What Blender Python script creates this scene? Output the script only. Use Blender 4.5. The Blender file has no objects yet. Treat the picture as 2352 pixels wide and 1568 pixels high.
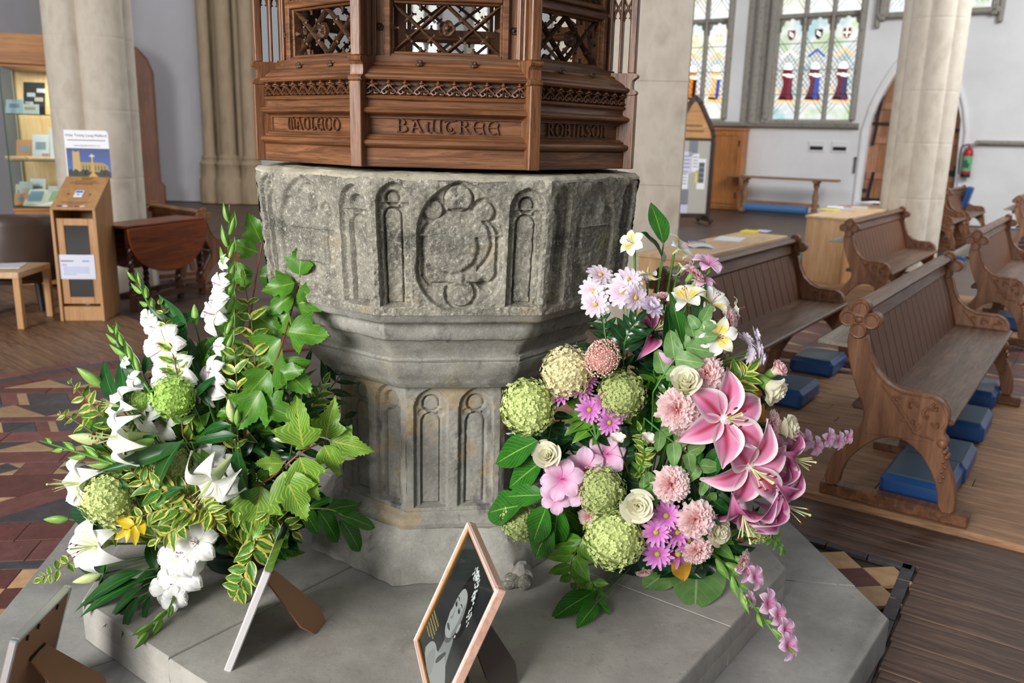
import bpy, math, random
import numpy as np
from mathutils import Vector, Matrix, Quaternion
sc = bpy.context.scene
C = sc.collection
PI = math.pi
rng = random.Random(7)
# ---------------- camera ----------------
FPX, PITCH, ROLL = 1950.0, math.radians(13.5), math.radians(1.5)
EYE = Vector((0, 0, 1.6))
FW = Vector((0, math.cos(PITCH), -math.sin(PITCH))); UP = Vector((0, math.sin(PITCH), math.cos(PITCH))); RT = Vector((1, 0, 0))
cam_d = bpy.data.cameras.new('camera'); cam = bpy.data.objects.new('camera', cam_d); C.objects.link(cam)
cam_d.sensor_width = 36; cam_d.lens = FPX / 2352 * 36
cr = RT * math.cos(ROLL) + UP * math.sin(ROLL); cu = UP * math.cos(ROLL) - RT * math.sin(ROLL)
cam.matrix_world = Matrix((( cr.x, cu.x, -FW.x, EYE.x), (cr.y, cu.y, -FW.y, EYE.y), (cr.z, cu.z, -FW.z, EYE.z), (0, 0, 0, 1)))
cam_d.dof.use_dof = True; cam_d.dof.focus_distance = 2.4; cam_d.dof.aperture_fstop = 3.6
cam_d.clip_start = .05; cam_d.clip_end = 200
sc.camera = cam
# ---------------- sky, window light, exposure ----------------
w = bpy.data.worlds.new('overcast_sky'); sc.world = w; w.use_nodes = True
bg = w.node_tree.nodes['Background']; bg.inputs[0].default_value = (.93, .97, 1, 1); bg.inputs[1].default_value = .26
def area(name, loc, target, size, power, col=(1, 1, 1), size_y=None):
    l = bpy.data.lights.new(name, 'AREA'); l.energy = power; l.color = col; l.shape = 'RECTANGLE'; l.size = size; l.size_y = size_y or size
    o = bpy.data.objects.new(name, l); C.objects.link(o); o.location = loc
    o.rotation_euler = (Vector(target) - Vector(loc)).to_track_quat('-Z', 'Y').to_euler(); return o
area('south_aisle_windows', (-6.0, -5.2, 3.9), (0, 3, .8), 5, 1280, (1, .99, .97), 3.6)
area('north_aisle_windows', (9.5, 9, 6.5), (6, 16, 1), 5, 640, (.97, .99, 1), 4)
area('west_clerestory_windows', (-2, 11, 7.5), (-3, 16, 1), 6, 300, (.97, .98, 1), 4)
sc.view_settings.view_transform = 'Standard'; sc.view_settings.look = 'None'; sc.view_settings.gamma = 1
sc.view_settings.use_curve_mapping = False; sc.view_settings.exposure = .28
# ---------------- helpers ----------------
def ray(x, y):
    u, v = x - 1176, y - 784
    a = u * math.cos(ROLL) + v * math.sin(ROLL); d = -u * math.sin(ROLL) + v * math.cos(ROLL)
    return (FW * FPX + RT * a - UP * d).normalized()
def onz(x, y, z): r = ray(x, y); return EYE + r * ((z - EYE.z) / r.z)
def ony(x, y, Y): r = ray(x, y); return EYE + r * ((Y - EYE.y) / r.y)
def onplane(x, y, p, n): r = ray(x, y); return EYE + r * ((Vector(p) - EYE).dot(n) / r.dot(n))
def lin(h):
    if not isinstance(h, str): return tuple(h) + (1,) if len(h) == 3 else h
    c = [int(h[i:i + 2], 16) / 255 for i in (0, 2, 4)]
    return tuple((v / 12.92 if v <= .04045 else ((v + .055) / 1.055) ** 2.4) for v in c) + (1,)
def _h(ix, iy, iz, s):
    n = (ix * 374761393 + iy * 668265263 + iz * 2147483647 + s * 1274126177) & 0xffffffff
    n = ((n ^ (n >> 13)) * 1274126177) & 0xffffffff
    return ((n ^ (n >> 16)) & 0xffff) / 65535.0
def vnoise(P, scale, seed=0):
    Q = np.asarray(P, float) * scale; i = np.floor(Q).astype(np.int64); f = Q - i; f = f * f * (3 - 2 * f); r = 0
    for dx in (0, 1):
        for dy in (0, 1):
            for dz in (0, 1):
                wgt = (f[:, 0] if dx else 1 - f[:, 0]) * (f[:, 1] if dy else 1 - f[:, 1]) * (f[:, 2] if dz else 1 - f[:, 2])
                r = r + wgt * _h(i[:, 0] + dx, i[:, 1] + dy, i[:, 2] + dz, seed)
    return r * 2 - 1
def fbm(P, scale, oct=4, seed=0):
    r = 0; a = 1
    for k in range(oct): r = r + a * vnoise(P, scale * 2 ** k, seed + k); a *= .5
    return r
class MB:
    def __init__(s): s.v = []; s.f = []; s.uv = []; s.mi = []; s.cur = 0
    def add(s, vs, fs, uvs=None):
        b = len(s.v); s.v += [tuple(v) for v in vs]
        s.uv += ([tuple(u) for u in uvs] if uvs is not None else [(0, 0)] * len(vs))
        s.f += [tuple(i + b for i in f) for f in fs]; s.mi += [s.cur] * len(fs); return s
    def box(s, c, d, M=None, bev=0):
        x, y, z = [k / 2 for k in d]
        if bev:
            b = min(bev, x * .9, y * .9, z * .9); vs = []
            for sx in (-1, 1):
                for sy in (-1, 1):
                    for sz in (-1, 1): vs += [(sx * x, sy * (y - b), sz * (z - b)), (sx * (x - b), sy * y, sz * (z - b)), (sx * (x - b), sy * (y - b), sz * z)]
            def ix(a, b_, c_, k): return (a * 4 + b_ * 2 + c_) * 3 + k
            fs = []
            for a in (0, 1):
                fs.append([ix(a, 0, 0, 0), ix(a, 1, 0, 0), ix(a, 1, 1, 0), ix(a, 0, 1, 0)]); fs.append([ix(0, a, 0, 1), ix(1, a, 0, 1), ix(1, a, 1, 1), ix(0, a, 1, 1)]); fs.append([ix(0, 0, a, 2), ix(1, 0, a, 2), ix(1, 1, a, 2), ix(0, 1, a, 2)])
                for b_ in (0, 1):
                    fs.append([ix(a, b_, 0, 0), ix(a, b_, 1, 0), ix(a, b_, 1, 1), ix(a, b_, 0, 1)]); fs.append([ix(a, 0, b_, 0), ix(a, 1, b_, 0), ix(a, 1, b_, 2), ix(a, 0, b_, 2)]); fs.append([ix(0, a, b_, 1), ix(1, a, b_, 1), ix(1, a, b_, 2), ix(0, a, b_, 2)])
                    for c_ in (0, 1): fs.append([ix(a, b_, c_, 0), ix(a, b_, c_, 1), ix(a, b_, c_, 2)])
        else:
            vs = [(sx * x, sy * y, sz * z) for sx in (-1, 1) for sy in (-1, 1) for sz in (-1, 1)]
            fs = [(0, 1, 3, 2), (4, 6, 7, 5), (0, 4, 5, 1), (2, 3, 7, 6), (0, 2, 6, 4), (1, 5, 7, 3)]
        vs = [Vector(v) for v in vs]
        if M is not None: vs = [M @ v for v in vs]
        return s.add([v + Vector(c) for v in vs], fs)
    def prism(s, poly, z0, z1, ax='z', M=None):
        n = len(poly)
        def P(p, h): return (p[0], p[1], h) if ax == 'z' else ((p[0], h, p[1]) if ax == 'y' else (h, p[0], p[1]))
        vs = [Vector(P(p, z0)) for p in poly] + [Vector(P(p, z1)) for p in poly]
        if M is not None: vs = [M @ v for v in vs]
        return s.add(vs, [tuple(range(n))[::-1], tuple(range(n, 2 * n))] + [(i, (i + 1) % n, n + (i + 1) % n, n + i) for i in range(n)])
    def tube(s, path, r, n=6, caps=True):
        path = [Vector(p) for p in path]; m = len(path)
        if not hasattr(r, '__len__'): r = [r] * m
        t = (path[1] - path[0]).normalized(); a = t.orthogonal().normalized(); vs = []; uv = []
        for i, p in enumerate(path):
            t = (path[min(i + 1, m - 1)] - path[max(i - 1, 0)]).normalized(); a = (a - t * a.dot(t)).normalized(); b = t.cross(a)
            for k in range(n):
                q = 2 * PI * k / n; vs.append(p + (a * math.cos(q) + b * math.sin(q)) * r[i]); uv.append((i / (m - 1), k / n))
        fs = [(i * n + k, i * n + (k + 1) % n, (i + 1) * n + (k + 1) % n, (i + 1) * n + k) for i in range(m - 1) for k in range(n)]
        if caps: fs += [tuple(range(n))[::-1], tuple(range((m - 1) * n, m * n))]
        return s.add(vs, fs, uv)
    def lathe(s, prof, n=24, c=(0, 0, 0), ph=0, M=None):
        vs = []; m = len(prof)
        for r, z in prof:
            for k in range(n): vs.append(Vector((r * math.cos(2 * PI * k / n + ph), r * math.sin(2 * PI * k / n + ph), z)))
        if M is not None: vs = [M @ v for v in vs]
        vs = [v + Vector(c) for v in vs]
        fs = [(i * n + k, i * n + (k + 1) % n, (i + 1) * n + (k + 1) % n, (i + 1) * n + k) for i in range(m - 1) for k in range(n)]
        fs += [tuple(range(n))[::-1], tuple(range((m - 1) * n, m * n))]
        return s.add(vs, fs)
    def ball(s, c, r, n=8, m=6):
        if not hasattr(r, '__len__'): r = (r, r, r)
        vs = [(c[0], c[1], c[2] - r[2])]
        for i in range(1, m):
            q = PI * i / m
            for k in range(n): vs.append((c[0] + r[0] * math.sin(q) * math.cos(2 * PI * k / n), c[1] + r[1] * math.sin(q) * math.sin(2 * PI * k / n), c[2] - r[2] * math.cos(q)))
        vs.append((c[0], c[1], c[2] + r[2])); L = len(vs) - 1
        fs = [(0, 1 + (k + 1) % n, 1 + k) for k in range(n)]
        fs += [(1 + (i - 1) * n + k, 1 + (i - 1) * n + (k + 1) % n, 1 + i * n + (k + 1) % n, 1 + i * n + k) for i in range(1, m - 1) for k in range(n)]
        fs += [(1 + (m - 2) * n + k, 1 + (m - 2) * n + (k + 1) % n, L) for k in range(n)]
        return s.add(vs, fs)
    def grid(s, fn, nu, nv, flip=False):
        vs = []; uv = []
        for i in range(nu + 1):
            for j in range(nv + 1): vs.append(fn(i / nu, j / nv)); uv.append((i / nu, j / nv))
        q = nv + 1
        fs = [(i * q + j, (i + 1) * q + j, (i + 1) * q + j + 1, i * q + j + 1) for i in range(nu) for j in range(nv)]
        if flip: fs = [f[::-1] for f in fs]
        return s.add(vs, fs, uv)
    def xf(s, M, a=0):
        for i in range(a, len(s.v)): s.v[i] = tuple(M @ Vector(s.v[i]))
        return s
    def merge(s, o, M=None):
        return s.add([M @ Vector(v) for v in o.v] if M is not None else o.v, o.f, o.uv)
    def mesh(s, name, mats, ang=35, uv=True):
        me = bpy.data.meshes.new(name); me.from_pydata(s.v, [], s.f)
        for m in (mats if isinstance(mats, (list, tuple)) else [mats]): me.materials.append(m)
        if uv:
            ul = me.uv_layers.new(name='UVMap'); vi = np.empty(len(me.loops), int); me.loops.foreach_get('vertex_index', vi)
            ul.data.foreach_set('uv', np.asarray(s.uv, float)[vi].ravel())
        if any(s.mi): me.polygons.foreach_set('material_index', s.mi)
        if ang: me.shade_smooth(); me.set_sharp_from_angle(angle=math.radians(ang))
        return me
def link(name, me, parent=None, M=None, loc=None, rz=0):
    o = bpy.data.objects.new(name, me); C.objects.link(o)
    if parent is not None: o.parent = parent
    if M is not None: o.matrix_local = M
    elif loc is not None or rz: o.location = loc or (0, 0, 0); o.rotation_euler = (0, 0, rz)
    return o
def obj(name, mb, m, parent=None, M=None, loc=None, rz=0, ang=35): return link(name, mb.mesh(name, m, ang), parent, M, loc, rz)
def tag(o, label=None, cat=None, group=None, kind=None):
    if label: o['label'] = label
    if cat: o['category'] = cat
    if group: o['group'] = group
    if kind: o['kind'] = kind
    return o
def thing(name, label, cat, loc=(0, 0, 0), rz=0, group=None):
    o = bpy.data.objects.new(name, None); C.objects.link(o); o.location = loc; o.rotation_euler = (0, 0, rz); o.empty_display_size = .05
    return tag(o, label, cat, group)
def dup(root, label, loc, rz, group=None):
    r = root.copy(); C.objects.link(r); r.location = loc; r.rotation_euler = (0, 0, rz); r['label'] = label
    if group: r['group'] = group
    for ch in list(root.children):
        c = ch.copy(); C.objects.link(c); c.parent = r
        for g in ch.children: d = g.copy(); C.objects.link(d); d.parent = c
    return r
def frame(x, z, p=(0, 0, 0), s=1.0):
    z = Vector(z).normalized(); x = Vector(x); x = x - z * x.dot(z)
    x = x.normalized() if x.length > 1e-6 else z.orthogonal().normalized(); y = z.cross(x)
    return Matrix(((x.x * s, y.x * s, z.x * s, p[0]), (x.y * s, y.y * s, z.y * s, p[1]), (x.z * s, y.z * s, z.z * s, p[2]), (0, 0, 0, 1)))
def framex(x, z, p=(0, 0, 0), s=1.0):
    x = Vector(x).normalized(); z = Vector(z); z = z - x * z.dot(x); z = z.normalized() if z.length > 1e-6 else x.orthogonal().normalized(); return frame(x, z, p, s)
def RZ(a): return Matrix.Rotation(a, 4, 'Z')
def T(x, y, z): return Matrix.Translation((x, y, z))
# ---------------- materials ----------------
class G:
    def __init__(s, name):
        s.m = bpy.data.materials.new(name); s.m.use_nodes = True; s.t = s.m.node_tree; s.p = s.t.nodes['Principled BSDF']; s.o = s.t.nodes['Material Output']
        s.tc = s.t.nodes.new('ShaderNodeTexCoord')
    def n(s, ty, **k):
        x = s.t.nodes.new(ty)
        for a, b in k.items(): setattr(x, a, b)
        return x
    def L(s, a, b): s.t.links.new(a, b); return s
    def vec(s, scale=(1, 1, 1), coord='Object', rot=(0, 0, 0), loc=(0, 0, 0)):
        m = s.n('ShaderNodeMapping'); m.inputs['Scale'].default_value = scale; m.inputs['Rotation'].default_value = rot; m.inputs['Location'].default_value = loc
        s.L(s.tc.outputs[coord], m.inputs[0]); return m.outputs[0]
    def noise(s, scale, detail=4, vec=None, rough=.55, dist=0):
        x = s.n('ShaderNodeTexNoise'); x.inputs['Scale'].default_value = scale; x.inputs['Detail'].default_value = detail; x.inputs['Roughness'].default_value = rough; x.inputs['Distortion'].default_value = dist
        s.L(vec if vec is not None else s.tc.outputs['Object'], x.inputs['Vector']); return x.outputs['Fac']
    def voro(s, scale, vec=None, feat='F1'):
        x = s.n('ShaderNodeTexVoronoi'); x.feature = feat; x.inputs['Scale'].default_value = scale
        s.L(vec if vec is not None else s.tc.outputs['Object'], x.inputs['Vector']); return x.outputs['Distance']
    def ramp(s, fac, st, interp='LINEAR'):
        r = s.n('ShaderNodeValToRGB'); e = r.color_ramp.elements; r.color_ramp.interpolation = interp
        while len(e) < len(st): e.new(.5)
        for el, (p, c) in zip(e, st): el.position = p; el.color = lin(c) if not isinstance(c, (int, float)) else (c, c, c, 1)
        s.L(fac, r.inputs[0]); return r.outputs[0]
    def mix(s, fac, a, b, mode='MIX'):
        x = s.n('ShaderNodeMix'); x.data_type = 'RGBA'; x.blend_type = mode
        for k, v in ((0, fac), (6, a), (7, b)):
            if hasattr(v, 'links') or hasattr(v, 'is_output'): s.L(v, x.inputs[k])
            else: x.inputs[k].default_value = v if k == 0 else lin(v)
        return x.outputs[2]
    def math(s, op, a, b=0, c=0):
        x = s.n('ShaderNodeMath'); x.operation = op
        for k, v in enumerate((a, b, c)):
            if hasattr(v, 'is_output'): s.L(v, x.inputs[k])
            else: x.inputs[k].default_value = v
        return x.outputs[0]
    def sep(s, v=None):
        x = s.n('ShaderNodeSeparateXYZ'); s.L(v if v is not None else s.tc.outputs['UV'], x.inputs[0]); return x.outputs
    def bump(s, h, st=.3, d=.01):
        b = s.n('ShaderNodeBump'); b.inputs['Strength'].default_value = st; b.inputs['Distance'].default_value = d; s.L(h, b.inputs['Height']); s.L(b.outputs[0], s.p.inputs['Normal']); return s
    def set(s, base=None, rough=.6, metal=0, spec=.5, **k):
        for nm, v in (('Base Color', base), ('Roughness', rough), ('Metallic', metal), ('Specular IOR Level', spec)):
            if v is None: continue
            if hasattr(v, 'is_output'): s.L(v, s.p.inputs[nm])
            else: s.p.inputs[nm].default_value = lin(v) if nm == 'Base Color' else v
        for nm, v in k.items(): s.p.inputs[nm.replace('_', ' ')].default_value = v
        return s
    def translucent(s, fac, col):
        t = s.n('ShaderNodeBsdfTranslucent'); mx = s.n('ShaderNodeMixShader'); mx.inputs[0].default_value = fac
        if hasattr(col, 'is_output'): s.L(col, t.inputs[0])
        else: t.inputs[0].default_value = lin(col)
        s.L(s.p.outputs[0], mx.inputs[1]); s.L(t.outputs[0], mx.inputs[2]); s.L(mx.outputs[0], s.o.inputs[0]); return s
    def rand(s):
        x = s.n('ShaderNodeObjectInfo'); return x.outputs['Random']
def plain(name, col, rough=.5, metal=0, spec=.5, **k): return G(name).set(col, rough, metal, spec, **k).m
def speck(name, c1, c2, scale=30, rough=.7, bump=.15, dist=.003, c3=None, stretch=(1, 1, 1), coord='Object'):
    g = G(name); v = g.vec(stretch, coord); a = g.noise(scale, 6, v); st = [(.3, c1), (.7, c2)] if not c3 else [(.25, c1), (.5, c2), (.75, c3)]
    g.set(g.ramp(a, st), rough); g.bump(g.noise(scale * 3, 5, v), bump, dist); return g.m
def wood(name, c1, c2, c3, axis='x', scale=1, rough=.42, bump=.25, coat=0, coord='Object'):
    st = {'x': (2.2, 30, 30), 'y': (30, 2.2, 30), 'z': (30, 30, 2.2)}[axis]
    g = G(name); v = g.vec(tuple(k * scale for k in st), coord); v2 = g.vec(tuple(k * scale * 4 for k in st), coord)
    a = g.noise(1.0, 5, v, .6, 1.2); b = g.noise(1.2, 3, v2, .7); big = g.noise(2.2, 3)
    col = g.ramp(a, [(.28, c1), (.5, c2), (.72, c3)]); col = g.mix(g.ramp(b, [(.55, 0.0), (.68, .7)]), col, c1); col = g.mix(g.ramp(big, [(.4, 0.0), (.7, .35)]), col, c1)
    rr = g.math('MULTIPLY_ADD', b, .25, rough - .1)
    g.set(col, rr, Coat_Weight=coat, Coat_Roughness=.2); g.bump(b, bump, .002); return g.m
def stone(name, cols, spk='c9c4b0', dark='4a4844', scale=7, och=None, rough=.9, spkamt=.5, darkamt=.6, bump=.6):
    g = G(name); a = g.noise(scale, 8, None, .62); b = g.noise(scale * 12, 8, None, .78); c = g.noise(scale * 2.3, 5, g.vec((1, 1, .45)), .6); d = g.noise(scale * .8, 3, g.vec(loc=(3, 1, 7)))
    col = g.ramp(a, [(.3, cols[0]), (.5, cols[1]), (.7, cols[2])])
    col = g.mix(g.ramp(c, [(.55, 0.0), (.68, darkamt)]), col, dark)
    if och: col = g.mix(g.ramp(d, [(.56, 0.0), (.66, .55)]), col, och)
    fn_ = g.noise(scale * 34, 4, None, .6); col = g.mix(g.ramp(fn_, [(.5, 0.0), (.64, spkamt * .28)]), col, spk); col = g.mix(g.ramp(fn_, [(.32, .25), (.42, 0.0)]), col, dark); col = g.mix(g.ramp(b, [(.52, 0.0), (.66, spkamt)]), col, spk)
    col = g.mix(g.ramp(b, [(.30, .55), (.42, 0.0)]), col, dark)
    g.set(col, rough, spec=.25); g.bump(g.math('ADD', g.math('MULTIPLY', a, .6), b), bump, .006); return g.m
M_bowl = stone('weathered_bowl_stone', ('5f5c54', '878377', 'a7a293'), spk='e0dccf', dark='47453f', och='94835f', spkamt=.7, darkamt=.8)
M_mould = stone('moulding_stone', ('7a7872', '918e87', 'a9a69d'), spk='cfcbc0', dark='4e4d4b', och='9a927c', spkamt=.35, darkamt=.7, bump=.45)
M_stem = stone('stem_stone', ('78756f', '8e8b84', 'a29e93'), spk='bfbaac', dark='484849', och='a88c5c', spkamt=.3, darkamt=.75, bump=.35)
M_foot = stone('foot_stone', ('86837c', '9c9991', 'afaca3'), spk='c2bfb8', dark='66645f', spkamt=.3, darkamt=.4, bump=.4)
M_rim = stone('rim_crust_stone', ('9b9481', 'c6bfa9', 'e0dac6'), spk='ece7d6', dark='5b574c', och='b9a77f', spkamt=.6, darkamt=.75, bump=.9, scale=11)
def slabmat(name, c):
    g = G(name); a = g.noise(3.5, 8, None, .65); b = g.noise(60, 5, None, .7); d = g.noise(11, 5, None, .7)
    col = g.ramp(a, [(.28, c[0]), (.5, c[1]), (.72, c[2])]); col = g.mix(g.ramp(d, [(.58, 0.0), (.7, .4)]), col, c[3]); col = g.mix(g.ramp(b, [(.6, 0.0), (.72, .3)]), col, 'c9c6c0'); col = g.mix(g.ramp(b, [(.28, .5), (.38, 0.0)]), col, '5f5c57')
    g.set(col, .82, spec=.3); g.bump(b, .25, .003); return g.m
M_slab = slabmat('step_limestone', ('83807a', '9b9790', 'b0aca4', '7a746a'))
M_slab2 = slabmat('lower_step_limestone', ('7d7b78', '93918d', 'a7a5a0', '716e69'))
# ================= FONT =================
AX, AY = -.225, 2.84
PHI = math.radians(8.2)
font = thing('font', 'old grey stone octagonal font with carved bowl on the two stone steps', 'font', (AX, AY, .2515), PHI)
def octloft(name, prof, m, mid=20, amp=.003, seed=0, caps=True, sc_=18):
    """stack of octagonal rings: prof = [(circumradius, z)]; noise moves points outward so shared edges stay closed"""
    vs = []; n = 8 * mid
    for R, z in prof:
        for k in range(8):
            a0, a1 = -PI / 2 - PI / 8 + k * PI / 4, -PI / 2 + PI / 8 + k * PI / 4
            for j in range(mid):
                t = j / mid; vs.append((R * (math.cos(a0) * (1 - t) + math.cos(a1) * t), R * (math.sin(a0) * (1 - t) + math.sin(a1) * t), z))
    P = np.array(vs); nz = fbm(P, sc_, 3, seed) * amp; nz2 = fbm(P + 5, sc_, 3, seed + 9) * amp * .6
    r = np.hypot(P[:, 0], P[:, 1]); k = (r + nz) / np.maximum(r, 1e-6); P[:, 0] *= k; P[:, 1] *= k; P[:, 2] += nz2 * (P[:, 2] > .004)
    m_ = len(prof); fs = [(i * n + q, i * n + (q + 1) % n, (i + 1) * n + (q + 1) % n, (i + 1) * n + q) for i in range(m_ - 1) for q in range(n)]
    if caps: fs += [tuple(range(n))[::-1], tuple(range((m_ - 1) * n, m_ * n))]
    mb = MB(); mb.add(P, fs); return obj(name, mb, m, font, ang=40)
def fine(prof, step=.012):
    o = [prof[0]]
    for a, b in zip(prof, prof[1:]):
        k = max(1, int(math.hypot(b[0] - a[0], b[1] - a[1]) / step)); o += [(a[0] + (b[0] - a[0]) * i / k, a[1] + (b[1] - a[1]) * i / k) for i in range(1, k + 1)]
    return o
Z0 = .25
octloft('foot', fine([(.44, 0), (.492, 0), (.492, .035), (.487, .06), (.47, .082), (.43, .135), (.418, .150), (.40, .152)]), M_foot, amp=.006, seed=3)
octloft('stem_base_moulding', fine([(.40, .150), (.417, .152), (.420, .166), (.408, .180), (.392, .188), (.384, .196)], .006), M_stem, amp=.002, seed=5)
def arc(c, r, a0, a1, n): return [(c[0] + r * math.cos(a0 + (a1 - a0) * i / n), c[1] + r * math.sin(a0 + (a1 - a0) * i / n)) for i in range(n + 1)]
octloft('lower_moulding', fine([(.37, .602), (.425, .612), (.444, .630), (.452, .645), (.47, .668), (.482, .690), (.486, .702), (.480, .708)], .008), M_mould, amp=.003, seed=7)
octloft('roll_moulding', fine([(.45, .703), (.484, .706), (.490, .714), (.488, .722), (.478, .727), (.482, .735), (.492, .750), (.508, .770), (.516, .777), (.51, .781)], .006), M_mould, amp=.0025, seed=8)
octloft('fillet_moulding', fine([(.47, .776), (.522, .780), (.53, .786), (.538, .806), (.54, .826), (.536, .836), (.56, .842), (.575, .846)], .008), M_mould, amp=.004, seed=9)
octloft('bowl_underside', fine([(.50, .838), (.578, .842), (.588, .850), (.592, .862), (.60, .869), (.56, .872)], .008), M_mould, amp=.003, seed=10)
# --- carved panels as height fields ---
def circ(x, y, cx, cy, r): return np.hypot(x - cx, y - cy) - r
def rect(x, y, cx, cy, hx, hy):
    dx = np.abs(x - cx) - hx; dy = np.abs(y - cy) - hy
    return np.hypot(np.maximum(dx, 0), np.maximum(dy, 0)) + np.minimum(np.maximum(dx, dy), 0)
def uni(*a): return np.minimum.reduce(a)
def inter(*a): return np.maximum.reduce(a)
def sm(d, w): t = np.clip(.5 - d / w, 0, 1); return t * t * (3 - 2 * t)
def pointed(x, y, cx, w, zb, zt):
    """lancet opening of half-width w, from zb up to the apex zt"""
    h = zt - zb; rise = w * 1.25; R = (w * w + rise * rise) / (2 * w); zs = zt - rise
    head = inter(circ(x, y, cx + w - R, zs, R), circ(x, y, cx - w + R, zs, R), zs - y)
    return uni(inter(rect(x, y, cx, (zb + zs) / 2, w, (zs - zb) / 2 + .0005)), head)
def niche(x, y, cx, w, zb, zt, d=.02, lobe=.5):
    o = pointed(x, y, cx, w, zb, zt); rr = w * lobe; zc = zt - w * 1.0
    zs = zc - rr - w * .62
    inner = uni(circ(x, y, cx, zc, rr), inter(uni(rect(x, y, cx, (zb + zs) / 2, w * .62, (zs - zb) / 2), circ(x, y, cx, zs, w * .62)), zb - y))
    eyes = uni(circ(x, y, cx - w * .55, zc - rr * 1.0, w * .22), circ(x, y, cx + w * .55, zc - rr * 1.0, w * .22))
    h = -d * .7 * sm(o, .0045)
    rim_ = np.abs(inner + .004) - .0022
    h = h - d * .42 * sm(np.maximum(inner, o), .004) - d * .3 * sm(eyes, .005) * sm(o, .004)
    return h - d * .28 * sm(rim_, .004) * sm(o + .003, .004)
def face_front(x, y, H):
    h = niche(x, y, -.177, .043, .026, H - .012, .03) + niche(x, y, .176, .047, .026, H - .022, .03)
    o = uni(inter(pointed(x, y, 0, .117, .125, H - .006)), inter(circ(x, y, 0, .132, .121)))
    h = h - .017 * sm(o, .006)
    top = circ(x, y, -.006, H - .053, .037); la = circ(x, y, -.072, H - .085, .030); ra = circ(x, y, .062, H - .088, .032); bt = circ(x, y, .004, .060, .042)
    shield = inter(rect(x, y, -.004, .235, .098, .075 + .03), circ(x, y, .05, .235, .158), circ(x, y, -.05, .235, .158))
    gro = np.abs(uni(inter(rect(x, y, 0, .19, .101, .105), circ(x, y, 0, .17, .118)), bt, la, ra)) - .005
    h = h - .012 * sm(gro, .006) * sm(o + .004, .005)
    h = h + .008 * sm(top, .006) - .010 * sm(np.abs(top) - .0025, .005)
    cup = inter(circ(x, y, -.02, .185, .068), y - .215); foot = rect(x, y, -.012, .105, .02, .02)
    h = h + .010 * sm(uni(cup, foot), .012) - .009 * sm(np.abs(circ(x, y, -.03, .19, .078)) - .003, .016) * (y < .215) * sm(o + .01, .01)
    h = h - .024 * sm(circ(x, y, .066, .085, .012), .022) - .012 * sm(np.abs(circ(x, y, .0, .20, .086)) - .004, .012) * (x > .045) * (y < .26)
    return h
def face_left(x, y, H):
    h = niche(x, y, -.19, .030, .02, H - .018, .02) + niche(x, y, .165, .052, .026, H - .022, .024)
    o = pointed(x, y, -.03, .112, .02, H - .012); h = h - .012 * sm(o, .01)
    h = h - .006 * sm(np.abs(circ(x, y, -.025, H - .072, .038)) - .004, .006) - .008 * sm(circ(x, y, -.105, H - .09, .02), .008) - .008 * sm(circ(x, y, .05, H - .10, .024), .008)
    bk = rect(x, y, -.035, .195, .082, .075); h = h + .008 * sm(bk, .006) - .005 * sm(rect(x, y, -.005, .20, .012, .07), .008) - .006 * sm(rect(x, y, .045, .19, .006, .065), .006)
    h = h - .010 * sm(circ(x, y, -.02, .075, .055), .03) + .014 * sm(circ(x, y, .012, .055, .028), .02) + .012 * sm(circ(x, y, -.048, .06, .022), .02)
    return h
def face_right(x, y, H):
    h = niche(x, y, -.172, .040, .02, H - .02, .026) + niche(x, y, .185, .032, .02, H - .02, .026)
    o = inter(pointed(x, y, .01, .10, .02, H - .012)); h = h - .014 * sm(o, .012)
    sh = inter(circ(x, y, .075, .21, .145), circ(x, y, -.06, .21, .145), y - .30); h = h + .013 * sm(sh, .018) - .008 * sm(circ(x, y, -.01, H - .075, .045), .02) - .008 * sm(circ(x, y, .07, H - .11, .026), .01)
    return h
def stemface(x, y, H):
    return niche(x, y, -.068, .052, .016, H - .012, .022, .56) + niche(x, y, .070, .052, .016, H - .012, .022, .56)
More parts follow.
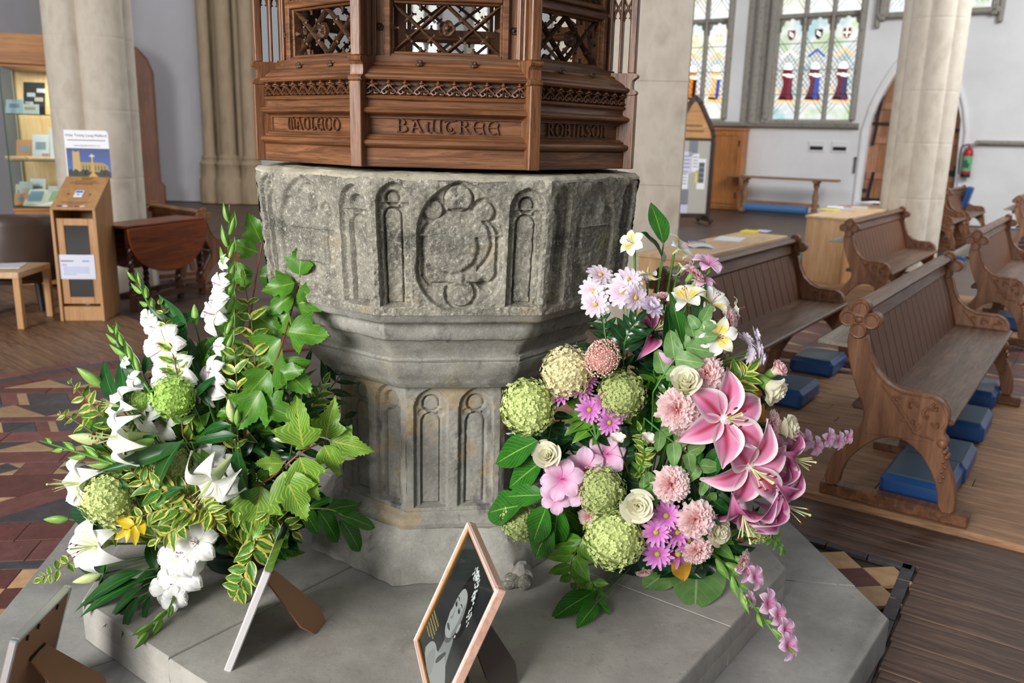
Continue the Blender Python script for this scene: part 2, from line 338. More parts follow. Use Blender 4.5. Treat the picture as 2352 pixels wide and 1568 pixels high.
def carved(name, fn, R0, z0, R1, z1, m, k, seed, res=.0034, amp=.0035, frac=1.0, rough=1.0):
    H = z1 - z0; W0, W1 = 2 * R0 * math.sin(PI / 8), 2 * R1 * math.sin(PI / 8); A0, A1 = R0 * math.cos(PI / 8), R1 * math.cos(PI / 8)
    nu, nv = int(max(W0, W1) / res), int(H / res)
    u, v = np.meshgrid(np.linspace(0, 1, nu + 1), np.linspace(0, 1, nv + 1), indexing='ij'); u = u.ravel(); v = v.ravel()
    W = W0 + (W1 - W0) * v; x = (u - .5) * W; y = v * H; A = A0 + (A1 - A0) * v
    h = fn(x / W * (W0 + W1) / 2, y, H)
    P = np.stack([x, -A, z0 + y], 1); a = k * PI / 4
    Pw = np.stack([P[:, 0] * math.cos(a) - P[:, 1] * math.sin(a), P[:, 0] * math.sin(a) + P[:, 1] * math.cos(a), P[:, 2]], 1)
    n = fbm(Pw, 14, 3, seed) * amp * .45 + (fbm(Pw, 90, 3, seed + 4) * amp * .62) * rough
    wear = np.clip(vnoise(Pw, 9, seed + 20), 0, 1); n = n - wear * .004 * (fbm(Pw, 40, 3, seed + 30) > .1)
    e = np.minimum(np.minimum(u, 1 - u) * W, .03) / .03; n = n - (1 - e) ** 2 * .003 * (1 + vnoise(Pw, 22, seed + 8))
    top = np.clip(1 - (1 - v) * H / .02, 0, 1); n = n - top ** 2 * .009 * (1 + fbm(Pw, 30, 3, seed + 11))
    d = h + n; r = np.hypot(P[:, 0], P[:, 1]); P[:, 0] *= (r + d * 0 + n) / r; P[:, 1] *= (r + n) / r; P[:, 1] -= h
    q = nv + 1; i, j = np.meshgrid(np.arange(nu), np.arange(nv), indexing='ij'); i = i.ravel(); j = j.ravel()
    fs = np.stack([i * q + j, (i + 1) * q + j, (i + 1) * q + j + 1, i * q + j + 1], 1)
    me = bpy.data.meshes.new(name); me.from_pydata(P.tolist(), [], fs.tolist()); me.materials.append(m); me.shade_smooth(); me.set_sharp_from_angle(angle=math.radians(50))
    return me
mf = [carved('carved_panel', f, .600, .868, .6285, 1.240, M_bowl, k, 40, res=rs) for f, k, rs in ((face_front, 0, .0024), (face_right, 1, .0034), (face_left, -1, .0028))]
for k in range(8):
    me = mf[0] if k == 0 else mf[2] if k in (7, 4) else mf[1]
    link('carved_panel', me, font, RZ(k * PI / 4))
ms = carved('stem_panel', stemface, .3826, .194, .3845, .61, M_stem, 0, 60, .0034, .0022, rough=.6)
for k in range(8): link('stem_panel', ms, font, RZ(k * PI / 4))
octloft('bowl_rim', fine([(.60, 1.228), (.6235, 1.233), (.624, 1.240), (.612, 1.249), (.56, 1.252), (.40, 1.250)], .012), M_rim, mid=26, amp=.005, seed=21, sc_=26)
def chipstones():
    for (x, y, s) in ((1197, 1318, .035), (1178, 1330, .026), (1205, 1338, .022), (1168, 1340, .018)):
        p = onz(x, y, .25 + s * .8) ; mb = MB(); mb.ball((0, 0, 0), s, 10, 8); P = np.array(mb.v); nz = 1 + fbm(P, 30, 3, int(x)) * .35; mb.v = [tuple(v) for v in P * nz[:, None]]
        M = font.matrix_basis.inverted() @ T(p.x, p.y, p.z)
        obj('broken_stone', mb, M_foot if s > .03 else M_bowl, font, M)
# ================= STEPS =================
def step(name, label, R, z0, z1, m, courses, joint0=0, amp=.002):
    r = thing(name, label, 'step', (AX, AY, z0), PHI)
    H = z1 - z0; ap = R * math.cos(PI / 8); g = .0015
    zz = [H * i / courses for i in range(courses + 1)]
    for k in range(8):
        a = -PI / 2 + k * PI / 4 + joint0          # joint line at a, next joint at a+45deg, octagon corner between
        def hit(t):
            c = (t + PI / 2 + PI / 8) % (PI / 4) - PI / 8
            return ap / math.cos(c)
        corner = -PI / 2 + PI / 8 + k * PI / 4
        while corner < a + .01: corner += PI / 4
        pts = [(hit(a) * math.cos(a), hit(a) * math.sin(a)), (R * math.cos(corner), R * math.sin(corner)), (hit(a + PI / 4) * math.cos(a + PI / 4), hit(a + PI / 4) * math.sin(a + PI / 4))]
        ri = .30; pts += [(ri * math.cos(a + PI / 4), ri * math.sin(a + PI / 4)), (ri * math.cos(a), ri * math.sin(a))]
        cx = sum(p[0] for p in pts) / 5; cy = sum(p[1] for p in pts) / 5
        def shr(p, s):
            d = Vector((p[0] - cx, p[1] - cy)); L = d.length; return (cx + d.x * (L - s) / L, cy + d.y * (L - s) / L)
        for c in range(courses):
            b = .006 if c == courses - 1 else .002; za, zb = zz[c] + (.001 if c else 0), zz[c + 1]
            mb = MB(); rings = []
            jit = rng.uniform(-.0015, .0015)
            for s, z in ((g, za), (g, zb - b + jit), (g + b * .4, zb - b * .35 + jit), (g + b, zb + jit)):
                ring = []
                for i in range(5):
                    p, q = shr(pts[i], s), shr(pts[(i + 1) % 5], s)
                    for j in range(8): ring.append((p[0] + (q[0] - p[0]) * j / 8, p[1] + (q[1] - p[1]) * j / 8, z))
                P = np.array(ring); nz = fbm(P, 9, 3, k) * amp; rr = np.hypot(P[:, 0], P[:, 1]); P[:, 0] *= 1 + nz / rr; P[:, 1] *= 1 + nz / rr; rings.append(P)
            n = 40; mb.add(np.concatenate(rings), [(i * n + j, i * n + (j + 1) % n, (i + 1) * n + (j + 1) % n, (i + 1) * n + j) for i in range(3) for j in range(n)] + [tuple(range(3 * n, 4 * n)), tuple(range(n))[::-1]])
            obj('slab' if c == courses - 1 else 'riser_stone', mb, m, r, ang=30)
    return r
step('plinth_step', 'upper octagonal grey stone step carrying the font and flower displays', 1.185, .1225, .25, M_slab, 2)
step('plinth_step', 'lower wider octagonal grey stone step next to the coloured floor tiles', 1.515, 0, .12, M_slab2, 1, joint0=math.radians(30))
chipstones()
# ================= CARVED WOODEN FONT COVER =================
M_oak = wood('carved_oak', '3d2515', '744a2d', '966743', 'x', 1.3, .4, .35)
M_oakz = wood('carved_oak_upright', '3d2515', '774c2e', '986945', 'z', 1.3, .4, .35)
M_oakd = wood('dark_carved_oak', '302017', '563c2a', '715138', 'x', 2, .5, .4)
cover = thing('font_cover', 'tall carved oak font cover with named panels standing on the stone font', 'font cover', (AX, AY, 1.516), math.radians(3.9))
TAN = math.tan(PI / 8)
def facestrip(prof, m, name, k, end=0, sub=10):
    mb = MB(); vs = []
    for a, z in prof:
        hw = a * TAN - end
        for j in range(sub + 1): vs.append((-hw + 2 * hw * j / sub, -a, z))
    q = sub + 1; mb.add(vs, [(i * q + j, i * q + j + 1, (i + 1) * q + j + 1, (i + 1) * q + j) for i in range(len(prof) - 1) for j in range(sub)])
    return mb
def earc(cx, cz, rx, rz, a0, a1, w0, w1, n=12):
    """arc in degrees; the pen is w1 wide where it runs upright and w0 where it runs flat"""
    o = []
    for i in range(n + 1):
        a = math.radians(a0 + (a1 - a0) * i / n); o.append((cx + rx * math.cos(a), cz + rz * math.sin(a), w0 + (w1 - w0) * abs(math.cos(a)) ** 1.5))
    return o
TH, TK = .05, .17
def st(x0, z0, x1, z1, w=.15, w2=None): return [(x0, z0, w), ((x0 + x1) / 2, (z0 + z1) / 2, w * .8), (x1, z1, w2 or w)]
def serif(x, z, l=.16): return [(x - l, z, TH), (x + l, z, TH)]
GLY = {
 'B': (.95, [st(.2, 0, .2, 1), serif(.2, .97), serif(.2, .03), earc(.3, .76, .34, .23, 95, -95, TH, TK), earc(.3, .27, .5, .26, 95, -95, TH, TK)]),
 'A': (1.0, [st(.14, .02, .42, .97, .06), st(.42, .97, .86, .02, .16), [(.22, .36, TH), (.72, .36, TH)], [(.08, .93, .09), (.3, .98, .05), (.62, .97, .05)], serif(.14, .03, .14), serif(.86, .03, .14)]),
 'W': (1.3, [earc(.36, .48, .3, .47, 130, 290, TH, TK), st(.6, 1, .58, .08, .14), earc(.82, .45, .26, .43, 180, 290, TH, .12), st(1.12, 1, 1.12, .03, .16), serif(1.12, .97, .13), serif(.6, .97, .12), serif(1.16, .03, .13), earc(.3, .5, .1, .36, 110, 250, .03, .05)]),
 'T': (.95, [earc(.55, .44, .44, .44, 110, 310, TH, .19), [(.02, .84, .13), (.2, .95, .06), (.55, .93, .08), (.95, .98, .05)], earc(.5, .32, .12, .14, 180, 420, .04, .06)]),
 'R': (.95, [st(.2, 0, .2, 1), serif(.2, .97), serif(.2, .03), earc(.3, .75, .36, .23, 95, -95, TH, TK), [(.42, .5, .08), (.62, .34, .16), (.76, .1, .12), (.96, .02, .05)]]),
 'E': (1.0, [earc(.5, .5, .44, .48, 60, 300, TH, .19), [(.1, .5, TH), (.86, .5, TH)], [(.7, .95, .07), (.9, .8, .06), (.82, .5, .05), (.92, .15, .06), (.96, -.02, .08)]]),
 'M': (1.15, [earc(.36, .48, .3, .48, 100, 270, TH, TK), st(.58, .98, .58, .02, .14), [(.58, .92, .06), (.82, .97, .08), (.98, .75, .17), (.98, .35, .14), (1.1, .02, .05)], serif(.6, .02, .1)]),
 'C': (.95, [earc(.5, .5, .44, .48, 60, 300, TH, .19), [(.72, .95, .07), (.86, .75, .05), (.84, .3, .05), (.9, .05, .06)]]),
 'L': (.8, [st(.25, .05, .25, 1), serif(.25, .97), [(.1, .04, .06), (.45, .05, .09), (.7, .1, .1), (.76, .3, .05)]]),
 'O': (1.0, [earc(.5, .5, .42, .48, 0, 360, TH, .19, 22)]),
 'D': (1.0, [earc(.5, .45, .42, .44, 0, 360, TH, .19, 22), [(.86, .6, .1), (.6, .9, .12), (.2, .98, .07)]]),
 'I': (.5, [st(.25, 0, .25, 1), serif(.25, .97), serif(.25, .03)]),
 'N': (1.0, [st(.2, 0, .2, 1), serif(.2, .97, .12), serif(.2, .03), [(.24, .8, .05), (.5, .97, .08), (.78, .8, .18), (.8, .4, .15), (.74, .08, .09), (.95, .0, .05)]]),
 'S': (.9, [[(.85, .85, .08), (.6, .98, .06), (.3, .93, .1), (.2, .74, .17), (.4, .56, .15), (.65, .42, .17), (.76, .24, .17), (.55, .05, .08), (.3, .02, .06), (.1, .14, .09)]])}
def glyph(ch, h, sx, depth):
    mb = MB()
    for pl in GLY[ch][1]:
        P = [Vector((p[0] * sx, 0, p[1] * h)) for p in pl]; n = len(P); vs = []
        for i, p in enumerate(P):
            t = (P[min(i + 1, n - 1)] - P[max(i - 1, 0)]).normalized(); nn = Vector((-t.z, 0, t.x)); wd = pl[i][2] * h / 2
            a, b = p + nn * wd, p - nn * wd
            vs += [a + Vector((0, -depth, 0)), b + Vector((0, -depth, 0)), b + Vector((0, .001, 0)), a + Vector((0, .001, 0))]
        fs = []
        for i in range(n - 1):
            for q in range(4): fs.append((i * 4 + q, (i + 1) * 4 + q, (i + 1) * 4 + (q + 1) % 4, i * 4 + (q + 1) % 4))
        fs += [(3, 2, 1, 0), tuple((n - 1) * 4 + q for q in range(4))]
        mb.add(vs, fs)
    return mb
def rosette(r, pet=6, d=.012):
    mb = MB(); n = pet * 6
    def f(u, v):
        a = 2 * PI * v; ri = r * (u ** .9) * (1 - .16 * (1 - abs(math.cos(a * pet / 2))) * u)
        z = d * (.55 + .45 * math.sin(u * 2.7 * PI) * abs(math.cos(a * pet / 2)) ** .6) * (1 if u < .98 else .0)
        return (ri * math.cos(a), -z, ri * math.sin(a))
    mb.grid(f, 9, n); mb.ball((0, -d, 0), r * .26, 8, 6); return mb
def spike(mb, base, dirv, L, w):
    """small carved cusp: a thorn with a flared foot and a knobbed tip"""
    d = Vector(dirv).normalized(); b = Vector(base)
    mb.tube([b - d * .002, b + d * L * .25, b + d * L * .6, b + d * L * .9, b + d * L], [w * 1.7, w * .8, w * .5, w * .85, w * .2], 6)
WZ0, WZ1, WH = .297, .417, .140
def bar(mb, p, q, w=.011, d=.016, y=0):
    p, q = Vector((p[0], y, p[1])), Vector((q[0], y, q[1])); t = (q - p).normalized(); n = Vector((-t.z, 0, t.x)) * w / 2
    f = Vector((0, -d * .5, 0)); k = Vector((0, d * .5, 0))
    vs = [p + f, p + n * .8 + f * .2, p + n + k, p - n + k, p - n * .8 + f * .2]; vs += [v + (q - p) for v in vs]
    mb.add(vs, [(0, 1, 2, 3, 4), (9, 8, 7, 6, 5)] + [(i, 5 + i, 5 + (i + 1) % 5, (i + 1) % 5) for i in range(5)])
def lattice(z0, z1, hw, y):
    mb = MB(); zc = (z0 + z1) / 2
    for s in (-1, 1):
        bar(mb, (s * hw, z1), (0, z0), y=y); bar(mb, (s * hw, z0), (0, z1), y=y)
        c = (s * hw / 2, zc)
        for ddx, ddz in ((-1, 1), (1, 1), (-1, -1), (1, -1)):
            for fr, sg in ((.42, 1), (.42, -1)):
                b = Vector((c[0] + ddx * hw / 2 * fr, y, c[1] + ddz * (z1 - z0) / 2 * fr))
                dv = Vector((-ddx * sg * .4, 0, ddz * .4)) if sg > 0 else Vector((ddx * .4, 0, -ddz * .4))
                if abs(b.x) < .001: continue
                spike(mb, b, dv, .014, .0055)
        spike(mb, (s * hw, y, zc), (-s, 0, 0), .016, .006)
        spike(mb, (s * hw / 2, y, z0), (0, 0, 1), .014, .006); spike(mb, (s * hw / 2, y, z1), (0, 0, -1), .014, .006)
    return mb
def framebox(mb, x0, x1, z0, z1, w, yf, yb):
    for a, b, c, d in ((x0 - w, x0, z0 - w, z1 + w), (x1, x1 + w, z0 - w, z1 + w), (x0, x1, z0 - w, z0), (x0, x1, z1, z1 + w)):
        mb.box(((a + b) / 2, (yf + yb) / 2, (c + d) / 2), (b - a, yb - yf, d - c), bev=.003)
def fleuron():
    mb = MB(); s = .02125
    mb.ball((0, -.008, .0395), (.0042, .004, .0035), 6, 4); mb.ball((0, -.008, .0335), (.0072, .006, .0038), 8, 5)
    for sg in (-1, 1):
        mb.tube([(sg * .001, -.006, .034), (sg * .003, -.006, .026), (sg * .009, -.005, .019), (sg * .0165, -.005, .012), (sg * .0205, -.005, .0035)], [0.0022, 0.0028, 0.0031, 0.0031, 0.0028], 5)
        mb.tube([(sg * .004, -.006, .026), (sg * .0095, -.009, .0305), (sg * .0135, -.008, .029), (sg * .0145, -.007, .0255)], [0.0022, 0.0036, 0.0042, 0.0017], 5)
        mb.tube([(sg * .0185, -.005, .008), (sg * .013, -.007, .0015), (sg * .006, -.006, .003), (sg * .0045, -.006, .009), (sg * .0085, -.006, .012)], [0.0025, 0.0034, 0.0036, 0.0031, 0.0017], 5)
    mb.tube([(0, -.005, .001), (0, -.008, .008), (0, -.007, .0135)], [0.0022, 0.0048, 0.0008], 5); mb.tube([(0, -.005, .030), (0, -.006, .022), (0, -.005, .016)], [0.0028, 0.0036, 0.0011], 5)
    mb.tube([(-s, -.005, .002), (0, -.004, .0005), (s, -.005, .002)], .0016, 5)
    return mb
base_prof = [(a - .016, z) for a, z in [(.48, 0), (.560, 0), (.562, .003), (.562, .047), (.559, .050), (.566, .0515), (.572, .055), (.575, .060), (.575, .064), (.571, .069), (.564, .0715), (.560, .073), (.561, .077), (.556, .079), (.551, .083), (.548, .0845), (.538, .085)]]
top_prof = [(a - .016, z) for a, z in [(.536, .129), (.549, .1295), (.551, .133), (.560, .135), (.568, .1365), (.573, .140), (.574, .1445), (.571, .149), (.564, .1525), (.557, .154), (.554, .158), (.552, .168), (.554, .171), (.560, .173), (.562, .177), (.559, .181), (.552, .184), (.538, .185)]]
cor_prof = [(.530, .218), (.544, .2195), (.551, .222), (.555, .227), (.554, .232), (.548, .236), (.541, .238), (.540, .242), (.530, .250), (.520, .256), (.513, .260), (.512, .264), (.508, .268), (.50, .270), (.498, .284), (.47, .285)]
MO = {n: facestrip(p, M_oak, n, 0).mesh(n, M_oak, 30) for n, p in (('base_moulding', base_prof), ('string_moulding', top_prof), ('sill_moulding', cor_prof))}
pm = MB(); hw = .522 * TAN; pm.box((0, -.514, .107), (2 * hw, .016, .048))
for s in (-1, 1): pm.box((s * (hw - .008), -.525, .107), (.016, .010, .046), bev=.002)
pm.box((0, -.525, .1275), (2 * hw, .01, .004)); ME_np = pm.mesh('name_panel', M_oak, 30)
fzm = MB(); fzm.box((0, -.523, .202), (2 * .53 * TAN, .014, .038)); ME_fz = fzm.mesh('frieze_board', M_oakd, 30)
fl = fleuron().xf(Matrix.Diagonal((1, 1.4, .85, 1))).mesh('fleuron', M_oak, 50)
fr = MB(); W = WH
framebox(fr, -W - .006, W + .006, WZ0 - .006, WZ1 + .006, .018, -.496, -.462); framebox(fr, -W, W, WZ0, WZ1, .008, -.484, -.456)
ME_fr = fr.mesh('panel_frame', M_oak, 30)
fr2 = MB(); framebox(fr2, -W - .004, W + .004, WZ1 + .045, WZ1 + .15, .014, -.494, -.465); ME_fr2 = fr2.mesh('upper_panel_frame', M_oak, 30)
sl = MB()
for s in (-1, 1): sl.box((s * .184, -.471, .44), (.044, .022, .31)); sl.box((s * .197, -.486, .44), (.012, .014, .31), bev=.004); sl.tube([(s * .187, -.487, .286), (s * .187, -.487, .59)], .004, 8)
sl.box((0, -.472, WZ1 + .033), (2 * W + .05, .02, .022)); ME_sl = sl.mesh('stile_board', M_oakz, 35)
ME_lat = lattice(WZ0, WZ1, W, -.470).mesh('tracery_lattice', M_oakd, 30); ME_lat2 = lattice(WZ1 + .047, WZ1 + .148, W, -.475).mesh('upper_tracery_lattice', M_oakd, 30)
ME_ros = rosette(.023, 5, .012).mesh('centre_rosette', M_oakd, 40); ME_rs = rosette(.0105, 6, .008).mesh('small_rosette', M_oakd, 40)
lf = MB()
for i in range(7): a = i * .9; lf.ball((math.cos(a) * .006 * (i > 0), -.006 - .002 * (i % 2), math.sin(a) * .004 * (i > 0)), (.006, .005, .005), 6, 4)
ME_lf = lf.mesh('leaf_boss', M_oakd, 60)
cap = MB(); cap.lathe([(.0, .60), (.60, .60), (.615, .615), (.60, .63), (.5, .64), (.16, 1.05), (.0, 1.06)], 8, ph=PI / 8); obj('canopy_roof', cap, M_oak, cover)
flo = MB(); flo.lathe([(.02, .266), (.50, .266), (.50, .272), (.02, .272)], 8, ph=PI / 8); obj('inner_floor', flo, M_oakd, cover)
for k in range(8):
    Rk = RZ(k * PI / 4)
    for n in MO: link(n, MO[n], cover, Rk)
    np_ = link('name_panel', ME_np, cover, Rk)
    txt = {0: 'BAWTREE', 7: 'MACLEOD', 1: 'ROBINSON'}.get(k)
    if txt:
        h = .034; tot = .278 if k == 0 else .245 if k == 7 else .285; ws = [GLY[c][0] + .14 for c in txt]; sx = tot / sum(ws); x = -tot / 2 + (.004 if k == 0 else 0)
        for c, wd in zip(txt, ws):
            g_ = glyph(c, h, sx, .0075).mesh('letter', M_oak, 30); link('letter', g_, np_, T(x + .07 * sx, -.5218, .0905)); x += wd * sx
    link('frieze_board', ME_fz, cover, Rk)
    nfl = 10
    for i in range(nfl): link('fleuron', fl, cover, Rk @ T((i - (nfl - 1) / 2) * .0425, -.531, .185))
    link('panel_frame', ME_fr, cover, Rk); link('upper_panel_frame', ME_fr2, cover, Rk); link('stile_board', ME_sl, cover, Rk)
    la = link('tracery_lattice', ME_lat, cover, Rk); link('upper_tracery_lattice', ME_lat2, cover, Rk)
    link('centre_rosette', ME_ros, la, T(0, -.480, (WZ0 + WZ1) / 2))
    for s in (-1, 1): link('small_rosette', ME_rs, cover, Rk @ T(s * .176, -.482, .357)); link('leaf_boss', ME_lf, cover, Rk @ T(s * .071, -.512, .266))
# corner buttresses, radial, pierced above
bt = MB(); TW = .033
bt.box((0, -.555, .108), (TW, .110, .216), bev=.002)
pl = [(-.50, .216), (-.607, .216), (-.611, .219), (-.612, .225), (-.606, .230), (-.600, .232), (-.598, .242), (-.599, .256), (-.604, .262), (-.611, .266), (-.613, .271), (-.610, .276), (-.602, .278), (-.50, .278)]
bt.prism(pl, -TW / 2 - .002, TW / 2 + .002, 'x')
for a, b in ((-.604, -.582), (-.561, -.552), (-.531, -.510)): bt.box((0, (a + b) / 2, .44), (TW * .9, b - a, .325), bev=.003)
for za in (.425,):
    bt.box((0, -.557, .56), (TW * .8, .07, .09))
    for c in (-.5715, -.5415):
        for s in (-1, 1): bt.tube([(0, c + s * .012, za), (0, c + s * .008, za + .022), (0, c, za + .038)], [.004, .004, .004], 6); bt.tube([(0, c, za + .036), (0, c - s * .012, za + .062), (0, c - s * .013, za + .09)], .0035, 6)
        for s in (-1, 1): spike(bt, (0, c + s * .011, za + .008), (0, -s, .2), .008, .003)
ME_bt = bt.mesh('buttress', M_oakz, 30)
for k in range(8): link('buttress', ME_bt, cover, RZ(k * PI / 4 - PI / 8))
# ================= FLOOR =================
DA = math.radians(55); D = Vector((math.cos(DA), math.sin(DA), 0)); E_ = Vector((math.sin(DA), -math.cos(DA), 0))
def tilemat(name, c1, c2):
    g = G(name); a = g.noise(14, 6, None, .65); r = g.rand(); col = g.ramp(a, [(.3, c1), (.7, c2)]); col = g.mix(g.math('MULTIPLY', r, .45), col, '3c2a28'); b = g.noise(70, 4); col = g.mix(g.ramp(b, [(.6, 0.0), (.75, .25)]), col, 'a09488')
    g.set(col, .48, spec=.4); g.bump(b, .12, .002); return g.m
MT = {'r': tilemat('red_clay_tile', '6b3c37', '8a5650'), 'k': tilemat('black_tile', '37363a', '55545a'), 'b': tilemat('buff_tile', 'b08a62', 'd2ab80'), 'd': tilemat('dark_red_tile', '5c302c', '76443d')}
M_pd = wood('dark_worn_plank', '33231d', '5b4336', '7d6352', 'x', .8, .5, .4)
M_pl = wood('light_worn_plank', '6b4b35', 'a67c58', 'bf9570', 'x', .9, .6, .4)
M_pw = wood('brown_worn_plank', '4a3324', '7f5d43', '9b7a5c', 'x', .8, .5, .4)
M_base = speck('bare_floor', '2b211c', '523f35', 3, .45, .1, c3='43342c')
fb = MB(); fb.box((0, 14, -.07), (40, 44, .1)); floor = tag(obj('floor', fb, M_base), kind='structure')
def piece(name, poly, z0, z1, m, parent=floor, off=0):
    mb = MB(); cx = sum(p[0] for p in poly) / len(poly); cy = sum(p[1] for p in poly) / len(poly)
    q = [(p[0] - cx, p[1] - cy) for p in poly]; ar = sum(q[i][0] * q[(i + 1) % len(q)][1] - q[(i + 1) % len(q)][0] * q[i][1] for i in range(len(q)))
    if ar < 0: q = q[::-1]
    n = len(q); b = .0015; s = []
    for p in q: L = math.hypot(*p); s.append((p[0] * (L - b) / L, p[1] * (L - b) / L))
    vs = [(x, y, z0) for x, y in q] + [(x, y, z1 - b * .6) for x, y in q] + [(x, y, z1) for x, y in s]
    mb.add(vs, [(i, (i + 1) % n, n + (i + 1) % n, n + i) for i in range(n)] + [(n + i, n + (i + 1) % n, 2 * n + (i + 1) % n, 2 * n + i) for i in range(n)] + [tuple(range(2 * n, 3 * n))])
    return obj(name, mb, m, parent, loc=(cx, cy, 0), ang=0)
def toimg(p):
    d = Vector(p) - EYE; z = d.dot(FW)
    if z < .2: return (-9e3, -9e3)
    a = d.dot(RT) * FPX / z; b = -d.dot(UP) * FPX / z
    return (1176 + a * math.cos(ROLL) - b * math.sin(ROLL), 784 + a * math.sin(ROLL) + b * math.cos(ROLL))
cP, sP = math.cos(PHI), math.sin(PHI)
def F2W(u, v): return (AX + u * cP - v * sP, AY + u * sP + v * cP)
KP = Vector((1.61, 3.05, 0)); SD = Vector((math.cos(math.radians(-122.6)), math.sin(math.radians(-122.6)), 0))
def vis_tile(wp):
    x, y = toimg((wp[0], wp[1], 0)); return (-60 < x < 830 and y < 1640) or (1780 < x < 2240 and 1180 < y < 1640)
ntile = 0; far_tiles = {k: MB() for k in MT}
def tile(poly_uv, c, z=0.0):
    global ntile
    W = [F2W(*p) for p in poly_uv]; cx = sum(p[0] for p in W) / len(W); cy = sum(p[1] for p in W) / len(W)
    r = math.hypot(cx - AX, cy - AY); a = math.atan2(cy - AY, cx - AX) - PHI; oc = 1.515 * math.cos(PI / 8) / math.cos((a + PI / 8) % (PI / 4) - PI / 8)
    if r < oc - .08 or r > 3.70: return
    if (Vector((cx, cy, 0)) - KP).dot(D) > -.052: return
    q = Vector((cx, cy, 0)) - KP
    if q.dot(Vector((-SD.y, SD.x, 0))) > -.055 and q.dot(D) < .3: return
    g = .0022; cu_ = sum(p[0] for p in poly_uv) / len(poly_uv); cv = sum(p[1] for p in poly_uv) / len(poly_uv); P = []
    for u, v in poly_uv:
        L = math.hypot(u - cu_, v - cv); P.append(F2W(cu_ + (u - cu_) * (L - g) / L, cv + (v - cv) * (L - g) / L))
    zj = rng.uniform(-.0012, .0006)
    if vis_tile((cx, cy)) and ntile < 296: piece('tile', P, -.016, zj + z, MT[c]); ntile += 1
    else: far_tiles[c].prism(P if sum(P[i][0] * P[(i + 1) % len(P)][1] - P[(i + 1) % len(P)][0] * P[i][1] for i in range(len(P))) > 0 else P[::-1], -.016, zj + z)
def row(v0, v1, kind, u0=-4.2, u1=2.2):
    H = v1 - v0
    if kind == 'check':
        s = .1325; n = max(1, round(H / s)); hh = H / n
        for j in range(n):
            for i in range(int((u1 - u0) / s)): a = u0 + i * s; tile([(a, v0 + j * hh), (a + s, v0 + j * hh), (a + s, v0 + j * hh + hh), (a, v0 + j * hh + hh)], 'bd'[(i + j) % 2])
    elif kind in ('red', 'dark', 'strip'):
        s = .36 if kind != 'strip' else .3; a = u0 + rng.random() * s
        while a < u1: tile([(a, v0), (a + s, v0), (a + s, v1), (a, v1)], {'red': 'r', 'dark': 'd', 'strip': 'k'}[kind]); a += s
    elif kind == 'zig':
        s = H * 2.3; a = u0
        while a < u1: tile([(a, v0), (a + s, v0), (a + s / 2, v1)], 'b'); tile([(a + s / 2, v1), (a + s, v0), (a + s * 1.5, v1)], 'k'); a += s
    elif kind == 'zag':
        s = H * 1.7; a = u0
        while a < u1:
            tile([(a, v0), (a + s * .55, v0), (a + s * .275, v1)], 'k'); tile([(a + s * .275, v1), (a + s * .55, v0), (a + s * .8, v0), (a + s * .525, v1)], 'r')
            tile([(a + s * .525, v1), (a + s * .8, v0), (a + s * .95, v0), (a + s * .675, v1)], 'b'); tile([(a + s * .675, v1), (a + s * .95, v0), (a + s, v0), (a + s * 1.275, v1)], 'k'); a += s
    elif kind == 'dia':
        s = H * 1.15; a = u0
        while a < u1:
            m_, w_ = a + s / 2, (v0 + v1) / 2
            tile([(m_, v0), (a + s, w_), (m_, v1), (a, w_)], 'k')
            for pu, pv in ((a, v0), (a + s, v0), (a + s, v1), (a, v1)): tile([(pu, pv), (m_, pv), (pu, w_)], 'b')
            tile([(a + s, v0), (a + s * 2, v0), (a + s * 2, v1), (a + s, v1)], 'r'); a += s * 2
    elif kind == 'big':
        s = H * 2.0; a = u0
        while a < u1:
            tile([(a, v0), (a + s * .22, v0), (a + s * .72, v1), (a + s * .5, v1)], 'r'); tile([(a + s * .22, v0), (a + s * .62, v0), (a + s * .92, v1), (a + s * .72, v1)], 'k')
            w_ = (v0 + v1) / 2; tile([(a + s * .62, v0), (a + s, v0), (a + s * 1.25, w_), (a + s * .77, w_)], 'b'); tile([(a + s * .77, w_), (a + s * 1.25, w_), (a + s * 1.5, v1), (a + s * .92, v1)], 'd'); a += s
rows = [(-3.7, -3.2, 'big'), (-3.195, -2.9, 'zig'), (-2.895, -2.5, 'red'), (-2.495, -2.1, 'dia'), (-2.095, -1.82, 'red'), (-1.815, -1.555, 'strip'), (-1.55, .235, 'check'), (.24, .30, 'strip'), (.305, .47, 'red'), (.475, .64, 'dark'), (.645, 1.17, 'big'), (1.175, 1.325, 'dia'), (1.33, 1.48, 'red'), (1.485, 1.63, 'zig'), (1.635, 1.78, 'red'), (1.785, 1.95, 'zag'), (1.955, 2.04, 'red'), (2.045, 2.27, 'zig'), (2.275, 2.5, 'zag'), (2.505, 2.62, 'dark'), (2.625, 2.8, 'zig'), (2.805, 2.95, 'red'), (2.955, 3.15, 'dia'), (3.155, 3.3, 'red'), (3.305, 3.7, 'zig')]
for a, b, k in rows: row(a, b, k)
# the round border of the tile circle
for R0, R1, c, n in ((3.70, 3.80, 'd', 90), (3.80, 3.90, 'k', 90), (3.90, 4.02, 'r', 70)):
    for i in range(n):
        a0, a1 = 2 * PI * i / n, 2 * PI * (i + 1) / n; P = [(AX + R * math.cos(t), AY + R * math.sin(t)) for R, t in ((R0 + .001, a0 + .0006), (R1 - .001, a0 + .0006), (R1 - .001, a1 - .0006), (R0 + .001, a1 - .0006))]
        c_ = (sum(p[0] for p in P) / 4, sum(p[1] for p in P) / 4); x, y = toimg((c_[0], c_[1], 0))
        piece('tile', P, -.015, .0008, MT[c]) if -80 < x < 820 and y > 700 else far_tiles[c].prism(P, -.015, .0008)
for k in far_tiles:
    if far_tiles[k].f: tag(obj('tile_field', far_tiles[k], MT[k], floor, ang=0), kind='stuff')
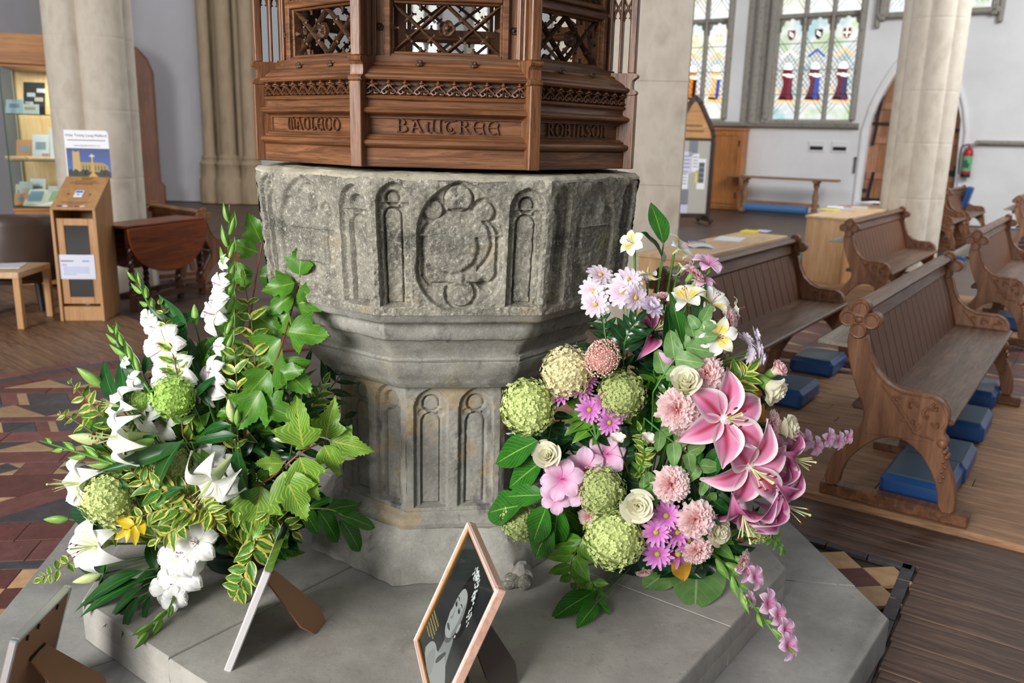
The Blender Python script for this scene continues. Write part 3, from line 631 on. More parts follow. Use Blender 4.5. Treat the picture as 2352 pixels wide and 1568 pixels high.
# black edging strips by the dark planks
for i in range(12):
    a = KP + SD * (.165 * i - .02) ; n = Vector((SD.y, -SD.x, 0)) * .045; b = a + SD * .16
    if i < 9: piece('edging_tile', [(p.x, p.y) for p in (a, b, b + n, a + n)], -.016, .0012, MT['k'])
    a = KP - E_ * (.165 * i + .01) ; b = a - E_ * .16; n = -D * .04
    piece('edging_tile', [(p.x, p.y) for p in (a, b, b + n, a + n)], -.016, .0012, MT['k'])
def plank(o, dirv, nrm, L, w_, z0, z1, m):
    mb = MB(); mb.box((0, 0, (z0 + z1) / 2), (L - .003, w_ - .004, z1 - z0), bev=.003)
    c = o + dirv * (L / 2) + nrm * (w_ / 2); ob = obj('plank', mb, m, floor, ang=20); ob.matrix_local = frame(dirv, (0, 0, 1), (c.x, c.y, rng.uniform(-.0012, .0012))); return ob
# dark planks, nearest the camera on the right
for i in range(7): plank(KP + D * (-.2 * (i + 1)) + SD * 0 + E_ * (.003 + .0084 * (i + 1)), E_, D, 3.2, .2, -.02, .001, M_pd)
for i in range(2): plank(KP + D * (.2 * i) - E_ * 2.2, E_, D, 5.4, .2, -.02, .002, M_pd)
# wooden pew platforms
def platform(P0, s0, s1, t0, t1, m, wd=.115, z=.03):
    n = int((s1 - s0) / wd)
    for i in range(n):
        s = s0 + i * wd; t = t0
        while t < t1:
            L = min(rng.uniform(1.2, 2.4), t1 - t); c = P0 + D * s + E_ * t; x, y = toimg((c.x + E_.x * L / 2, c.y + E_.y * L / 2, .03))
            if x > 1480 and y > 500 or x > 1900: plank(c, E_, D, L, wd, -.02, z, m)
            t += L
platform(KP, .405, 2.75, -2.4, 3.4, M_pl)
platform(KP, 4.75, 7.1, -2.6, 3.0, M_pl)
# tiled cross aisle between the pew blocks
for i in range(14):
    for j in range(11):
        s0 = 2.78 + j * .178; t0 = -2.2 + i * .36; c = KP + D * s0 + E_ * t0; x, y = toimg(c)
        if not (1700 < x < 2420 and y > 600): continue
        def PQ(a, b): q = KP + D * (s0 + a * .176) + E_ * (t0 + b * .357); return (q.x, q.y)
        if j % 3 == 1:
            piece('tile', [PQ(0, 0), PQ(1, 0), PQ(.5, .5)], -.016, .001, MT['k']); piece('tile', [PQ(0, 0), PQ(.5, .5), PQ(0, 1)], -.016, .001, MT['b']); piece('tile', [PQ(1, 0), PQ(1, 1), PQ(.5, .5)], -.016, .001, MT['r']); piece('tile', [PQ(0, 1), PQ(.5, .5), PQ(1, 1)], -.016, .001, MT['k'])
        else: piece('tile', [PQ(0, 0), PQ(1, 0), PQ(1, 1), PQ(0, 1)], -.016, .001, MT['rdr'[(i + j) % 3]])
# brown planks on the left, outside the ring
pd = Vector((math.cos(math.radians(-43)), math.sin(math.radians(-43)), 0)); pn = Vector((-pd.y, pd.x, 0)); A2 = Vector((AX, AY, 0))
for i in range(20):
    def end(o):
        q = o - A2; s = q.dot(pd); h2 = 4.0 ** 2 - (q.length_squared - s * s); return (-s - math.sqrt(h2)) if h2 > 0 else 1e9
    far = Vector((-7.2, 7.8, 0)) + pn * (.2 * i - 1.8); e0, e1 = end(far + pn * .004), end(far + pn * .196)
    e0, e1 = min(e0, 7), min(e1, 7); t = 0.0
    while t < max(e0, e1):
        L = 2.6 + (i * .7) % 1.1; t1_ = t + L; a0 = min(t1_ - .004, e0); a1 = min(t1_ - .004, e1)
        if min(a0, a1) - t > .1: P = [far + pn * .003 + pd * t, far + pn * .003 + pd * a0, far + pn * .197 + pd * a1, far + pn * .197 + pd * t]; ob = piece('plank', [(p.x, p.y) for p in P], -.016, rng.uniform(-.002, 0), M_pw); Mx = RZ(math.radians(-43)); ob.data.transform(Mx.inverted()); ob.matrix_local = T(*ob.location) @ Mx
        t = t1_
# ================= WALLS, WINDOWS, DOOR =================
def plaster(name, c1, c2, sc_=.7):
    g = G(name); a = g.noise(sc_, 5, None, .6); b = g.noise(22, 4); g.set(g.ramp(a, [(.3, c1), (.7, c2)]), .9, spec=.2); g.bump(b, .12, .01); return g.m
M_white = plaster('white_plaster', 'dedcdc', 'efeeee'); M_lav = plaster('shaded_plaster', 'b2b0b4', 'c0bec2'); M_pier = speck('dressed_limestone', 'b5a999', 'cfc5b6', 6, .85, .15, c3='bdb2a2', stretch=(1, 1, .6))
M_wstone = speck('window_stone', '75716a', '9d988e', 9, .85, .3, c3='8a857b')
M_brown = speck('brown_stone', '7d6a52', 'a08c73', 5, .8, .2, c3='917c62', stretch=(1, 1, .3))
W0 = Vector((6.06, 21.27, 0)); NW = -D
MW = Matrix(((E_.x, D.x, 0, W0.x), (E_.y, D.y, 0, W0.y), (0, 0, 1, 0), (0, 0, 0, 1)))    # local x along wall, y outward (away from camera), z up
WALLH = 9.0
wins = [(-12.28, 'a'), (-9.21, 'b'), (-6.14, 'c'), (-3.07, 'd'), (0.0, 'e')]
SILL, WTOP = 2.17, 7.2
wall = MB(); xs = -17.0
def seg(x0, x1, z0, z1, y0=0, y1=.35): wall.box(((x0 + x1) / 2, (y0 + y1) / 2, (z0 + z1) / 2), (x1 - x0, y1 - y0, z1 - z0))
for x, _ in wins: seg(xs, x, 0, WALLH); seg(x, x + 1.9, 0, SILL); seg(x, x + 1.9, WTOP, WALLH); xs = x + 1.9
dc = 3.28; seg(xs, dc - 1, 0, WALLH); seg(dc - 1, 4.48, 6.9, WALLH); seg(4.48, 16, 0, WALLH); seg(dc - 1, 4.48, 3.9, 4.38); seg(dc + 1, 4.48, 0, 3.9)
arch = []
for i in range(25):
    x = dc - 1 + 2 * i / 24; dx = abs(x - dc) / .97
    arch.append((x, 1.95 + 1.8 * (max(0, 1 - dx ** 1.55)) ** .78 if dx < 1 else 0))
for (x0, z0), (x1, z1) in zip(arch, arch[1:]): wall.prism([(x0, z0), (x1, z1), (x1, 3.9), (x0, 3.9)], 0, .35, 'y')
tag(obj('wall_back', wall, M_white, M=MW, ang=20), kind='structure')
def glassmat(name, c1, c2, em):
    g = G(name); v = g.voro(3.2); n = g.noise(2.2, 4); col = g.ramp(n, [(.35, c1), (.5, 'ffffff'), (.65, c2)])
    g.set('222222', .2); g.L(col, g.p.inputs['Emission Color']); g.p.inputs['Emission Strength'].default_value = em; return g.m
M_gl = glassmat('pale_leaded_glass', 'd8f0e8', 'f0f4d8', .95); M_gl0 = glassmat('bright_glass', 'e8f6f4', 'f8f8ec', 1.3); M_gl2 = glassmat('blue_green_glass', 'bfe2e6', 'd6ecc4', .80)
def em(name, c, s=.7): g = G(name); g.set(c, .3); g.p.inputs['Emission Color'].default_value = lin(c); g.p.inputs['Emission Strength'].default_value = s; return g.m
MG = {k: em('stained_' + k, c, s) for k, c, s in (('crimson', '7a1a28', .55), ('plum', '6d3040', .6), ('blue', '2f4fa0', .8), ('gold', 'e8b878', 1), ('skin', 'fff6e8', 1.1), ('amber', 'c97a2c', .9), ('dark', '2a1512', .3), ('navy', '3a3f66', .6), ('cream', 'f4e6cc', 1.0), ('green', 'bfe0a8', 1))}
M_lead = plain('lead_came', '2e3230', .6)
def cusp_poly(x0, x1, z0, z1):
    """light with a scalloped five-lobed head"""
    c = (x0 + x1) / 2; h = (x1 - x0) / 2; P = [(x0, z0), (x1, z0), (x1, z1 - h * 1.15)]
    for i in range(5):
        a0 = PI * i / 5; a1 = PI * (i + 1) / 5; m_ = (a0 + a1) / 2
        for t in (a0 + .06, a0 + .2, m_, a1 - .2, a1 - .06): R = h * (.86 + .2 * math.sin((t - a0) / (PI / 5) * PI)); P.append((c + R * math.cos(t) * .98, z1 - h * 1.12 + R * math.sin(t) * 1.08))
    P.append((x0, z1 - h * 1.15)); return P
def figure(p, x, z, robe, sash, cano, flip=1):
    def pc(poly, m, d): mb = MB(); mb.prism([(x + a * .84, z + b * .7) for a, b in poly], .155 - d, .16 - d, 'y'); obj('stained_piece', mb, MG[m], p)
    pc([(-.22, .02), (.2, .0), (.22, .1), (.16, .25), (.15, .75), (.1, 1.0), (-.12, 1.02), (-.2, .85), (-.1, .6), (-.14, .3)], robe, 0)
    pc([(.02, .05), (.12, .04), (.15, .72), (.04, .74)], sash, .006); pc([(-.16, .82), (.2, .78), (.2, .83), (-.15, .88)], 'cream', .008)
    pc([(-.09, 1.02), (.09, 1.0), (.12, 1.12), (.06, 1.22), (-.06, 1.22), (-.12, 1.12)], 'skin', .008); pc([(-.05, .78), (.12, .74), (.14, .84), (0, .88)], 'skin', .010)
    pc([(-.26, 1.42), (0, 1.68), (.26, 1.4), (.2, 1.38), (0, 1.58), (-.2, 1.38)], cano, 0); pc([(-.25, -.06), (.26, -.08), (.25, 0), (-.25, .02)], 'gold', 0); pc([(-.28, .2), (-.2, .2), (-.24, .55)], 'gold', 0)
    pc([(-.18, .05), (.06, .03), (.02, .11), (-.2, .14)], 'dark', .004)
def make_window(n, x, kind):
    r = bpy.data.objects.new('window_%d' % n, None); C.objects.link(r); r.matrix_world = MW @ T(x, 0, 0); tag(r, kind='structure')
    fr_ = MB(); w3 = 1.9 / 3; tr = 4.52
    for i in range(4): fr_.prism([(i * w3 - .035, -.02 + .06), (i * w3, .02), (i * w3 + .035, .04), (i * w3 + .05, .16), (i * w3 - .05, .16)], SILL, WTOP, 'z')
    fr_.box((.95, .1, tr), (1.9, .14, .09), bev=.02); fr_.box((.95, .02, SILL - .05), (2.0, .34, .1), bev=.02); fr_.box((-.06, .02, (SILL + WTOP) / 2), (.12, .36, WTOP - SILL), bev=.03); fr_.box((1.96, .02, (SILL + WTOP) / 2), (.12, .36, WTOP - SILL), bev=.03)
    obj('window_stone', fr_, M_wstone, r)
    for i in range(3):
        a, b = i * w3 + .045, (i + 1) * w3 - .045
        gp = MB(); gp.prism(cusp_poly(a, b, SILL, tr - .04), .16, .17, 'y'); obj('pane', gp, M_gl0 if kind in 'abc' else M_gl if kind == 'd' else M_gl2, r)
        up = MB(); up.box(((a + b) / 2, .165, (tr + .045 + 7.1) / 2), (b - a, .01, 7.1 - tr - .045)); obj('pane', up, M_gl, r)
        # spandrel stone above the scalloped head: bars of stone between head and transom
        P = cusp_poly(a, b, SILL, tr - .04); sp = MB(); hd = P[2:]
        for q in range(len(hd) - 1):
            (x0, z0), (x1, z1) = hd[q], hd[q + 1]; sp.prism([(x0, z0), (x1, z1), (x1, tr), (x0, tr)], .10, .165, 'y')
        obj('tracery_head', sp, M_wstone, r)
        ld = MB(); stp = .13; hgt = 6.9 - SILL
        k = -8
        while k * stp < hgt:
            for sg in (1, -1):
                z0 = SILL + k * stp; pts = []
                x0_, x1_ = a, b; za = z0 if sg > 0 else z0 + (b - a) * 1.3; zb = z0 + (b - a) * 1.3 if sg > 0 else z0
                if min(za, zb) > SILL and max(za, zb) < tr - .35 or min(za, zb) > tr + .05: ld.tube([(a, .158, za), (b, .158, zb)], .0075, 3, False)
            k += 1
        for z in (SILL + .02, SILL + .6, SILL + 1.15, SILL + 1.75, tr + .06): ld.tube([(a, .15, z), (b, .15, z)], .011, 4, False)
        tag(obj('lead_lattice', ld, M_lead, r), kind='stuff')
        if kind in 'de':
            c = (a + b) / 2; robes = [('crimson', 'plum', 'cream'), ('plum', 'blue', 'blue'), ('plum', 'navy', 'gold')] if kind == 'e' else [('gold', 'crimson', 'amber'), ('amber', 'dark', 'gold'), ('gold', 'blue', 'gold')]
            figure(r, c, SILL + .46, *robes[i])
            shd = MB(); shd.prism([(c - .09, tr - .3), (c - .09, tr - .42), (c - .05, tr - .5), (c, tr - .53), (c + .05, tr - .5), (c + .09, tr - .42), (c + .09, tr - .3)], .148, .152, 'y'); obj('shield_pane', shd, MG[('plum', 'dark', 'crimson')[i]] if kind == 'e' else MG['gold'], r)
            for q, (bw, bh) in enumerate(((.025, .2), (.16, .03))):
                cr_ = MB(); cr_.box((c, .145, tr - .4), (bw, .003, bh)) if i == 2 else cr_.box((c, .145, tr - .37 - .05 * q), (.12, .003, .025), Matrix.Rotation(.6, 4, 'Y')); obj('shield_charge', cr_, MG['skin'], r)
    return r
for n, (x, k) in enumerate(wins): make_window(n + 1, x, k)
# square-headed window over the door
r = bpy.data.objects.new('window_6', None); C.objects.link(r); r.matrix_world = MW; tag(r, kind='structure')
mb = MB(); mb.box((3.45, .02, 4.40), (2.4, .36, .12), bev=.03); mb.box((2.36, .02, 5.6), (.14, .36, 2.6), bev=.03); mb.box((4.54, .02, 5.6), (.14, .36, 2.6), bev=.03); mb.box((2.26, -.04, 5.6), (.1, .16, 2.9), bev=.03); mb.box((4.66, -.04, 5.6), (.1, .16, 2.9), bev=.03)
for x in (3.05, 3.84): mb.box((x, .12, 5.6), (.09, .16, 2.4), bev=.03)
obj('window_stone', mb, M_wstone, r)
for x0, x1 in ((2.43, 3.0), (3.1, 3.79), (3.89, 4.47)): gp = MB(); gp.box(((x0 + x1) / 2, .18, 5.68), (x1 - x0, .01, 2.42)); obj('pane', gp, M_gl2, r)
ld = MB()
for i in range(-14, 30):
    for sg in (1, -1):
        z0 = 4.48 + i * .13; za, zb = (z0, z0 + 2.6) if sg > 0 else (z0 + 2.6, z0); P = [(2.43 + 2.04 * q / 20, .172, za + (zb - za) * q / 20) for q in range(21)]; P = [p for p in P if 4.48 < p[2] < 6.8]
        if len(P) > 1: ld.tube(P[::len(P) - 1], .004, 3, False)
tag(obj('lead_lattice', ld, M_lead, r), kind='stuff')
# ledges and wall shaft
t = MB(); t.prism([(-.06, 1.99), (-.14, 2.02), (-.16, 2.07), (0, 2.12), (0, 1.97)], -4.6, 2.12, 'x'); tag(obj('trim_1', t, M_wstone, M=MW), kind='structure')
t = MB(); t.prism([(-.05, 1.70), (-.11, 1.72), (-.12, 1.76), (0, 1.80), (0, 1.68)], 4.55, 9, 'x'); tag(obj('trim_2', t, M_wstone, M=MW), kind='structure')
t = MB(); t.lathe([(.11, 2.1), (.11, 9)], 16, (-.40, -.02, 0)); t.box((-.62, .0, 5.5), (.18, .08, 6.9), bev=.03); t.box((-.24, 0, 5.5), (.14, .10, 6.9), bev=.03); tag(obj('trim_3', t, M_wstone, M=MW), kind='structure')
t = MB(); t.box((8.2, -.15, 4.0), (.9, .3, 8), bev=.05); t.box((7.0, -.1, 4.6), (.3, .25, 5.8), bev=.04); tag(obj('trim_4', t, M_wstone, M=MW), kind='structure')
# door arch moulding and door
def archpath(cx, hw, spr, rise, n=16, y=0):
    P = [(cx - hw, y, 0), (cx - hw, y, spr * .5), (cx - hw, y, spr)]
    for i in range(1, n): q = -1 + 2 * i / n; P.append((cx + q * hw, y, spr + rise * (max(0, 1 - abs(q) ** 1.6)) ** .72))
    return P + [(cx + hw, y, spr), (cx + hw, y, spr * .5), (cx + hw, y, 0)]
t = MB(); t.tube(archpath(dc, 1.06, 1.95, 1.92, 20, .0), .05, 8); tag(obj('trim_5', t, M_white, M=MW), kind='structure')
t = MB(); t.tube(archpath(dc, .99, 1.95, 1.82, 20, .10), .035, 8); tag(obj('trim_6', t, M_white, M=MW), kind='structure')
M_door = wood('salmon_oak_door', '8a5a40', 'b17c5e', 'c08f70', 'z', .5, .5, .2); M_door2 = wood('door_inset', '76482c', '9c6a44', 'ab7a52', 'z', .5, .5, .2); M_iron = plain('black_iron', '1d1b1c', .55)
door = bpy.data.objects.new('door_1', None); C.objects.link(door); door.matrix_world = MW; tag(door, kind='structure')
hw_ = .96
for i in range(8):
    x0, x1 = dc - hw_ + i * hw_ / 4, dc - hw_ + (i + 1) * hw_ / 4; f = lambda x: 1.95 + 1.72 * (max(0, 1 - (abs(x - dc) / hw_) ** 1.6)) ** .72
    b = MB(); b.prism([(x0 + .004, .02), (x1 - .004, .02)] + [(x1 - .004 - (x1 - x0 - .008) * q / 4, f(x1 - .004 - (x1 - x0 - .008) * q / 4)) for q in range(5)], .20, .25, 'y'); obj('board', b, M_door if i % 2 == 0 or i in (1, 6) and False else M_door2, door)
for z in (.12, .95, 1.75, 2.5): b = MB(); b.box((dc, .19, z), (2 * hw_ - .06, .03, .14), bev=.005); obj('ledge', b, M_door, door)
def hinge(x, z, s):
    b = MB(); b.box((x + s * .38, .165, z), (.76, .02, .06), bev=.004); b.tube([(x + s * .1, .165, z - .48), (x + s * .14, .165, z - .1), (x + s * .14, .165, z + .12), (x + s * .2, .165, z + .62)], .035, 6); b.box((x + s * .02, .16, z + .2), (.12, .03, .07)); obj('strap_hinge', b, M_iron, door)
hinge(dc - hw_, 1.62 + .5, 1); hinge(dc - hw_, .42, 1); b = MB(); b.box((dc + hw_ - .2, .165, 2.0), (.4, .02, .06)); obj('strap_hinge', b, M_iron, door)
b = MB(); b.box((dc + hw_ - .14, .16, 1.08), (.26, .04, .12), bev=.01); b.box((dc + hw_ - .05, .15, 1.13), (.04, .05, .24), bev=.01); obj('lock_case', b, M_iron, door)
# left-hand walls
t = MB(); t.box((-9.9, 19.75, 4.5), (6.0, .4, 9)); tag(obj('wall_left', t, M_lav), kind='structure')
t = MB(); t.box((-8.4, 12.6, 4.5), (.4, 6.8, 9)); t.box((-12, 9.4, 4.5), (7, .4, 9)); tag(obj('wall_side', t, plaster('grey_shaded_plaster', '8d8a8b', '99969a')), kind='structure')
def pillar(name, x, y, R, lob, z1, m, label, rz=0, joints=(), basez=None, amp=.2, kind='structure'):
    mb = MB(); n = 64; prof = []
    zs = [0, z1]
    for j in joints: zs += [j - .03, j - .007, j, j + .007, j + .03]
    zs = sorted(zs); vs = []
    for z in zs:
        dj = .994 if any(abs(z - j) < .001 for j in joints) else 1
        for k in range(n):
            a = 2 * PI * k / n; q = abs(math.sin(a * lob / 2)); r_ = R * dj * (1 - amp * (1 - q ** .55)); vs.append((r_ * math.cos(a), r_ * math.sin(a), z))
    m_ = len(zs); mb.add(vs, [(i * n + k, i * n + (k + 1) % n, (i + 1) * n + (k + 1) % n, (i + 1) * n + k) for i in range(m_ - 1) for k in range(n)])
    if basez:
        for rr, z0, zt in basez: mb.lathe([(rr, z0), (rr, zt - .05), (rr * .96, zt - .02), (rr * .93, zt)], 32)
    o = obj(name, mb, m, loc=(x, y, 0), rz=rz, ang=50); return tag(o, label, 'pillar')
pillar('stone_pillar', -4.07, 8.45, .40, 4, 9, M_pier, 'pale clustered stone pillar behind the wooden donation kiosk', math.radians(5), (.6, 1.12, 1.75, 2.4), ((.46, 0, .32), (.44, .32, .42), (.42, .45, .62)), .3)
rpx = ony(2092, 480, 11.6).x
pillar('stone_pillar', rpx, 11.6, .40, 8, 9, M_pier, 'pale ribbed stone pillar standing before the arched plank door', math.radians(12), (.95, 1.66, 2.31, 3.19), None, .09)
tw = thing('stone_pier', 'flat-faced beige stone pier rising behind the font cover', 'pier', (.875, 7.75, 0), math.radians(-6))
for z0, z1 in ((0, .42), (.42, 1.24), (1.24, 2.08), (2.08, 2.9), (2.9, 3.8), (3.8, 6)): b = MB(); b.box((0, 0, (z0 + z1) / 2), (1.12, .9, z1 - z0 - .0015), bev=.002); b.box((.55, .25, (z0 + z1) / 2), (.12, .4, z1 - z0 - .0015), bev=.002); obj('ashlar_block', b, M_pier, tw)
cp = thing('clustered_pier', 'brown stone clustered pier with shafts by the lavender-grey wall', 'pier', (-6.45, 19.4, 0))
for i, (dx, dy, rr) in enumerate(((-.42, 0, .13), (-.18, .08, .07), (.02, -.05, .17), (.28, .06, .07), (.5, -.02, .14))):
    b = MB(); b.lathe([(rr * 1.9, 0), (rr * 1.9, .5), (rr * 1.6, .58), (rr * 1.6, .8), (rr * 1.75, .86), (rr * 1.3, .95), (rr * 1.35, 1.0), (rr, 1.08), (rr, 9)], 20); obj('shaft', b, M_brown, cp, loc=(dx, dy, 0))
b = MB(); b.box((.02, .3, 4.5), (1.15, .3, 9)); obj('pier_core', b, M_brown, cp)
# ================= PEWS =================
M_pew = wood('pew_oak', '472a18', '6f4427', '8d5e3d', 'y', .7, .38, .3); M_pewz = wood('pew_board_oak', '40220c', '6a3c1a', '854e24', 'z', .8, .5, .3)
M_pewe = wood('pew_end_oak', '633c26', '875a3c', '9f7252', 'z', .6, .45, .35); M_seat = wood('worn_seat_oak', '48301f', '684a36', '836651', 'y', .7, .38, .2); M_vinyl = plain('blue_vinyl', '24508a', .38, spec=.5); M_vinylg = plain('grey_blue_vinyl', '4d6276', .45)
M_ledge = wood('grey_worn_ledge', '867a6c', 'a99c8c', 'bdb2a4', 'y', 1, .5)
ENDP = [(0.042, 0.785), (0.041, 0.714), (0.069, 0.612), (0.108, 0.520), (0.14, 0.459), (0.150, 0.395), (0.125, 0.352), (0.081, 0.287), (0.031, 0.2), (0.005, 0.06), (0.075, 0.06), (0.084, 0.147), (0.122, 0.223), (0.188, 0.303), (0.256, 0.343), (0.319, 0.343), (0.378, 0.309), (0.433, 0.247), (0.473, 0.168), (0.492, 0.055), (0.556, 0.055), (0.554, 0.129), (0.536, 0.203), (0.506, 0.266), (0.487, 0.313), (0.473, 0.335), (0.491, 0.352), (0.492, 0.378), (0.47, 0.397), (0.476, 0.423), (0.484, 0.468), (0.474, 0.509), (0.439, 0.545), (0.393, 0.556), (0.348, 0.551), (0.286, 0.551), (0.228, 0.574), (0.174, 0.623), (0.138, 0.695), (0.118, 0.785)]
def smoothpoly(P, it=1):
    for _ in range(it):
        Q = []
        for a, b in zip(P, P[1:] + P[:1]): Q += [(a[0] * .75 + b[0] * .25, a[1] * .75 + b[1] * .25), (a[0] * .25 + b[0] * .75, a[1] * .25 + b[1] * .75)]
        P = Q
    return P
from mathutils.geometry import tessellate_polygon
def plate(mb, poly, y0, y1, bev=.006):
    """flat board with outline poly (x,z), rounded over on both faces"""
    n = len(poly); A = sum(poly[i][0] * poly[(i + 1) % n][1] - poly[(i + 1) % n][0] * poly[i][1] for i in range(n)); P = poly if A > 0 else poly[::-1]; I = []
    for i in range(n):
        a, b, c = Vector(P[i - 1]), Vector(P[i]), Vector(P[(i + 1) % n]); t = ((b - a).normalized() + (c - b).normalized()); t = t.normalized() if t.length > 1e-6 else (c - b).normalized(); I.append((b.x - t.y * bev, b.y + t.x * bev))
    vs = [(x, y0, z) for x, z in I] + [(x, y0 + bev, z) for x, z in P] + [(x, y1 - bev, z) for x, z in P] + [(x, y1, z) for x, z in I]
    tri = tessellate_polygon([[Vector((x, z, 0)) for x, z in P]])
    fs = [tuple(t) for t in tri] + [tuple(i + 3 * n for i in t[::-1]) for t in tri]
    for k in range(3): fs += [(k * n + i, (k + 1) * n + i, (k + 1) * n + (i + 1) % n, k * n + (i + 1) % n) for i in range(n)]
    mb.add(vs, fs)
    return mb
def quatre(mb, cx, cz, r, y0, y1, rot=0):
    P = []
    for k in range(48):
        a = 2 * PI * k / 48; q = (a + PI / 4) % (PI / 2) - PI / 4; R = r * (.62 * math.cos(q) + math.sqrt(max(0, .43 ** 2 - (.62 * math.sin(q)) ** 2))); P.append((cx + R * math.cos(a + rot), cz + R * math.sin(a + rot)))
    plate(mb, P, y0, y1, .008)
    for k in range(4):
        a = k * PI / 2 + rot; c = (cx + r * .56 * math.cos(a), cz + r * .56 * math.sin(a))
        for y in (y0, y1):
            ring = [(c[0] + r * .36 * math.cos(t * PI / 6), y, c[1] + r * .36 * math.sin(t * PI / 6)) for t in range(13)]; mb.tube(ring, r * .07, 5, False)
    for y in (y0 - .002, y1 + .002): mb.ball((cx, y, cz), (r * .17, .008, r * .17), 8, 6); [mb.ball((cx + r * .26 * math.cos(a + rot), y, cz + r * .26 * math.sin(a + rot)), (r * .08, .006, r * .08), 6, 4) for a in (PI / 4, 3 * PI / 4, 5 * PI / 4, 7 * PI / 4)]
def build_pew(label, loc, rz, L=2.3, group='oak pews in the nave'):
    r = thing('oak_pew', label, 'pew', loc, rz, group)
    e = MB(); plate(e, smoothpoly(ENDP, 1), 0, .055, .005); me_end = e.mesh('carved_end', M_pewe, 35)
    fq = MB(); quatre(fq, .083, .84, .085, -.006, .061); me_q = fq.mesh('quatrefoil_finial', M_pewe, 40)
    cv = MB()
    for y in (-.003, .058):
        cv.tube([(.118, y, .76), (.138, y, .69), (.174, y, .62), (.23, y, .572), (.29, y, .55), (.36, y, .55), (.41, y, .551), (.452, y, .53), (.474, y, .495), (.478, y, .455), (.466, y, .42)], .0065, 6)
        for cx, cz, s, tw_ in ((.33, .50, .030, 0), (.40, .47, .034, 1.0), (.27, .515, .02, .4), (.43, .51, .02, 2), (.37, .42, .028, 2.4), (.44, .44, .02, 3), (.31, .45, .022, 4)):
            cv.tube([(cx + s * (1 - t * .12) * math.cos(tw_ + t * .75) * (1 - t / 9), y, cz + s * (1 - t / 9) * math.sin(tw_ + t * .75)) for t in range(8)], [.0075, .008, .0075, .007, .006, .006, .006, .008], 6)
        cv.tube([(.20, y, .575), (.28, y, .49), (.36, y, .385), (.44, y, .37)], [.003, .008, .008, .004], 6)
        cv.ball((.472, y, .36), (.022, .012, .02), 8, 6)
        for q in range(7): cv.ball((.485 + .010 * (q % 2), y * .5 + .014, .325 - q * .022), (.012, .022, .012), 6, 5)
    me_cv = cv.mesh('foliage_carving', M_pewe, 50)
    for yy in (0, L - .055):
        en = link('carved_end', me_end, r, T(0, yy, 0)); link('quatrefoil_finial', me_q, en); link('foliage_carving', me_cv, en)
    s = MB(); s.box((-.0 + .296, L / 2, .452), (.41, L - .02, .03), bev=.008); obj('seat', s, M_seat, r)
    up = Vector((-.14, 0, .42)).normalized(); zb = Vector((.175, 0, .46)); nb = 16; bw = (L - .13) / nb; bm = MB(); bm.box((0, 0, .17), (.02, bw - .004, .34), bev=.004); mb_ = bm.mesh('back_board', M_pewz, 30)
    tilt = Matrix.Rotation(math.atan2(up.x, up.z), 4, 'Y')
    for i in range(nb): link('back_board', mb_, r, T(zb.x, .065 + bw * (i + .5), zb.z) @ tilt)
    t = MB(); t.box((.062, L / 2, .835), (.028, L - .1, .10), tilt, bev=.004); obj('top_rail', t, M_pew, r)
    t = MB(); t.prism([(.02, .862), (.015, .880), (.03, .898), (.06, .905), (.09, .898), (.105, .882), (.10, .868), (.085, .860)], .05, L - .05, 'y'); obj('capping', t, M_pew, r, ang=25)
    t = MB(); t.box((-.02, L / 2 + .02, .70), (.17, L - .12, .022), bev=.004); t.box((.04, .3, .66), (.1, .03, .06)); t.box((.04, L - .3, .66), (.1, .03, .06)); obj('book_ledge', t, M_ledge, r)
    for yy in (.02, L - .10): t = MB(); t.box((.30, yy + .04, .028), (.62, .075, .056), bev=.006); obj('sill', t, M_pew, r)
    for yy in (L * .36, L * .68): t = MB(); t.prism([(.16, .0), (.22, .0), (.27, .2), (.40, .44), (.18, .44), (.2, .2)], yy, yy + .05, 'y'); t.box((.2, yy + .025, .02), (.3, .09, .04), bev=.005); obj('leg', t, M_pew, r)
    return r
RZP = math.radians(-35); PZ = .030
O1 = Vector((1.44, 3.665, PZ))
near = build_pew('near oak pew whose quatrefoil carved end stands beside the pink flowers', O1, RZP, 2.3)
def fromfin(x, y, z=.935): p = onz(x, y, z); return p
def pew(label, p): return dup(near, label, p, RZP)
f2 = onz(1826, 556, .90); pew('oak pew half hidden by the flowers, in front of the notebook desk', Vector((f2.x, f2.y, PZ)) - E_ * .08 - D * 2.27)
f3 = onz(1951, 521, .88); pew('oak pew between the leaflet desk and the near pew', Vector((f3.x, f3.y, PZ)) - E_ * .083)
f4 = onz(2243, 549, .88); pew('oak pew across the aisle at the right edge with carved arm end', Vector((f4.x, f4.y, PZ)) - E_ * .083)
f5 = onz(2164, 443, .88); pew('far oak pew partly behind the ribbed pillar', Vector((f5.x, f5.y, PZ)) - E_ * .083 - D * 1.24).scale = (1, .55, 1)
f6 = onz(2214, 434, .88); pew('farthest oak pew by the white wall with a kneeler standing on its seat', Vector((f6.x, f6.y, PZ)) - E_ * .083 - D * 1.87).scale = (1, .82, 1)
f7 = onz(2345, 458, .88); pew('oak pew cut by the right picture edge behind the aisle pew', Vector((f7.x, f7.y, PZ)) - E_ * .083 - D * .3)
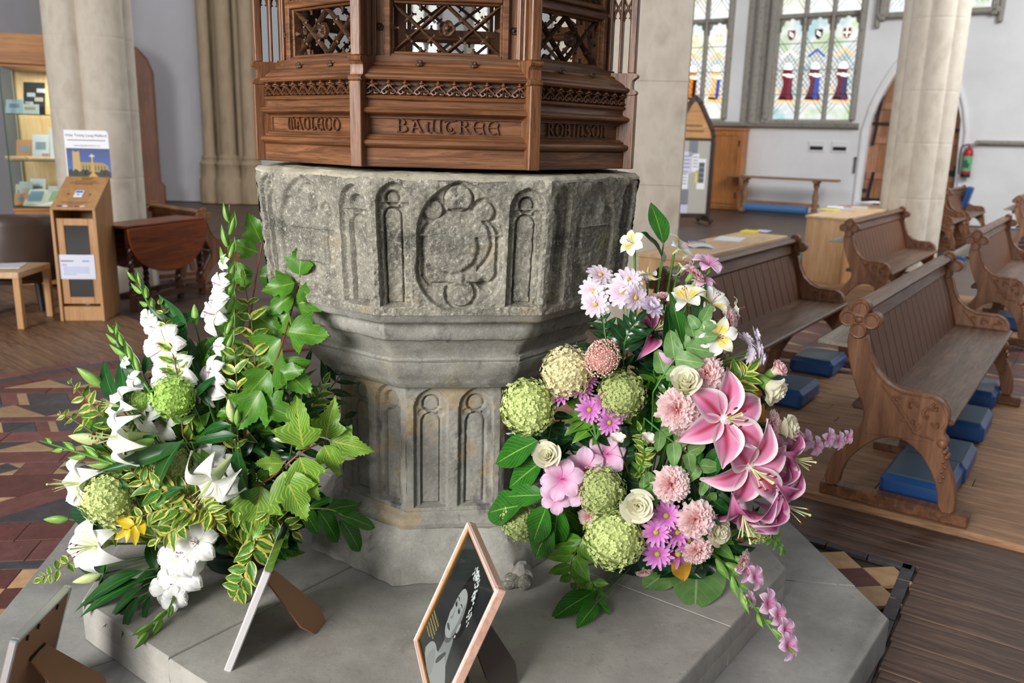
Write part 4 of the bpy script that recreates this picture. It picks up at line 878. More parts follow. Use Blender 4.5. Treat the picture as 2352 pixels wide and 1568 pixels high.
# kneelers
kb = MB(); kb.box((0, 0, .055), (.30, .40, .11), bev=.022)
kt = MB(); kt.box((0, 0, .112), (.26, .36, .012), bev=.006)
def kneeler(label, p, rz=RZP, M=None):
    r = thing('kneeler', label, 'kneeler', p, rz, 'blue vinyl kneelers'); obj('cushion_body', kb, M_vinyl, r, ang=40); obj('cushion_top', kt, M_vinylg, r, ang=40)
    if M is not None: r.matrix_world = M
    return r
for (x, y), lb in (((2118, 1098), 'blue kneeler seen under the arch of the near pew end'), ((2205, 1062), 'blue kneeler beside the front leg of the near pew'), ((2247, 975), 'third blue kneeler along the front of the near pew'), ((2272, 905), 'fourth blue kneeler along the front of the near pew'), ((1808, 895), 'dark blue kneeler under the pew behind the flowers'), ((1880, 830), 'dark blue kneeler behind the near pew end'), ((2310, 735), 'blue kneeler under the aisle pew at the right edge'), ((2192, 590), 'blue kneeler on the floor beyond the near pew'), ((2050, 700), 'blue kneeler under the pew by the leaflet desk')):
    p = onz(x, y, .09) - (E_ * .10 if x > 2180 and y > 850 else E_ * 0); kneeler(lb, (p.x, p.y, .032))
p6 = Vector((f6.x, f6.y, 0)) - D * .28 + E_ * .16; kneeler('blue kneeler standing upright on the farthest pew seat', p6, M=T(p6.x, p6.y, .73) @ RZ(RZP) @ Matrix.Rotation(math.radians(-78), 4, 'Y') @ Matrix.Rotation(PI / 2, 4, 'Z'))
# ================= DESKS =================
M_lo = wood('light_oak', 'b88a5c', 'd0a778', 'ddb98e', 'z', .5, .45, .1); M_lot = wood('light_oak_top', 'bd9468', 'd6b48c', 'e2c6a2', 'y', .5, .4, .1); M_mo = wood('honey_oak', 'a3713f', 'bf8a52', 'cd9c66', 'z', .5, .45, .1); M_mox = wood('honey_oak_rail', 'a3713f', 'bf8a52', 'cd9c66', 'x', .5, .45, .1)
M_paper = plain('white_paper', 'e6e6ea', .7); M_yel = plain('yellow_paper', 'e3cf2e', .6); M_pink = plain('pink_paper', 'dda6a6', .7); M_blk = plain('black_plastic', '1c1c1e', .4); M_ink = plain('grey_print', '7d8088', .8); M_blue = plain('blue_print', '4d7fc0', .7)
def desk(label, p, L, W_, H):
    r = thing('desk', label, 'desk', p, RZP)
    t = MB(); t.box((W_ / 2, L / 2, H - .014), (W_ + .02, L + .02, .028), bev=.004); obj('desk_top', t, M_lot, r)
    for y in (.012, L - .012): t = MB(); t.box((W_ / 2, y, (H - .03) / 2), (W_ - .02, .022, H - .03), bev=.002); obj('end_panel', t, M_lo, r)
    t = MB(); t.box((W_ - .012, L / 2, (H - .03) / 2), (.02, L - .05, H - .03)); obj('front_panel', t, M_mo, r)
    t = MB(); t.box((.012, L / 2, H - .09), (.02, L - .05, .12)); obj('back_rail', t, M_mo, r); return r
a = onz(1690, 525, .8); b = onz(1806, 540, .8); dl = onz(1806, 541, .8)
Wd = .42; q2 = dl - E_ * Wd - D * 2.1; desk('long low desk with notebook and papers behind the pew', (q2.x, q2.y, 0), 2.1, Wd, .8)
dk = onz(1913, 500, .8); q1 = dk - E_ * .46; desk('light oak desk covered with leaflets in front of the ribbed pillar', (q1.x + .16, q1.y, 0), 2.6, .46, .8)
def paper(label, cat, x, y, z, sx, sy, m, rz=0, name='leaflet', h=.004, group=None):
    p = onz(x, y, z); mb = MB(); mb.box((0, 0, h / 2), (sx, sy, h)); o = obj(name, mb, m, loc=(p.x, p.y, z + .0006), rz=RZP + rz); return tag(o, label, cat, group)
zt = .80
nb_ = thing('notebook', 'open white notebook on the near end of the long desk', 'notebook', onz(1592, 566, zt), RZP + .5)
for s in (-1, 1): mb = MB(); mb.grid(lambda u, v: (s * u * .15, (v - .5) * .21, .004 + .014 * math.sin(u * PI) * (1 - .3 * u)), 8, 2, flip=s < 0); mb.grid(lambda u, v: (s * u * .152, (v - .5) * .214, .001), 1, 1, flip=s > 0); obj('page', mb, M_paper, nb_)
pen = MB(); pen.tube([(-.07, 0, .026), (.07, .01, .026)], .005, 8); p = onz(1600, 561, zt); tag(obj('pen', pen, M_blue, loc=(p.x, p.y, zt), rz=RZP + .1), 'blue pen lying across the open notebook', 'pen')
paper('white printed sheet in the middle of the long desk', 'leaflet', 1676, 549, zt, .22, .34, M_paper, .2); paper('yellow pad on the long desk', 'notepad', 1723, 534, zt, .14, .20, M_yel, .1, 'notepad', .016); paper('small pale blue sheet at the far end of the long desk', 'leaflet', 1752, 531, zt, .12, .2, plain('pale_blue_paper', 'bcc8e6', .7), .1)
for i, (x, y, m, lb, h) in enumerate(((1905, 483, M_yel, 'yellow leaflet pile at the near end of the oak desk', .012), (1918, 478, M_paper, 'white magazine beside the yellow leaflets', .018), (1953, 473, M_pink, 'pink leaflet in the middle of the oak desk', .008), (1975, 476, M_paper, 'white sheet right of the pink leaflet', .006), (1985, 467, plain('pale_grey_paper', 'cfd3dc', .7), 'pale grey leaflets near the far end of the oak desk', .014), (2010, 465, M_paper, 'white leaflets at the far end of the oak desk', .010), (1942, 481, plain('grey_paper', 'b8b8bc', .7), 'grey leaflet at the desk edge', .006), (1990, 472, plain('tan_paper', 'd6b890', .7), 'tan leaflet beside the grey leaflets', .006))): paper(lb, 'leaflet', x, y, zt, .2, .3, m, .3 * math.sin(i * 2.3), h=h)
# ================= NOTICE BOARD, CUPBOARD, BENCH =================
bp = onz(1600, 512, 0); M_dk = wood('dark_stained_oak', '20120e', '38211a', '4b3026', 'z', .6, .4, .1); M_felt = speck('grey_felt', 'a8a49a', 'b8b4aa', 60, .95, .1)
nbd = thing('notice_board', 'dark framed gothic-arched notice board on feet beside the stone pier', 'notice board', (bp.x - .2, bp.y, 0), math.radians(8))
S = bp.y / 1950
hwb = .42; zsp, zap = 1.72, 2.46
P = [(-hwb, .12), (-hwb, zsp), (-hwb * .93, zsp + .12), (-hwb * .25, zap - .1), (0, zap), (hwb * .25, zap - .1), (hwb * .93, zsp + .12), (hwb, zsp), (hwb, .12)]
fr_ = MB()
for (x0, z0), (x1, z1) in zip(P, P[1:]): t = Vector((x1 - x0, z1 - z0)); L = t.length; fr_.box(((x0 + x1) / 2, 0, (z0 + z1) / 2), (.085, .09, L + .05), Matrix.Rotation(math.atan2(t.x, t.y), 4, 'Y'), bev=.01)
fr_.box((0, 0, .15), (2 * hwb, .08, .09)); fr_.box((0, 0, 1.66), (2 * hwb, .05, .05)); obj('board_frame', fr_, M_dk, nbd)
t = MB(); t.box((0, 0, .9), (2 * hwb, .03, 1.5)); obj('pinboard', t, M_felt, nbd); t = MB(); t.prism([(-hwb, 1.68), (hwb, 1.68), (hwb * .9, 1.85), (0, 2.42), (-hwb * .9, 1.85)], -.015, .015, 'y'); hd_ = obj('header_panel', t, M_mox, nbd)
for z, wd in ((1.92, .34), (1.82, .42)):
    for q in range(9): t = MB(); t.box((-wd / 2 + wd * (q + .5) / 9, -.018, z), (wd / 9 * .6, .003, .035)); tag(obj('carved_letter_row', t, M_dk, hd_), kind='stuff')
for x in (-.36, .36): t = MB(); t.prism([(-.42, .05), (.42, .05), (.42, .1), (.3, .16), (-.3, .16), (-.42, .1)], x - .04, x + .04, 'x'); [t.box((x, q, .025), (.05, .05, .05)) for q in (-.35, .35)]; obj('foot', t, M_dk, nbd)
for (x, z, w_, h_, m, lb) in ((-.10, 1.20, .20, .42, plain('lilac_paper', 'cfcbe0', .7), 'lilac notice pinned at the middle of the board'), (.02, 1.48, .18, .30, M_ink, 'grey printed poster pinned near the board top'), (.08, 1.20, .14, .36, M_paper, 'white notice beside the lilac notice'), (.22, .98, .17, .60, M_paper, 'white notice with dark photo on the right of the board'), (.13, .93, .07, .25, M_yel, 'narrow yellow strip pinned on the board'), (-.14, .86, .18, .36, M_paper, 'white notice below the lilac one'), (-.12, .52, .20, .30, M_ink, 'grey photo print low on the board'), (-.12, .27, .20, .26, plain('pale_lilac_paper', 'c4c2d6', .7), 'pale lilac sheet at the board bottom')):
    t = MB(); t.box((0, 0, 0), (w_, .004, h_)); o = tag(obj('pinned_notice', t, m), lb, 'notice'); o.matrix_world = nbd.matrix_basis @ T(x, -.0175, z)
    if h_ in (.60, .36, .30, .42):
        for k in range(4): q = MB(); q.box((0, 0, 0), (w_ * .7, .002, h_ * .05 if h_ != .60 else h_ * .16)); obj('print', q, M_ink if h_ != .60 else plain('photo_grey', '5a5c62', .6), o, T(0, -.003, h_ * (.3 - .17 * k)))
def onwall(x, z, y=0): return MW @ Vector((x, y, z))
M_cu = wood('orange_oak', '9c5f2c', 'c07b42', 'cf8d54', 'z', .5, .4, .1)
RW = RZP
cu = thing('cupboard', 'tall orange oak cupboard against the window wall beside the notice board', 'cupboard', onwall(-2.25, 0, -.40), RW)
t = MB(); t.box((.9, .19, .99), (1.8, .38, 1.86)); t.box((.9, .18, 1.93), (1.86, .42, .05), bev=.01); t.box((.9, .2, .04), (1.78, .34, .08)); obj('carcass', t, M_cu, cu)
for i in range(2):
    t = MB(); framebox(t, .10 + i * .9, .80 + i * .9, .22, 1.78, .08, -.03, 0); d_ = obj('door', t, M_cu, cu); t = MB(); t.box((.45 + i * .9, -.008, 1.0), (.70, .012, 1.56)); obj('door_panel', t, M_cu, d_)
    for z in (.35, 1.6): t = MB(); t.box((.86 + i * .88, -.034, z), (.03, .01, .14)); obj('hinge', t, M_iron, d_)
M_ben = wood('worn_oak_bench', '6d4a33', '97704f', 'ab8564', 'x', .5, .5, .2)
bn = thing('oak_bench', 'long narrow oak side bench against the wall under the window', 'bench', onwall(-.6, 0, -.86), RW)
t = MB(); t.box((1.28, .2, .83), (2.6, .4, .045), bev=.008); obj('bench_top', t, M_ben, bn)
for x in (.42, 2.1):
    t = MB(); t.lathe([(.07, .10), (.075, .16), (.05, .2), (.06, .3), (.075, .42), (.05, .56), (.045, .62), (.07, .68), (.07, .81)], 12, (x, .2, 0)); t.box((x, .2, .05), (.12, .46, .10), bev=.02); t.box((x, .2, .785), (.11, .36, .05)); obj('leg', t, M_ben, bn)
t = MB(); t.box((1.26, .2, .24), (1.9, .05, .09), bev=.008); obj('stretcher', t, M_ben, bn)
rl = MB(); rl.tube([(.0, 0, 0), (.02, 0, 0), (1.52, 0, 0), (1.54, 0, 0)], [.08, .115, .115, .08], 18); p = onwall(-.2, .118, -.62); tag(obj('rolled_mat', rl, plain('blue_mat', '4a76a8', .5), loc=p, rz=RW), 'blue rolled mat lying on the floor under the oak side bench', 'mat')
for x, lb in ((1.22, 'left small black wall vent below the three-light window'), (1.75, 'right small black wall vent below the three-light window')):
    v = thing('wall_vent', lb, 'vent', onwall(x, 1.54, -.008), RW); t = MB(); t.box((0, -.004, .04), (.36, .02, .24)); obj('vent_plate', t, M_white, v); t = MB(); t.box((0, -.016, 0), (.30, .01, .085)); [t.box((0, -.022, -.03 + .02 * k), (.28, .008, .008)) for k in range(4)]; obj('vent_grille', t, M_blk, v)
hb = MB(); hb.tube([(0, 0, 0), (0, 0, .32)], .018, 8); hb.ball((0, 0, .34), .03, 8, 6); tag(obj('iron_hook_bar', hb, M_iron, loc=onwall(2.13, 1.0, -.03), rz=RW), 'short upright iron bar fixed to the white wall left of the door', 'bar')
fe = thing('fire_extinguisher', 'red fire extinguisher with green label on the wall right of the door', 'fire extinguisher', onwall(4.45, 1.02, -.13), RW)
M_red = plain('red_enamel', 'a8262a', .35); t = MB(); t.lathe([(.0, 0), (.095, 0), (.095, .5), (.085, .56), (.05, .6), (.03, .62), (.03, .66)], 20); obj('cylinder_body', t, M_red, fe, ang=40)
t = MB(); t.lathe([(.0965, .13), (.0965, .44)], 20); t.f = t.f[:-2]; obj('label_band', t, plain('green_label', '6fb07a', .5), fe); t = MB(); t.box((-.02, -.097, .28), (.08, .006, .16)); t.box((.04, -.0975, .25), (.03, .006, .1)); obj('label_print', t, plain('dark_green_print', '2f5a4a', .5), fe)
t = MB(); t.lathe([(.097, -.005), (.097, .07), (.0, .071)], 20); obj('base_ring', t, M_blk, fe); t = MB(); t.tube([(0, 0, .66), (-.07, 0, .68), (-.14, 0, .64), (-.16, -.01, .5), (-.15, -.01, .25), (-.13, -.02, .06)], .014, 8); obj('hose', t, M_blk, fe); t = MB(); t.box((.05, 0, .69), (.2, .025, .02)); t.box((.0, 0, .66), (.05, .04, .05)); t.box((.06, 0, .65), (.14, .02, .015)); obj('handle', t, plain('grey_metal', '888888', .4, .8), fe)
# ================= LEFT SIDE FURNITURE =================
def text(name, s, size, m, parent, M, ext=.0004, align='CENTER'):
    c = bpy.data.curves.new(name, 'FONT'); c.body = s; c.size = size; c.extrude = ext; c.align_x = align; c.align_y = 'CENTER'; c.materials.append(m); c.resolution_u = 2
    o = bpy.data.objects.new(name, c); C.objects.link(o); dg = bpy.context.evaluated_depsgraph_get(); me = bpy.data.meshes.new_from_object(o.evaluated_get(dg)); bpy.data.objects.remove(o); o = link(name, me, parent, M); return o
UPR = Matrix.Rotation(PI / 2, 4, 'X')
M_dark = plain('dark_interior', '21150f', .6); M_kio = wood('kiosk_beech', 'a87848', 'bf8f5e', 'c99c6c', 'z', .5, .45, .08); M_glassd = plain('dark_glass', '16100d', .12, spec=.5)
kr = thing('donation_kiosk', 'sloping beech donation kiosk with card reader and white sheet taped to its door', 'kiosk', (-3.806, 6.977, 0), math.radians(7))
KW, KD, HF, HB = .352, .42, .93, 1.17
for x in (.011, KW - .011): t = MB(); t.prism([(0, 0), (KD, 0), (KD, HB), (0, HF)], x - .011, x + .011, 'x'); obj('side_panel', t, M_kio, kr)
t = MB(); t.prism([(.02, .0), (.02, .1), (.035, .1), (.035, .0)], .022, KW - .022, 'x'); t.box((KW / 2, KD - .01, HB / 2), (KW - .04, .018, HB)); t.box((KW / 2, KD / 2, .11), (KW - .044, KD - .04, .02)); obj('carcass', t, M_kio, kr)
sl_ang = math.atan2(HB - HF, KD); MS = T(KW / 2, KD / 2, (HF + HB) / 2) @ Matrix.Rotation(sl_ang, 4, 'X')
SLN = math.hypot(KD, HB - HF); t = MB(); t.box((0, 0, .004), (KW, SLN, .018), bev=.003); obj('sloping_top', t, M_kio, kr, MS)
t = MB(); t.box((0, -.03, .018), (.072, .095, .012), bev=.005); cr_ = obj('card_reader', t, plain('white_plastic', 'e4e8f0', .4), kr, MS); t = MB(); t.box((0, -.012, .026), (.05, .022, .003)); obj('reader_screen', t, plain('screen_blue', '3d6fd0', .4), cr_); t = MB(); t.box((0, -.055, .0255), (.012, .02, .003)); obj('reader_key', t, plain('reader_key', '7d9cc4', .4), cr_)
for x, c in ((-.11, '2c3a86'), (-.065, 'e6e6ea'), (-.02, '3d6aa0'), (.025, '8a2634'), (.07, 'dedee2')): t = MB(); t.box((x, -.205, .0135), (.034, .016, .002)); obj('sticker', t, plain('sticker_' + c, c, .5), kr, MS)
M_pr = plain('brown_print', '6b4424', .7)
for y, wd in ((.215, .10), (.195, .08), (.165, .17), (.14, .24), (.122, .14), (-.15, .22), (-.172, .12)): t = MB(); t.box((0, y, .0135), (wd, .007, .001)); obj('print_line', t, M_pr, kr, MS)
for s in (-1, 1): t = MB(); t.prism([(s * .07, -.03), (s * .095, -.018), (s * .095, -.042)], .0135, .015); obj('print_arrow', t, M_pr, kr, MS)
t = MB(); t.box((0, -.150, .0145), (.016, .016, .002)); obj('print_badge', t, M_blue, kr, MS)
kd_ = MB(); framebox(kd_, .085, KW - .075, .20, .80, .058, .028, .046); d_ = obj('kiosk_door', kd_, M_kio, kr); t = MB(); t.box((.14 + .04, .040, .5), (KW - .14, .006, .62)); obj('door_glass', t, M_glassd, d_)
t = MB(); t.lathe([(.022, 0), (.026, .055), (.024, .058)], 12, (.19, .12, .121)); obj('paper_cup', t, M_paper, kr)
t = MB(); t.grid(lambda u, v: (.02 + .285 * u, .022 - .006 * math.sin(u * PI), .355 + .205 * v), 6, 2, flip=True); sh_ = obj('taped_sheet', t, plain('sheet_white', 'dfe2f2', .7), kr)
for i, (x, wd, c) in enumerate(((.09, .10, '8c8c94'), (.235, .05, '6fa6dc'))): t = MB(); t.box((x, .0145, .508), (wd, .001, .010)); obj('print_line', t, plain('sheet_ink_%d' % i, c, .8), sh_)
t = MB(); t.box((.065, .0145, .475), (.035, .001, .008)); obj('print_line', t, plain('sheet_red', 'd88a94', .8), sh_)
for k in range(5): t = MB(); t.box((.155 - (k == 4) * .05, .0145, .455 - .015 * k), (.20 - (k == 4) * .1, .001, .006)); obj('print_line', t, plain('sheet_blue_%d' % k, 'aebede', .8), sh_)
po = thing('poster', 'white-topped poster of a floodlit church standing behind the donation kiosk', 'poster', Vector((-3.806, 6.977, 0)) + RZ(math.radians(7)) @ Vector((0, KD + .018, 1.172)), math.radians(7))
PH, PW = .395, .36
Pp = [(0, 0), (PW, 0), (PW, PH - .03)] + [(PW - .03 + .03 * math.cos(q * PI / 8), PH - .03 + .03 * math.sin(q * PI / 8)) for q in range(1, 5)] + [(.0, PH)]
t = MB(); t.prism(Pp, 0, .008, 'y'); obj('poster_board', t, plain('poster_white', 'eef0f6', .5), po)
def flat(poly, c, d, nm='printed_shape'): t = MB(); t.prism(poly, -.0006 - d, .0, 'y'); return obj(nm, t, plain('print_' + c, c, .5), po)
g = G('print_dusk_sky'); s_ = g.sep(g.tc.outputs['Object']); g.set(g.ramp(g.math('MULTIPLY', s_[2], 4), [(.1, '2f62b4'), (1, '0b2a78')]), .45); t = MB(); t.prism([(.008, 0), (PW, 0), (PW, .245), (.008, .245)], -.0006, 0, 'y'); obj('printed_photo', t, g.m, po)
flat([(.01, .005), (PW, .005), (PW, .05), (.01, .06)], '1d2a12', .0004); flat([(.05, .05), (.115, .05), (.112, .215), (.108, .23), (.104, .215), (.066, .215), (.062, .232), (.056, .215)], 'c3a468', .0006); flat([(.11, .05), (.345, .045), (.34, .10), (.30, .125), (.11, .13)], 'a8904e', .0005)
for k in range(8): flat([(.13 + .025 * k, .06), (.142 + .025 * k, .06), (.142 + .025 * k, .095), (.136 + .025 * k, .105), (.13 + .025 * k, .095)], '6f6034', .0008)
for k, x in enumerate((.03, .075, .135, .165, .29, .325)): flat([(x - .02, .02), (x + .018, .02), (x + .02, .055), (x, .07), (x - .02, .06)], '0e160a', .0009)
flat([(.17, .004), (.255, .004), (.222, .04), (.219, .165), (.207, .165), (.204, .04)], 'd0a046', .0011); flat([(.192, .175), (.207, .178), (.208, .165), (.218, .165), (.218, .178), (.234, .175), (.234, .187), (.218, .187), (.218, .20), (.208, .20), (.208, .187), (.192, .187)], 'd8d6cc', .0012)
text('poster_title', 'Holy Trinity Long Melford', .0315, plain('poster_ink', '2a2d3a', .6), po, T(PW / 2, -.001, .352) @ UPR); text('poster_address', 'www.longmelfordchurch.com', .018, M_ink, po, T(PW / 2, -.001, .268) @ UPR)
t = MB(); t.box((PW / 2, -.0008, .312), (.31, .0006, .007)); obj('print_line', t, M_ink, po)
# display cabinet
def glass(name, tint='f6faf8', al=.05):
    g = G(name); tr = g.n('ShaderNodeBsdfTransparent'); gl = g.n('ShaderNodeBsdfGlossy'); gl.inputs['Roughness'].default_value = .03; tr.inputs[0].default_value = lin(tint); mx = g.n('ShaderNodeMixShader'); mx.inputs[0].default_value = al
    g.L(tr.outputs[0], mx.inputs[1]); g.L(gl.outputs[0], mx.inputs[2]); g.L(mx.outputs[0], g.o.inputs[0]); return g.m
M_glass = glass('clear_glass'); M_gedge = plain('glass_edge', '3a5a50', .2); M_cab = wood('cabinet_oak', '8f5c2e', 'b27a45', 'c08a54', 'x', .5, .45, .1); M_cabl = wood('cabinet_back', 'c9a06a', 'd8b482', 'e0c094', 'z', .5, .5, .05)
cb = thing('display_cabinet', 'glass-sided display cabinet with wooden canopy behind the pale pillar', 'cabinet', (-5.02, 8.55, 0), math.radians(22))
CW, CD_ = .95, .75      # local x to the right, local y away
t = MB(); t.box((CW / 2 - .0, CD_ / 2, 2.31), (CW + .1, CD_ + .1, .28), bev=.008); t.box((CW / 2, CD_ / 2, 2.16), (CW, CD_, .03)); obj('canopy', t, M_cab, cb)
t = MB(); t.box((CW / 2, CD_ / 2, .38), (CW, CD_, .76), bev=.006); t.box((CW / 2, CD_ / 2, .77), (CW + .03, CD_ + .03, .03), bev=.004); obj('base_cupboard', t, M_cab, cb)
t = MB(); t.box((CW / 2, CD_ - .02, 1.46), (CW, .02, 1.4)); obj('back_panel', t, M_cabl, cb); t = MB(); t.box((.62, CD_ - .30, 1.2), (.03, .5, .8)); t.box((.68, CD_ - .1, 1.0), (.5, .03, .45)); obj('inner_divider', t, M_cab, cb)
for (c, d) in (((CW / 2, .004, 1.46), (CW, .008, 1.38)), ((.004, CD_ / 2, 1.46), (.008, CD_, 1.38))): t = MB(); t.box(c, d); obj('glass_panel', t, M_glass, cb)
for x, y in ((.0, .0), (.44, -.002), (.02, CD_ - .05)): t = MB(); t.box((x, y, 1.46), (.012, .012, 1.38)); obj('glass_edge_strip', t, M_gedge, cb)
for z in (.80, 1.25, 1.70): t = MB(); t.box((CW / 2, CD_ / 2 - .02, z), (CW - .03, CD_ - .08, .008)); obj('glass_shelf', t, M_glass, cb); t = MB(); t.box((CW / 2, .022, z), (CW - .03, .004, .009)); obj('shelf_edge', t, M_gedge, cb)
cl_ = area('cabinet_strip_light', (-4.62, 9.06, 2.13), (-4.62, 9.0, 0), .5, 14, (1, .93, .82), .3)
MC = T(-5.02, 8.55, 0) @ RZ(math.radians(22)); MCR = math.radians(22)
def incab(name, label, cat, x, y, z, mb, m, rz=0, tilt=0, group=None, kids=()):
    o = tag(obj(name, mb, m), label, cat, group); o.matrix_world = MC @ T(x * .72 if name != 'badge_stand' else x, y, z) @ RZ(rz) @ Matrix.Rotation(tilt, 4, 'X')
    for k_mb, k_m, k_n in kids: obj(k_n, k_mb, k_m, o)
    return o
def bx(c, d): t = MB(); t.box(c, d); return t
kids = [(bx((-.045 + .09 * (i % 2) + .02 * (i // 2), -.012, .10 + .045 * i), (.075, .012, .04)), plain('badge_%d' % i, c, .4), 'badge') for i, c in enumerate(('f0e6e2', 'e9cfc0', 'dfe6ea', 'f2f0ee'))]
incab('badge_stand', 'black tilted stand of pale badges on the top shelf of the glass cabinet', 'display stand', .24, .22, 1.707, bx((0, .0, .16), (.20, .014, .32)), M_blk, -.2, -.25, None, kids)
for i, (x, y, z, w_, h_, c, lb) in enumerate(((.10, .12, 1.706, .16, .14, 'bcd0da', 'pale blue card leaning at the cabinet corner on the top shelf'), (.20, .35, 1.706, .14, .16, 'a8bcc4', 'grey-blue card behind the badge stand'), (.30, .10, 1.706, .16, .1, 'd6e4e6', 'pale card lying before the badge stand'), (.62, .2, 1.706, .13, .18, 'dce6f0', 'pale card at the right of the badge stand'), (.06, .28, 1.706, .1, .12, '4a4c58', 'dark card at the cabinet corner'), (.60, .12, 1.256, .16, .34, 'e6e8f2', 'white leaflet in an acrylic holder on the middle shelf'), (.52, .10, .806, .18, .2, 'd4d8da', 'white card behind the open book'), (.72, .12, .806, .16, .26, 'c4d8ea', 'pale blue card right of the open book'), (.12, .2, .806, .12, .24, 'b8c4cc', 'grey card standing by the glass corner on the lower shelf'), (.06, .1, .806, .12, .12, 'e0955c', 'orange box at the glass corner on the lower shelf'))):
    incab('card', lb, 'card', x, y, z, bx((0, 0, h_ / 2), (w_, .008, h_)), plain('card_' + c, c, .5), -.25 + .1 * (i % 3), -.35, None, [(bx((0, -.005, h_ * .55), (w_ * .6, .002, h_ * .3)), plain('card_print_%d' % i, ('7ea0c0', '90a8a0', 'c0a890')[i % 3], .6), 'print')])
for i, (x, y, z, w_, h_, c, lb) in enumerate(((.30, .42, 1.706, .2, .12, 'c4d0d6', 'pale blue box at the back of the top cabinet shelf'), (.12, .40, 1.256, .16, .2, 'c98a58', 'brown card at the back of the middle cabinet shelf'), (.34, .30, 1.256, .16, .26, 'd8dce6', 'white leaflet standing behind the pale wooden board'), (.24, .34, .806, .15, .26, 'dfe3ea', 'tall white card behind the picture book'), (.02, .34, .806, .1, .2, 'd6c8b0', 'cream card at the back by the glass corner'))): incab('card', lb, 'card', x, y, z, bx((0, 0, h_ / 2), (w_, .008, h_)), plain('card_b_' + c, c, .5), -.2, -.3, None, [(bx((0, -.005, h_ * .55), (w_ * .6, .002, h_ * .3)), plain('card_b_print_%d' % i, '8a9aa8', .6), 'print')])
for i, (x, lb) in enumerate(((.12, 'wooden tray leaning on the middle shelf near the glass corner'), (.36, 'pale wooden board lying on the middle shelf'))): incab('wooden_board', lb, 'board', x, .12, 1.258, bx((0, 0, .015), (.24, .16, .02)), M_lot, .4, .12)
for i in range(7): t = MB(); t.lathe([(.014, 0), (.02, .02), (.012, .05), (.016, .06)], 8); incab('trinket', ('first', 'second', 'third', 'fourth', 'fifth', 'sixth', 'seventh')[i] + ' pink-gold trinket from the glass corner on the middle cabinet shelf', 'trinket', .38 + .045 * i, .30, 1.258, t, plain('rose_gold_%d' % i, 'd8b09a', .4), group='trinkets on the middle shelf')
ob = MB(); 
for s in (-1, 1): ob.grid(lambda u, v: (s * u * .19, (v - .5) * .26, .012 + .02 * math.sin(u * PI) * (1 - .4 * u)), 8, 2, flip=s < 0); ob.box((s * .095, 0, .006), (.19, .26, .012))
bk = [(bx((s * .10, 0, .034), (.12, .17, .002)), plain('book_photo_%d' % (s + 1), c, .5), 'printed_photo') for s, c in ((-1, '8fb2cc'), (1, 'a2c49a'))]
incab('open_book', 'open picture book on the lower glass shelf of the cabinet', 'book', .40, .10, .87, ob, plain('book_paper', 'f0ede0', .6), -.2, .55, None, bk)
# tub chair, side table
M_lea = plain('brown_leather', '4d3c34', .38, spec=.5); g = G('brown_leather_grain'); g.set('4a3a33', .36); g.bump(g.noise(120, 3), .1, .002); M_lea = g.m
ch = thing('tub_chair', 'brown leather tub chair beside the kiosk and small wooden table', 'chair', (-4.45, 7.5, 0), math.radians(-60)); ch.scale = (1.06, 1.06, 1.08)
def tub(u, v):
    a = -PI * .78 + u * PI * 1.56; prof = [(.30, .26), (.37, .30), (.385, .55), (.37, .78 - .12 * abs(u - .5) * 2 * abs(u - .5) * 2), (.335, .80 - .12 * abs(u - .5) * 4 * abs(u - .5)), (.29, .77 - .12 * abs(u - .5) * 4 * abs(u - .5)), (.27, .6), (.27, .40)]
    f = v * (len(prof) - 1); i = min(int(f), len(prof) - 2); q = f - i; r_ = prof[i][0] * (1 - q) + prof[i + 1][0] * q; z = prof[i][1] * (1 - q) + prof[i + 1][1] * q
    return (r_ * math.cos(a) * 1.05, r_ * math.sin(a), z)
t = MB(); t.grid(tub, 36, 21, flip=True); obj('wrap_back', t, M_lea, ch, ang=60); t = MB(); t.lathe([(.0, .24), (.33, .24), (.34, .28), (.34, .40), (.30, .44), (0, .45)], 28); obj('seat', t, M_lea, ch, ang=50)
for a in (.6, 2.2, 3.9, 5.5): t = MB(); t.tube([(.27 * math.cos(a), .27 * math.sin(a), .25), (.29 * math.cos(a), .29 * math.sin(a), 0)], [.03, .022], 8); obj('leg', t, M_blk, ch)
p = onz(45, 625, .46); st_ = thing('side_table', 'small square light oak side table cut by the left picture edge', 'table', (p.x - .55, p.y - .06, 0), math.radians(4))
t = MB(); t.box((.275, .275, .435), (.55, .55, .05), bev=.004); obj('table_top', t, M_lot, st_)
for x in (.025, .525):
    for y in (.025, .525): t = MB(); t.box((x, y, .205), (.05, .05, .41), bev=.002); obj('leg', t, M_kio, st_)
pp = MB(); pp.box((0, 0, .002), (.2, .29, .004)); tag(obj('leaflet', pp, M_paper, loc=(p.x - .25, p.y + .3, .4602), rz=.3), 'white leaflet lying on the small light oak side table', 'leaflet')
# gateleg table
M_gate = wood('dark_gate_oak', '4d200a', '7d3a14', '934b1e', 'x', .7, .3, .2); M_gated = wood('turned_dark_oak', '27140c', '452619', '5c3523', 'z', .7, .3, .2)
ta = onz(288, 522, .76); tb_ = onz(470, 500, .76); dv = (tb_ - ta).normalized(); gt = thing('gateleg_table', 'dark gateleg table with hanging leaf and barley-twist legs by the pillar', 'table', (ta.x, ta.y, 0), math.atan2(dv.y, dv.x)); LT = (tb_ - ta).length
t = MB(); t.box((LT / 2, .17, .757), (LT, .34, .024), bev=.006); obj('table_top', t, M_gate, gt); t = MB(); P = [(.0, .745)] + [(LT / 2 - LT / 2 * math.cos(PI * q / 24), .745 - .43 * math.sin(PI * q / 24) ** .85) for q in range(25)] + [(LT, .745)]; plate(t, P[::-1], -.030, -.008, .004); obj('drop_leaf', t, M_gate, gt)
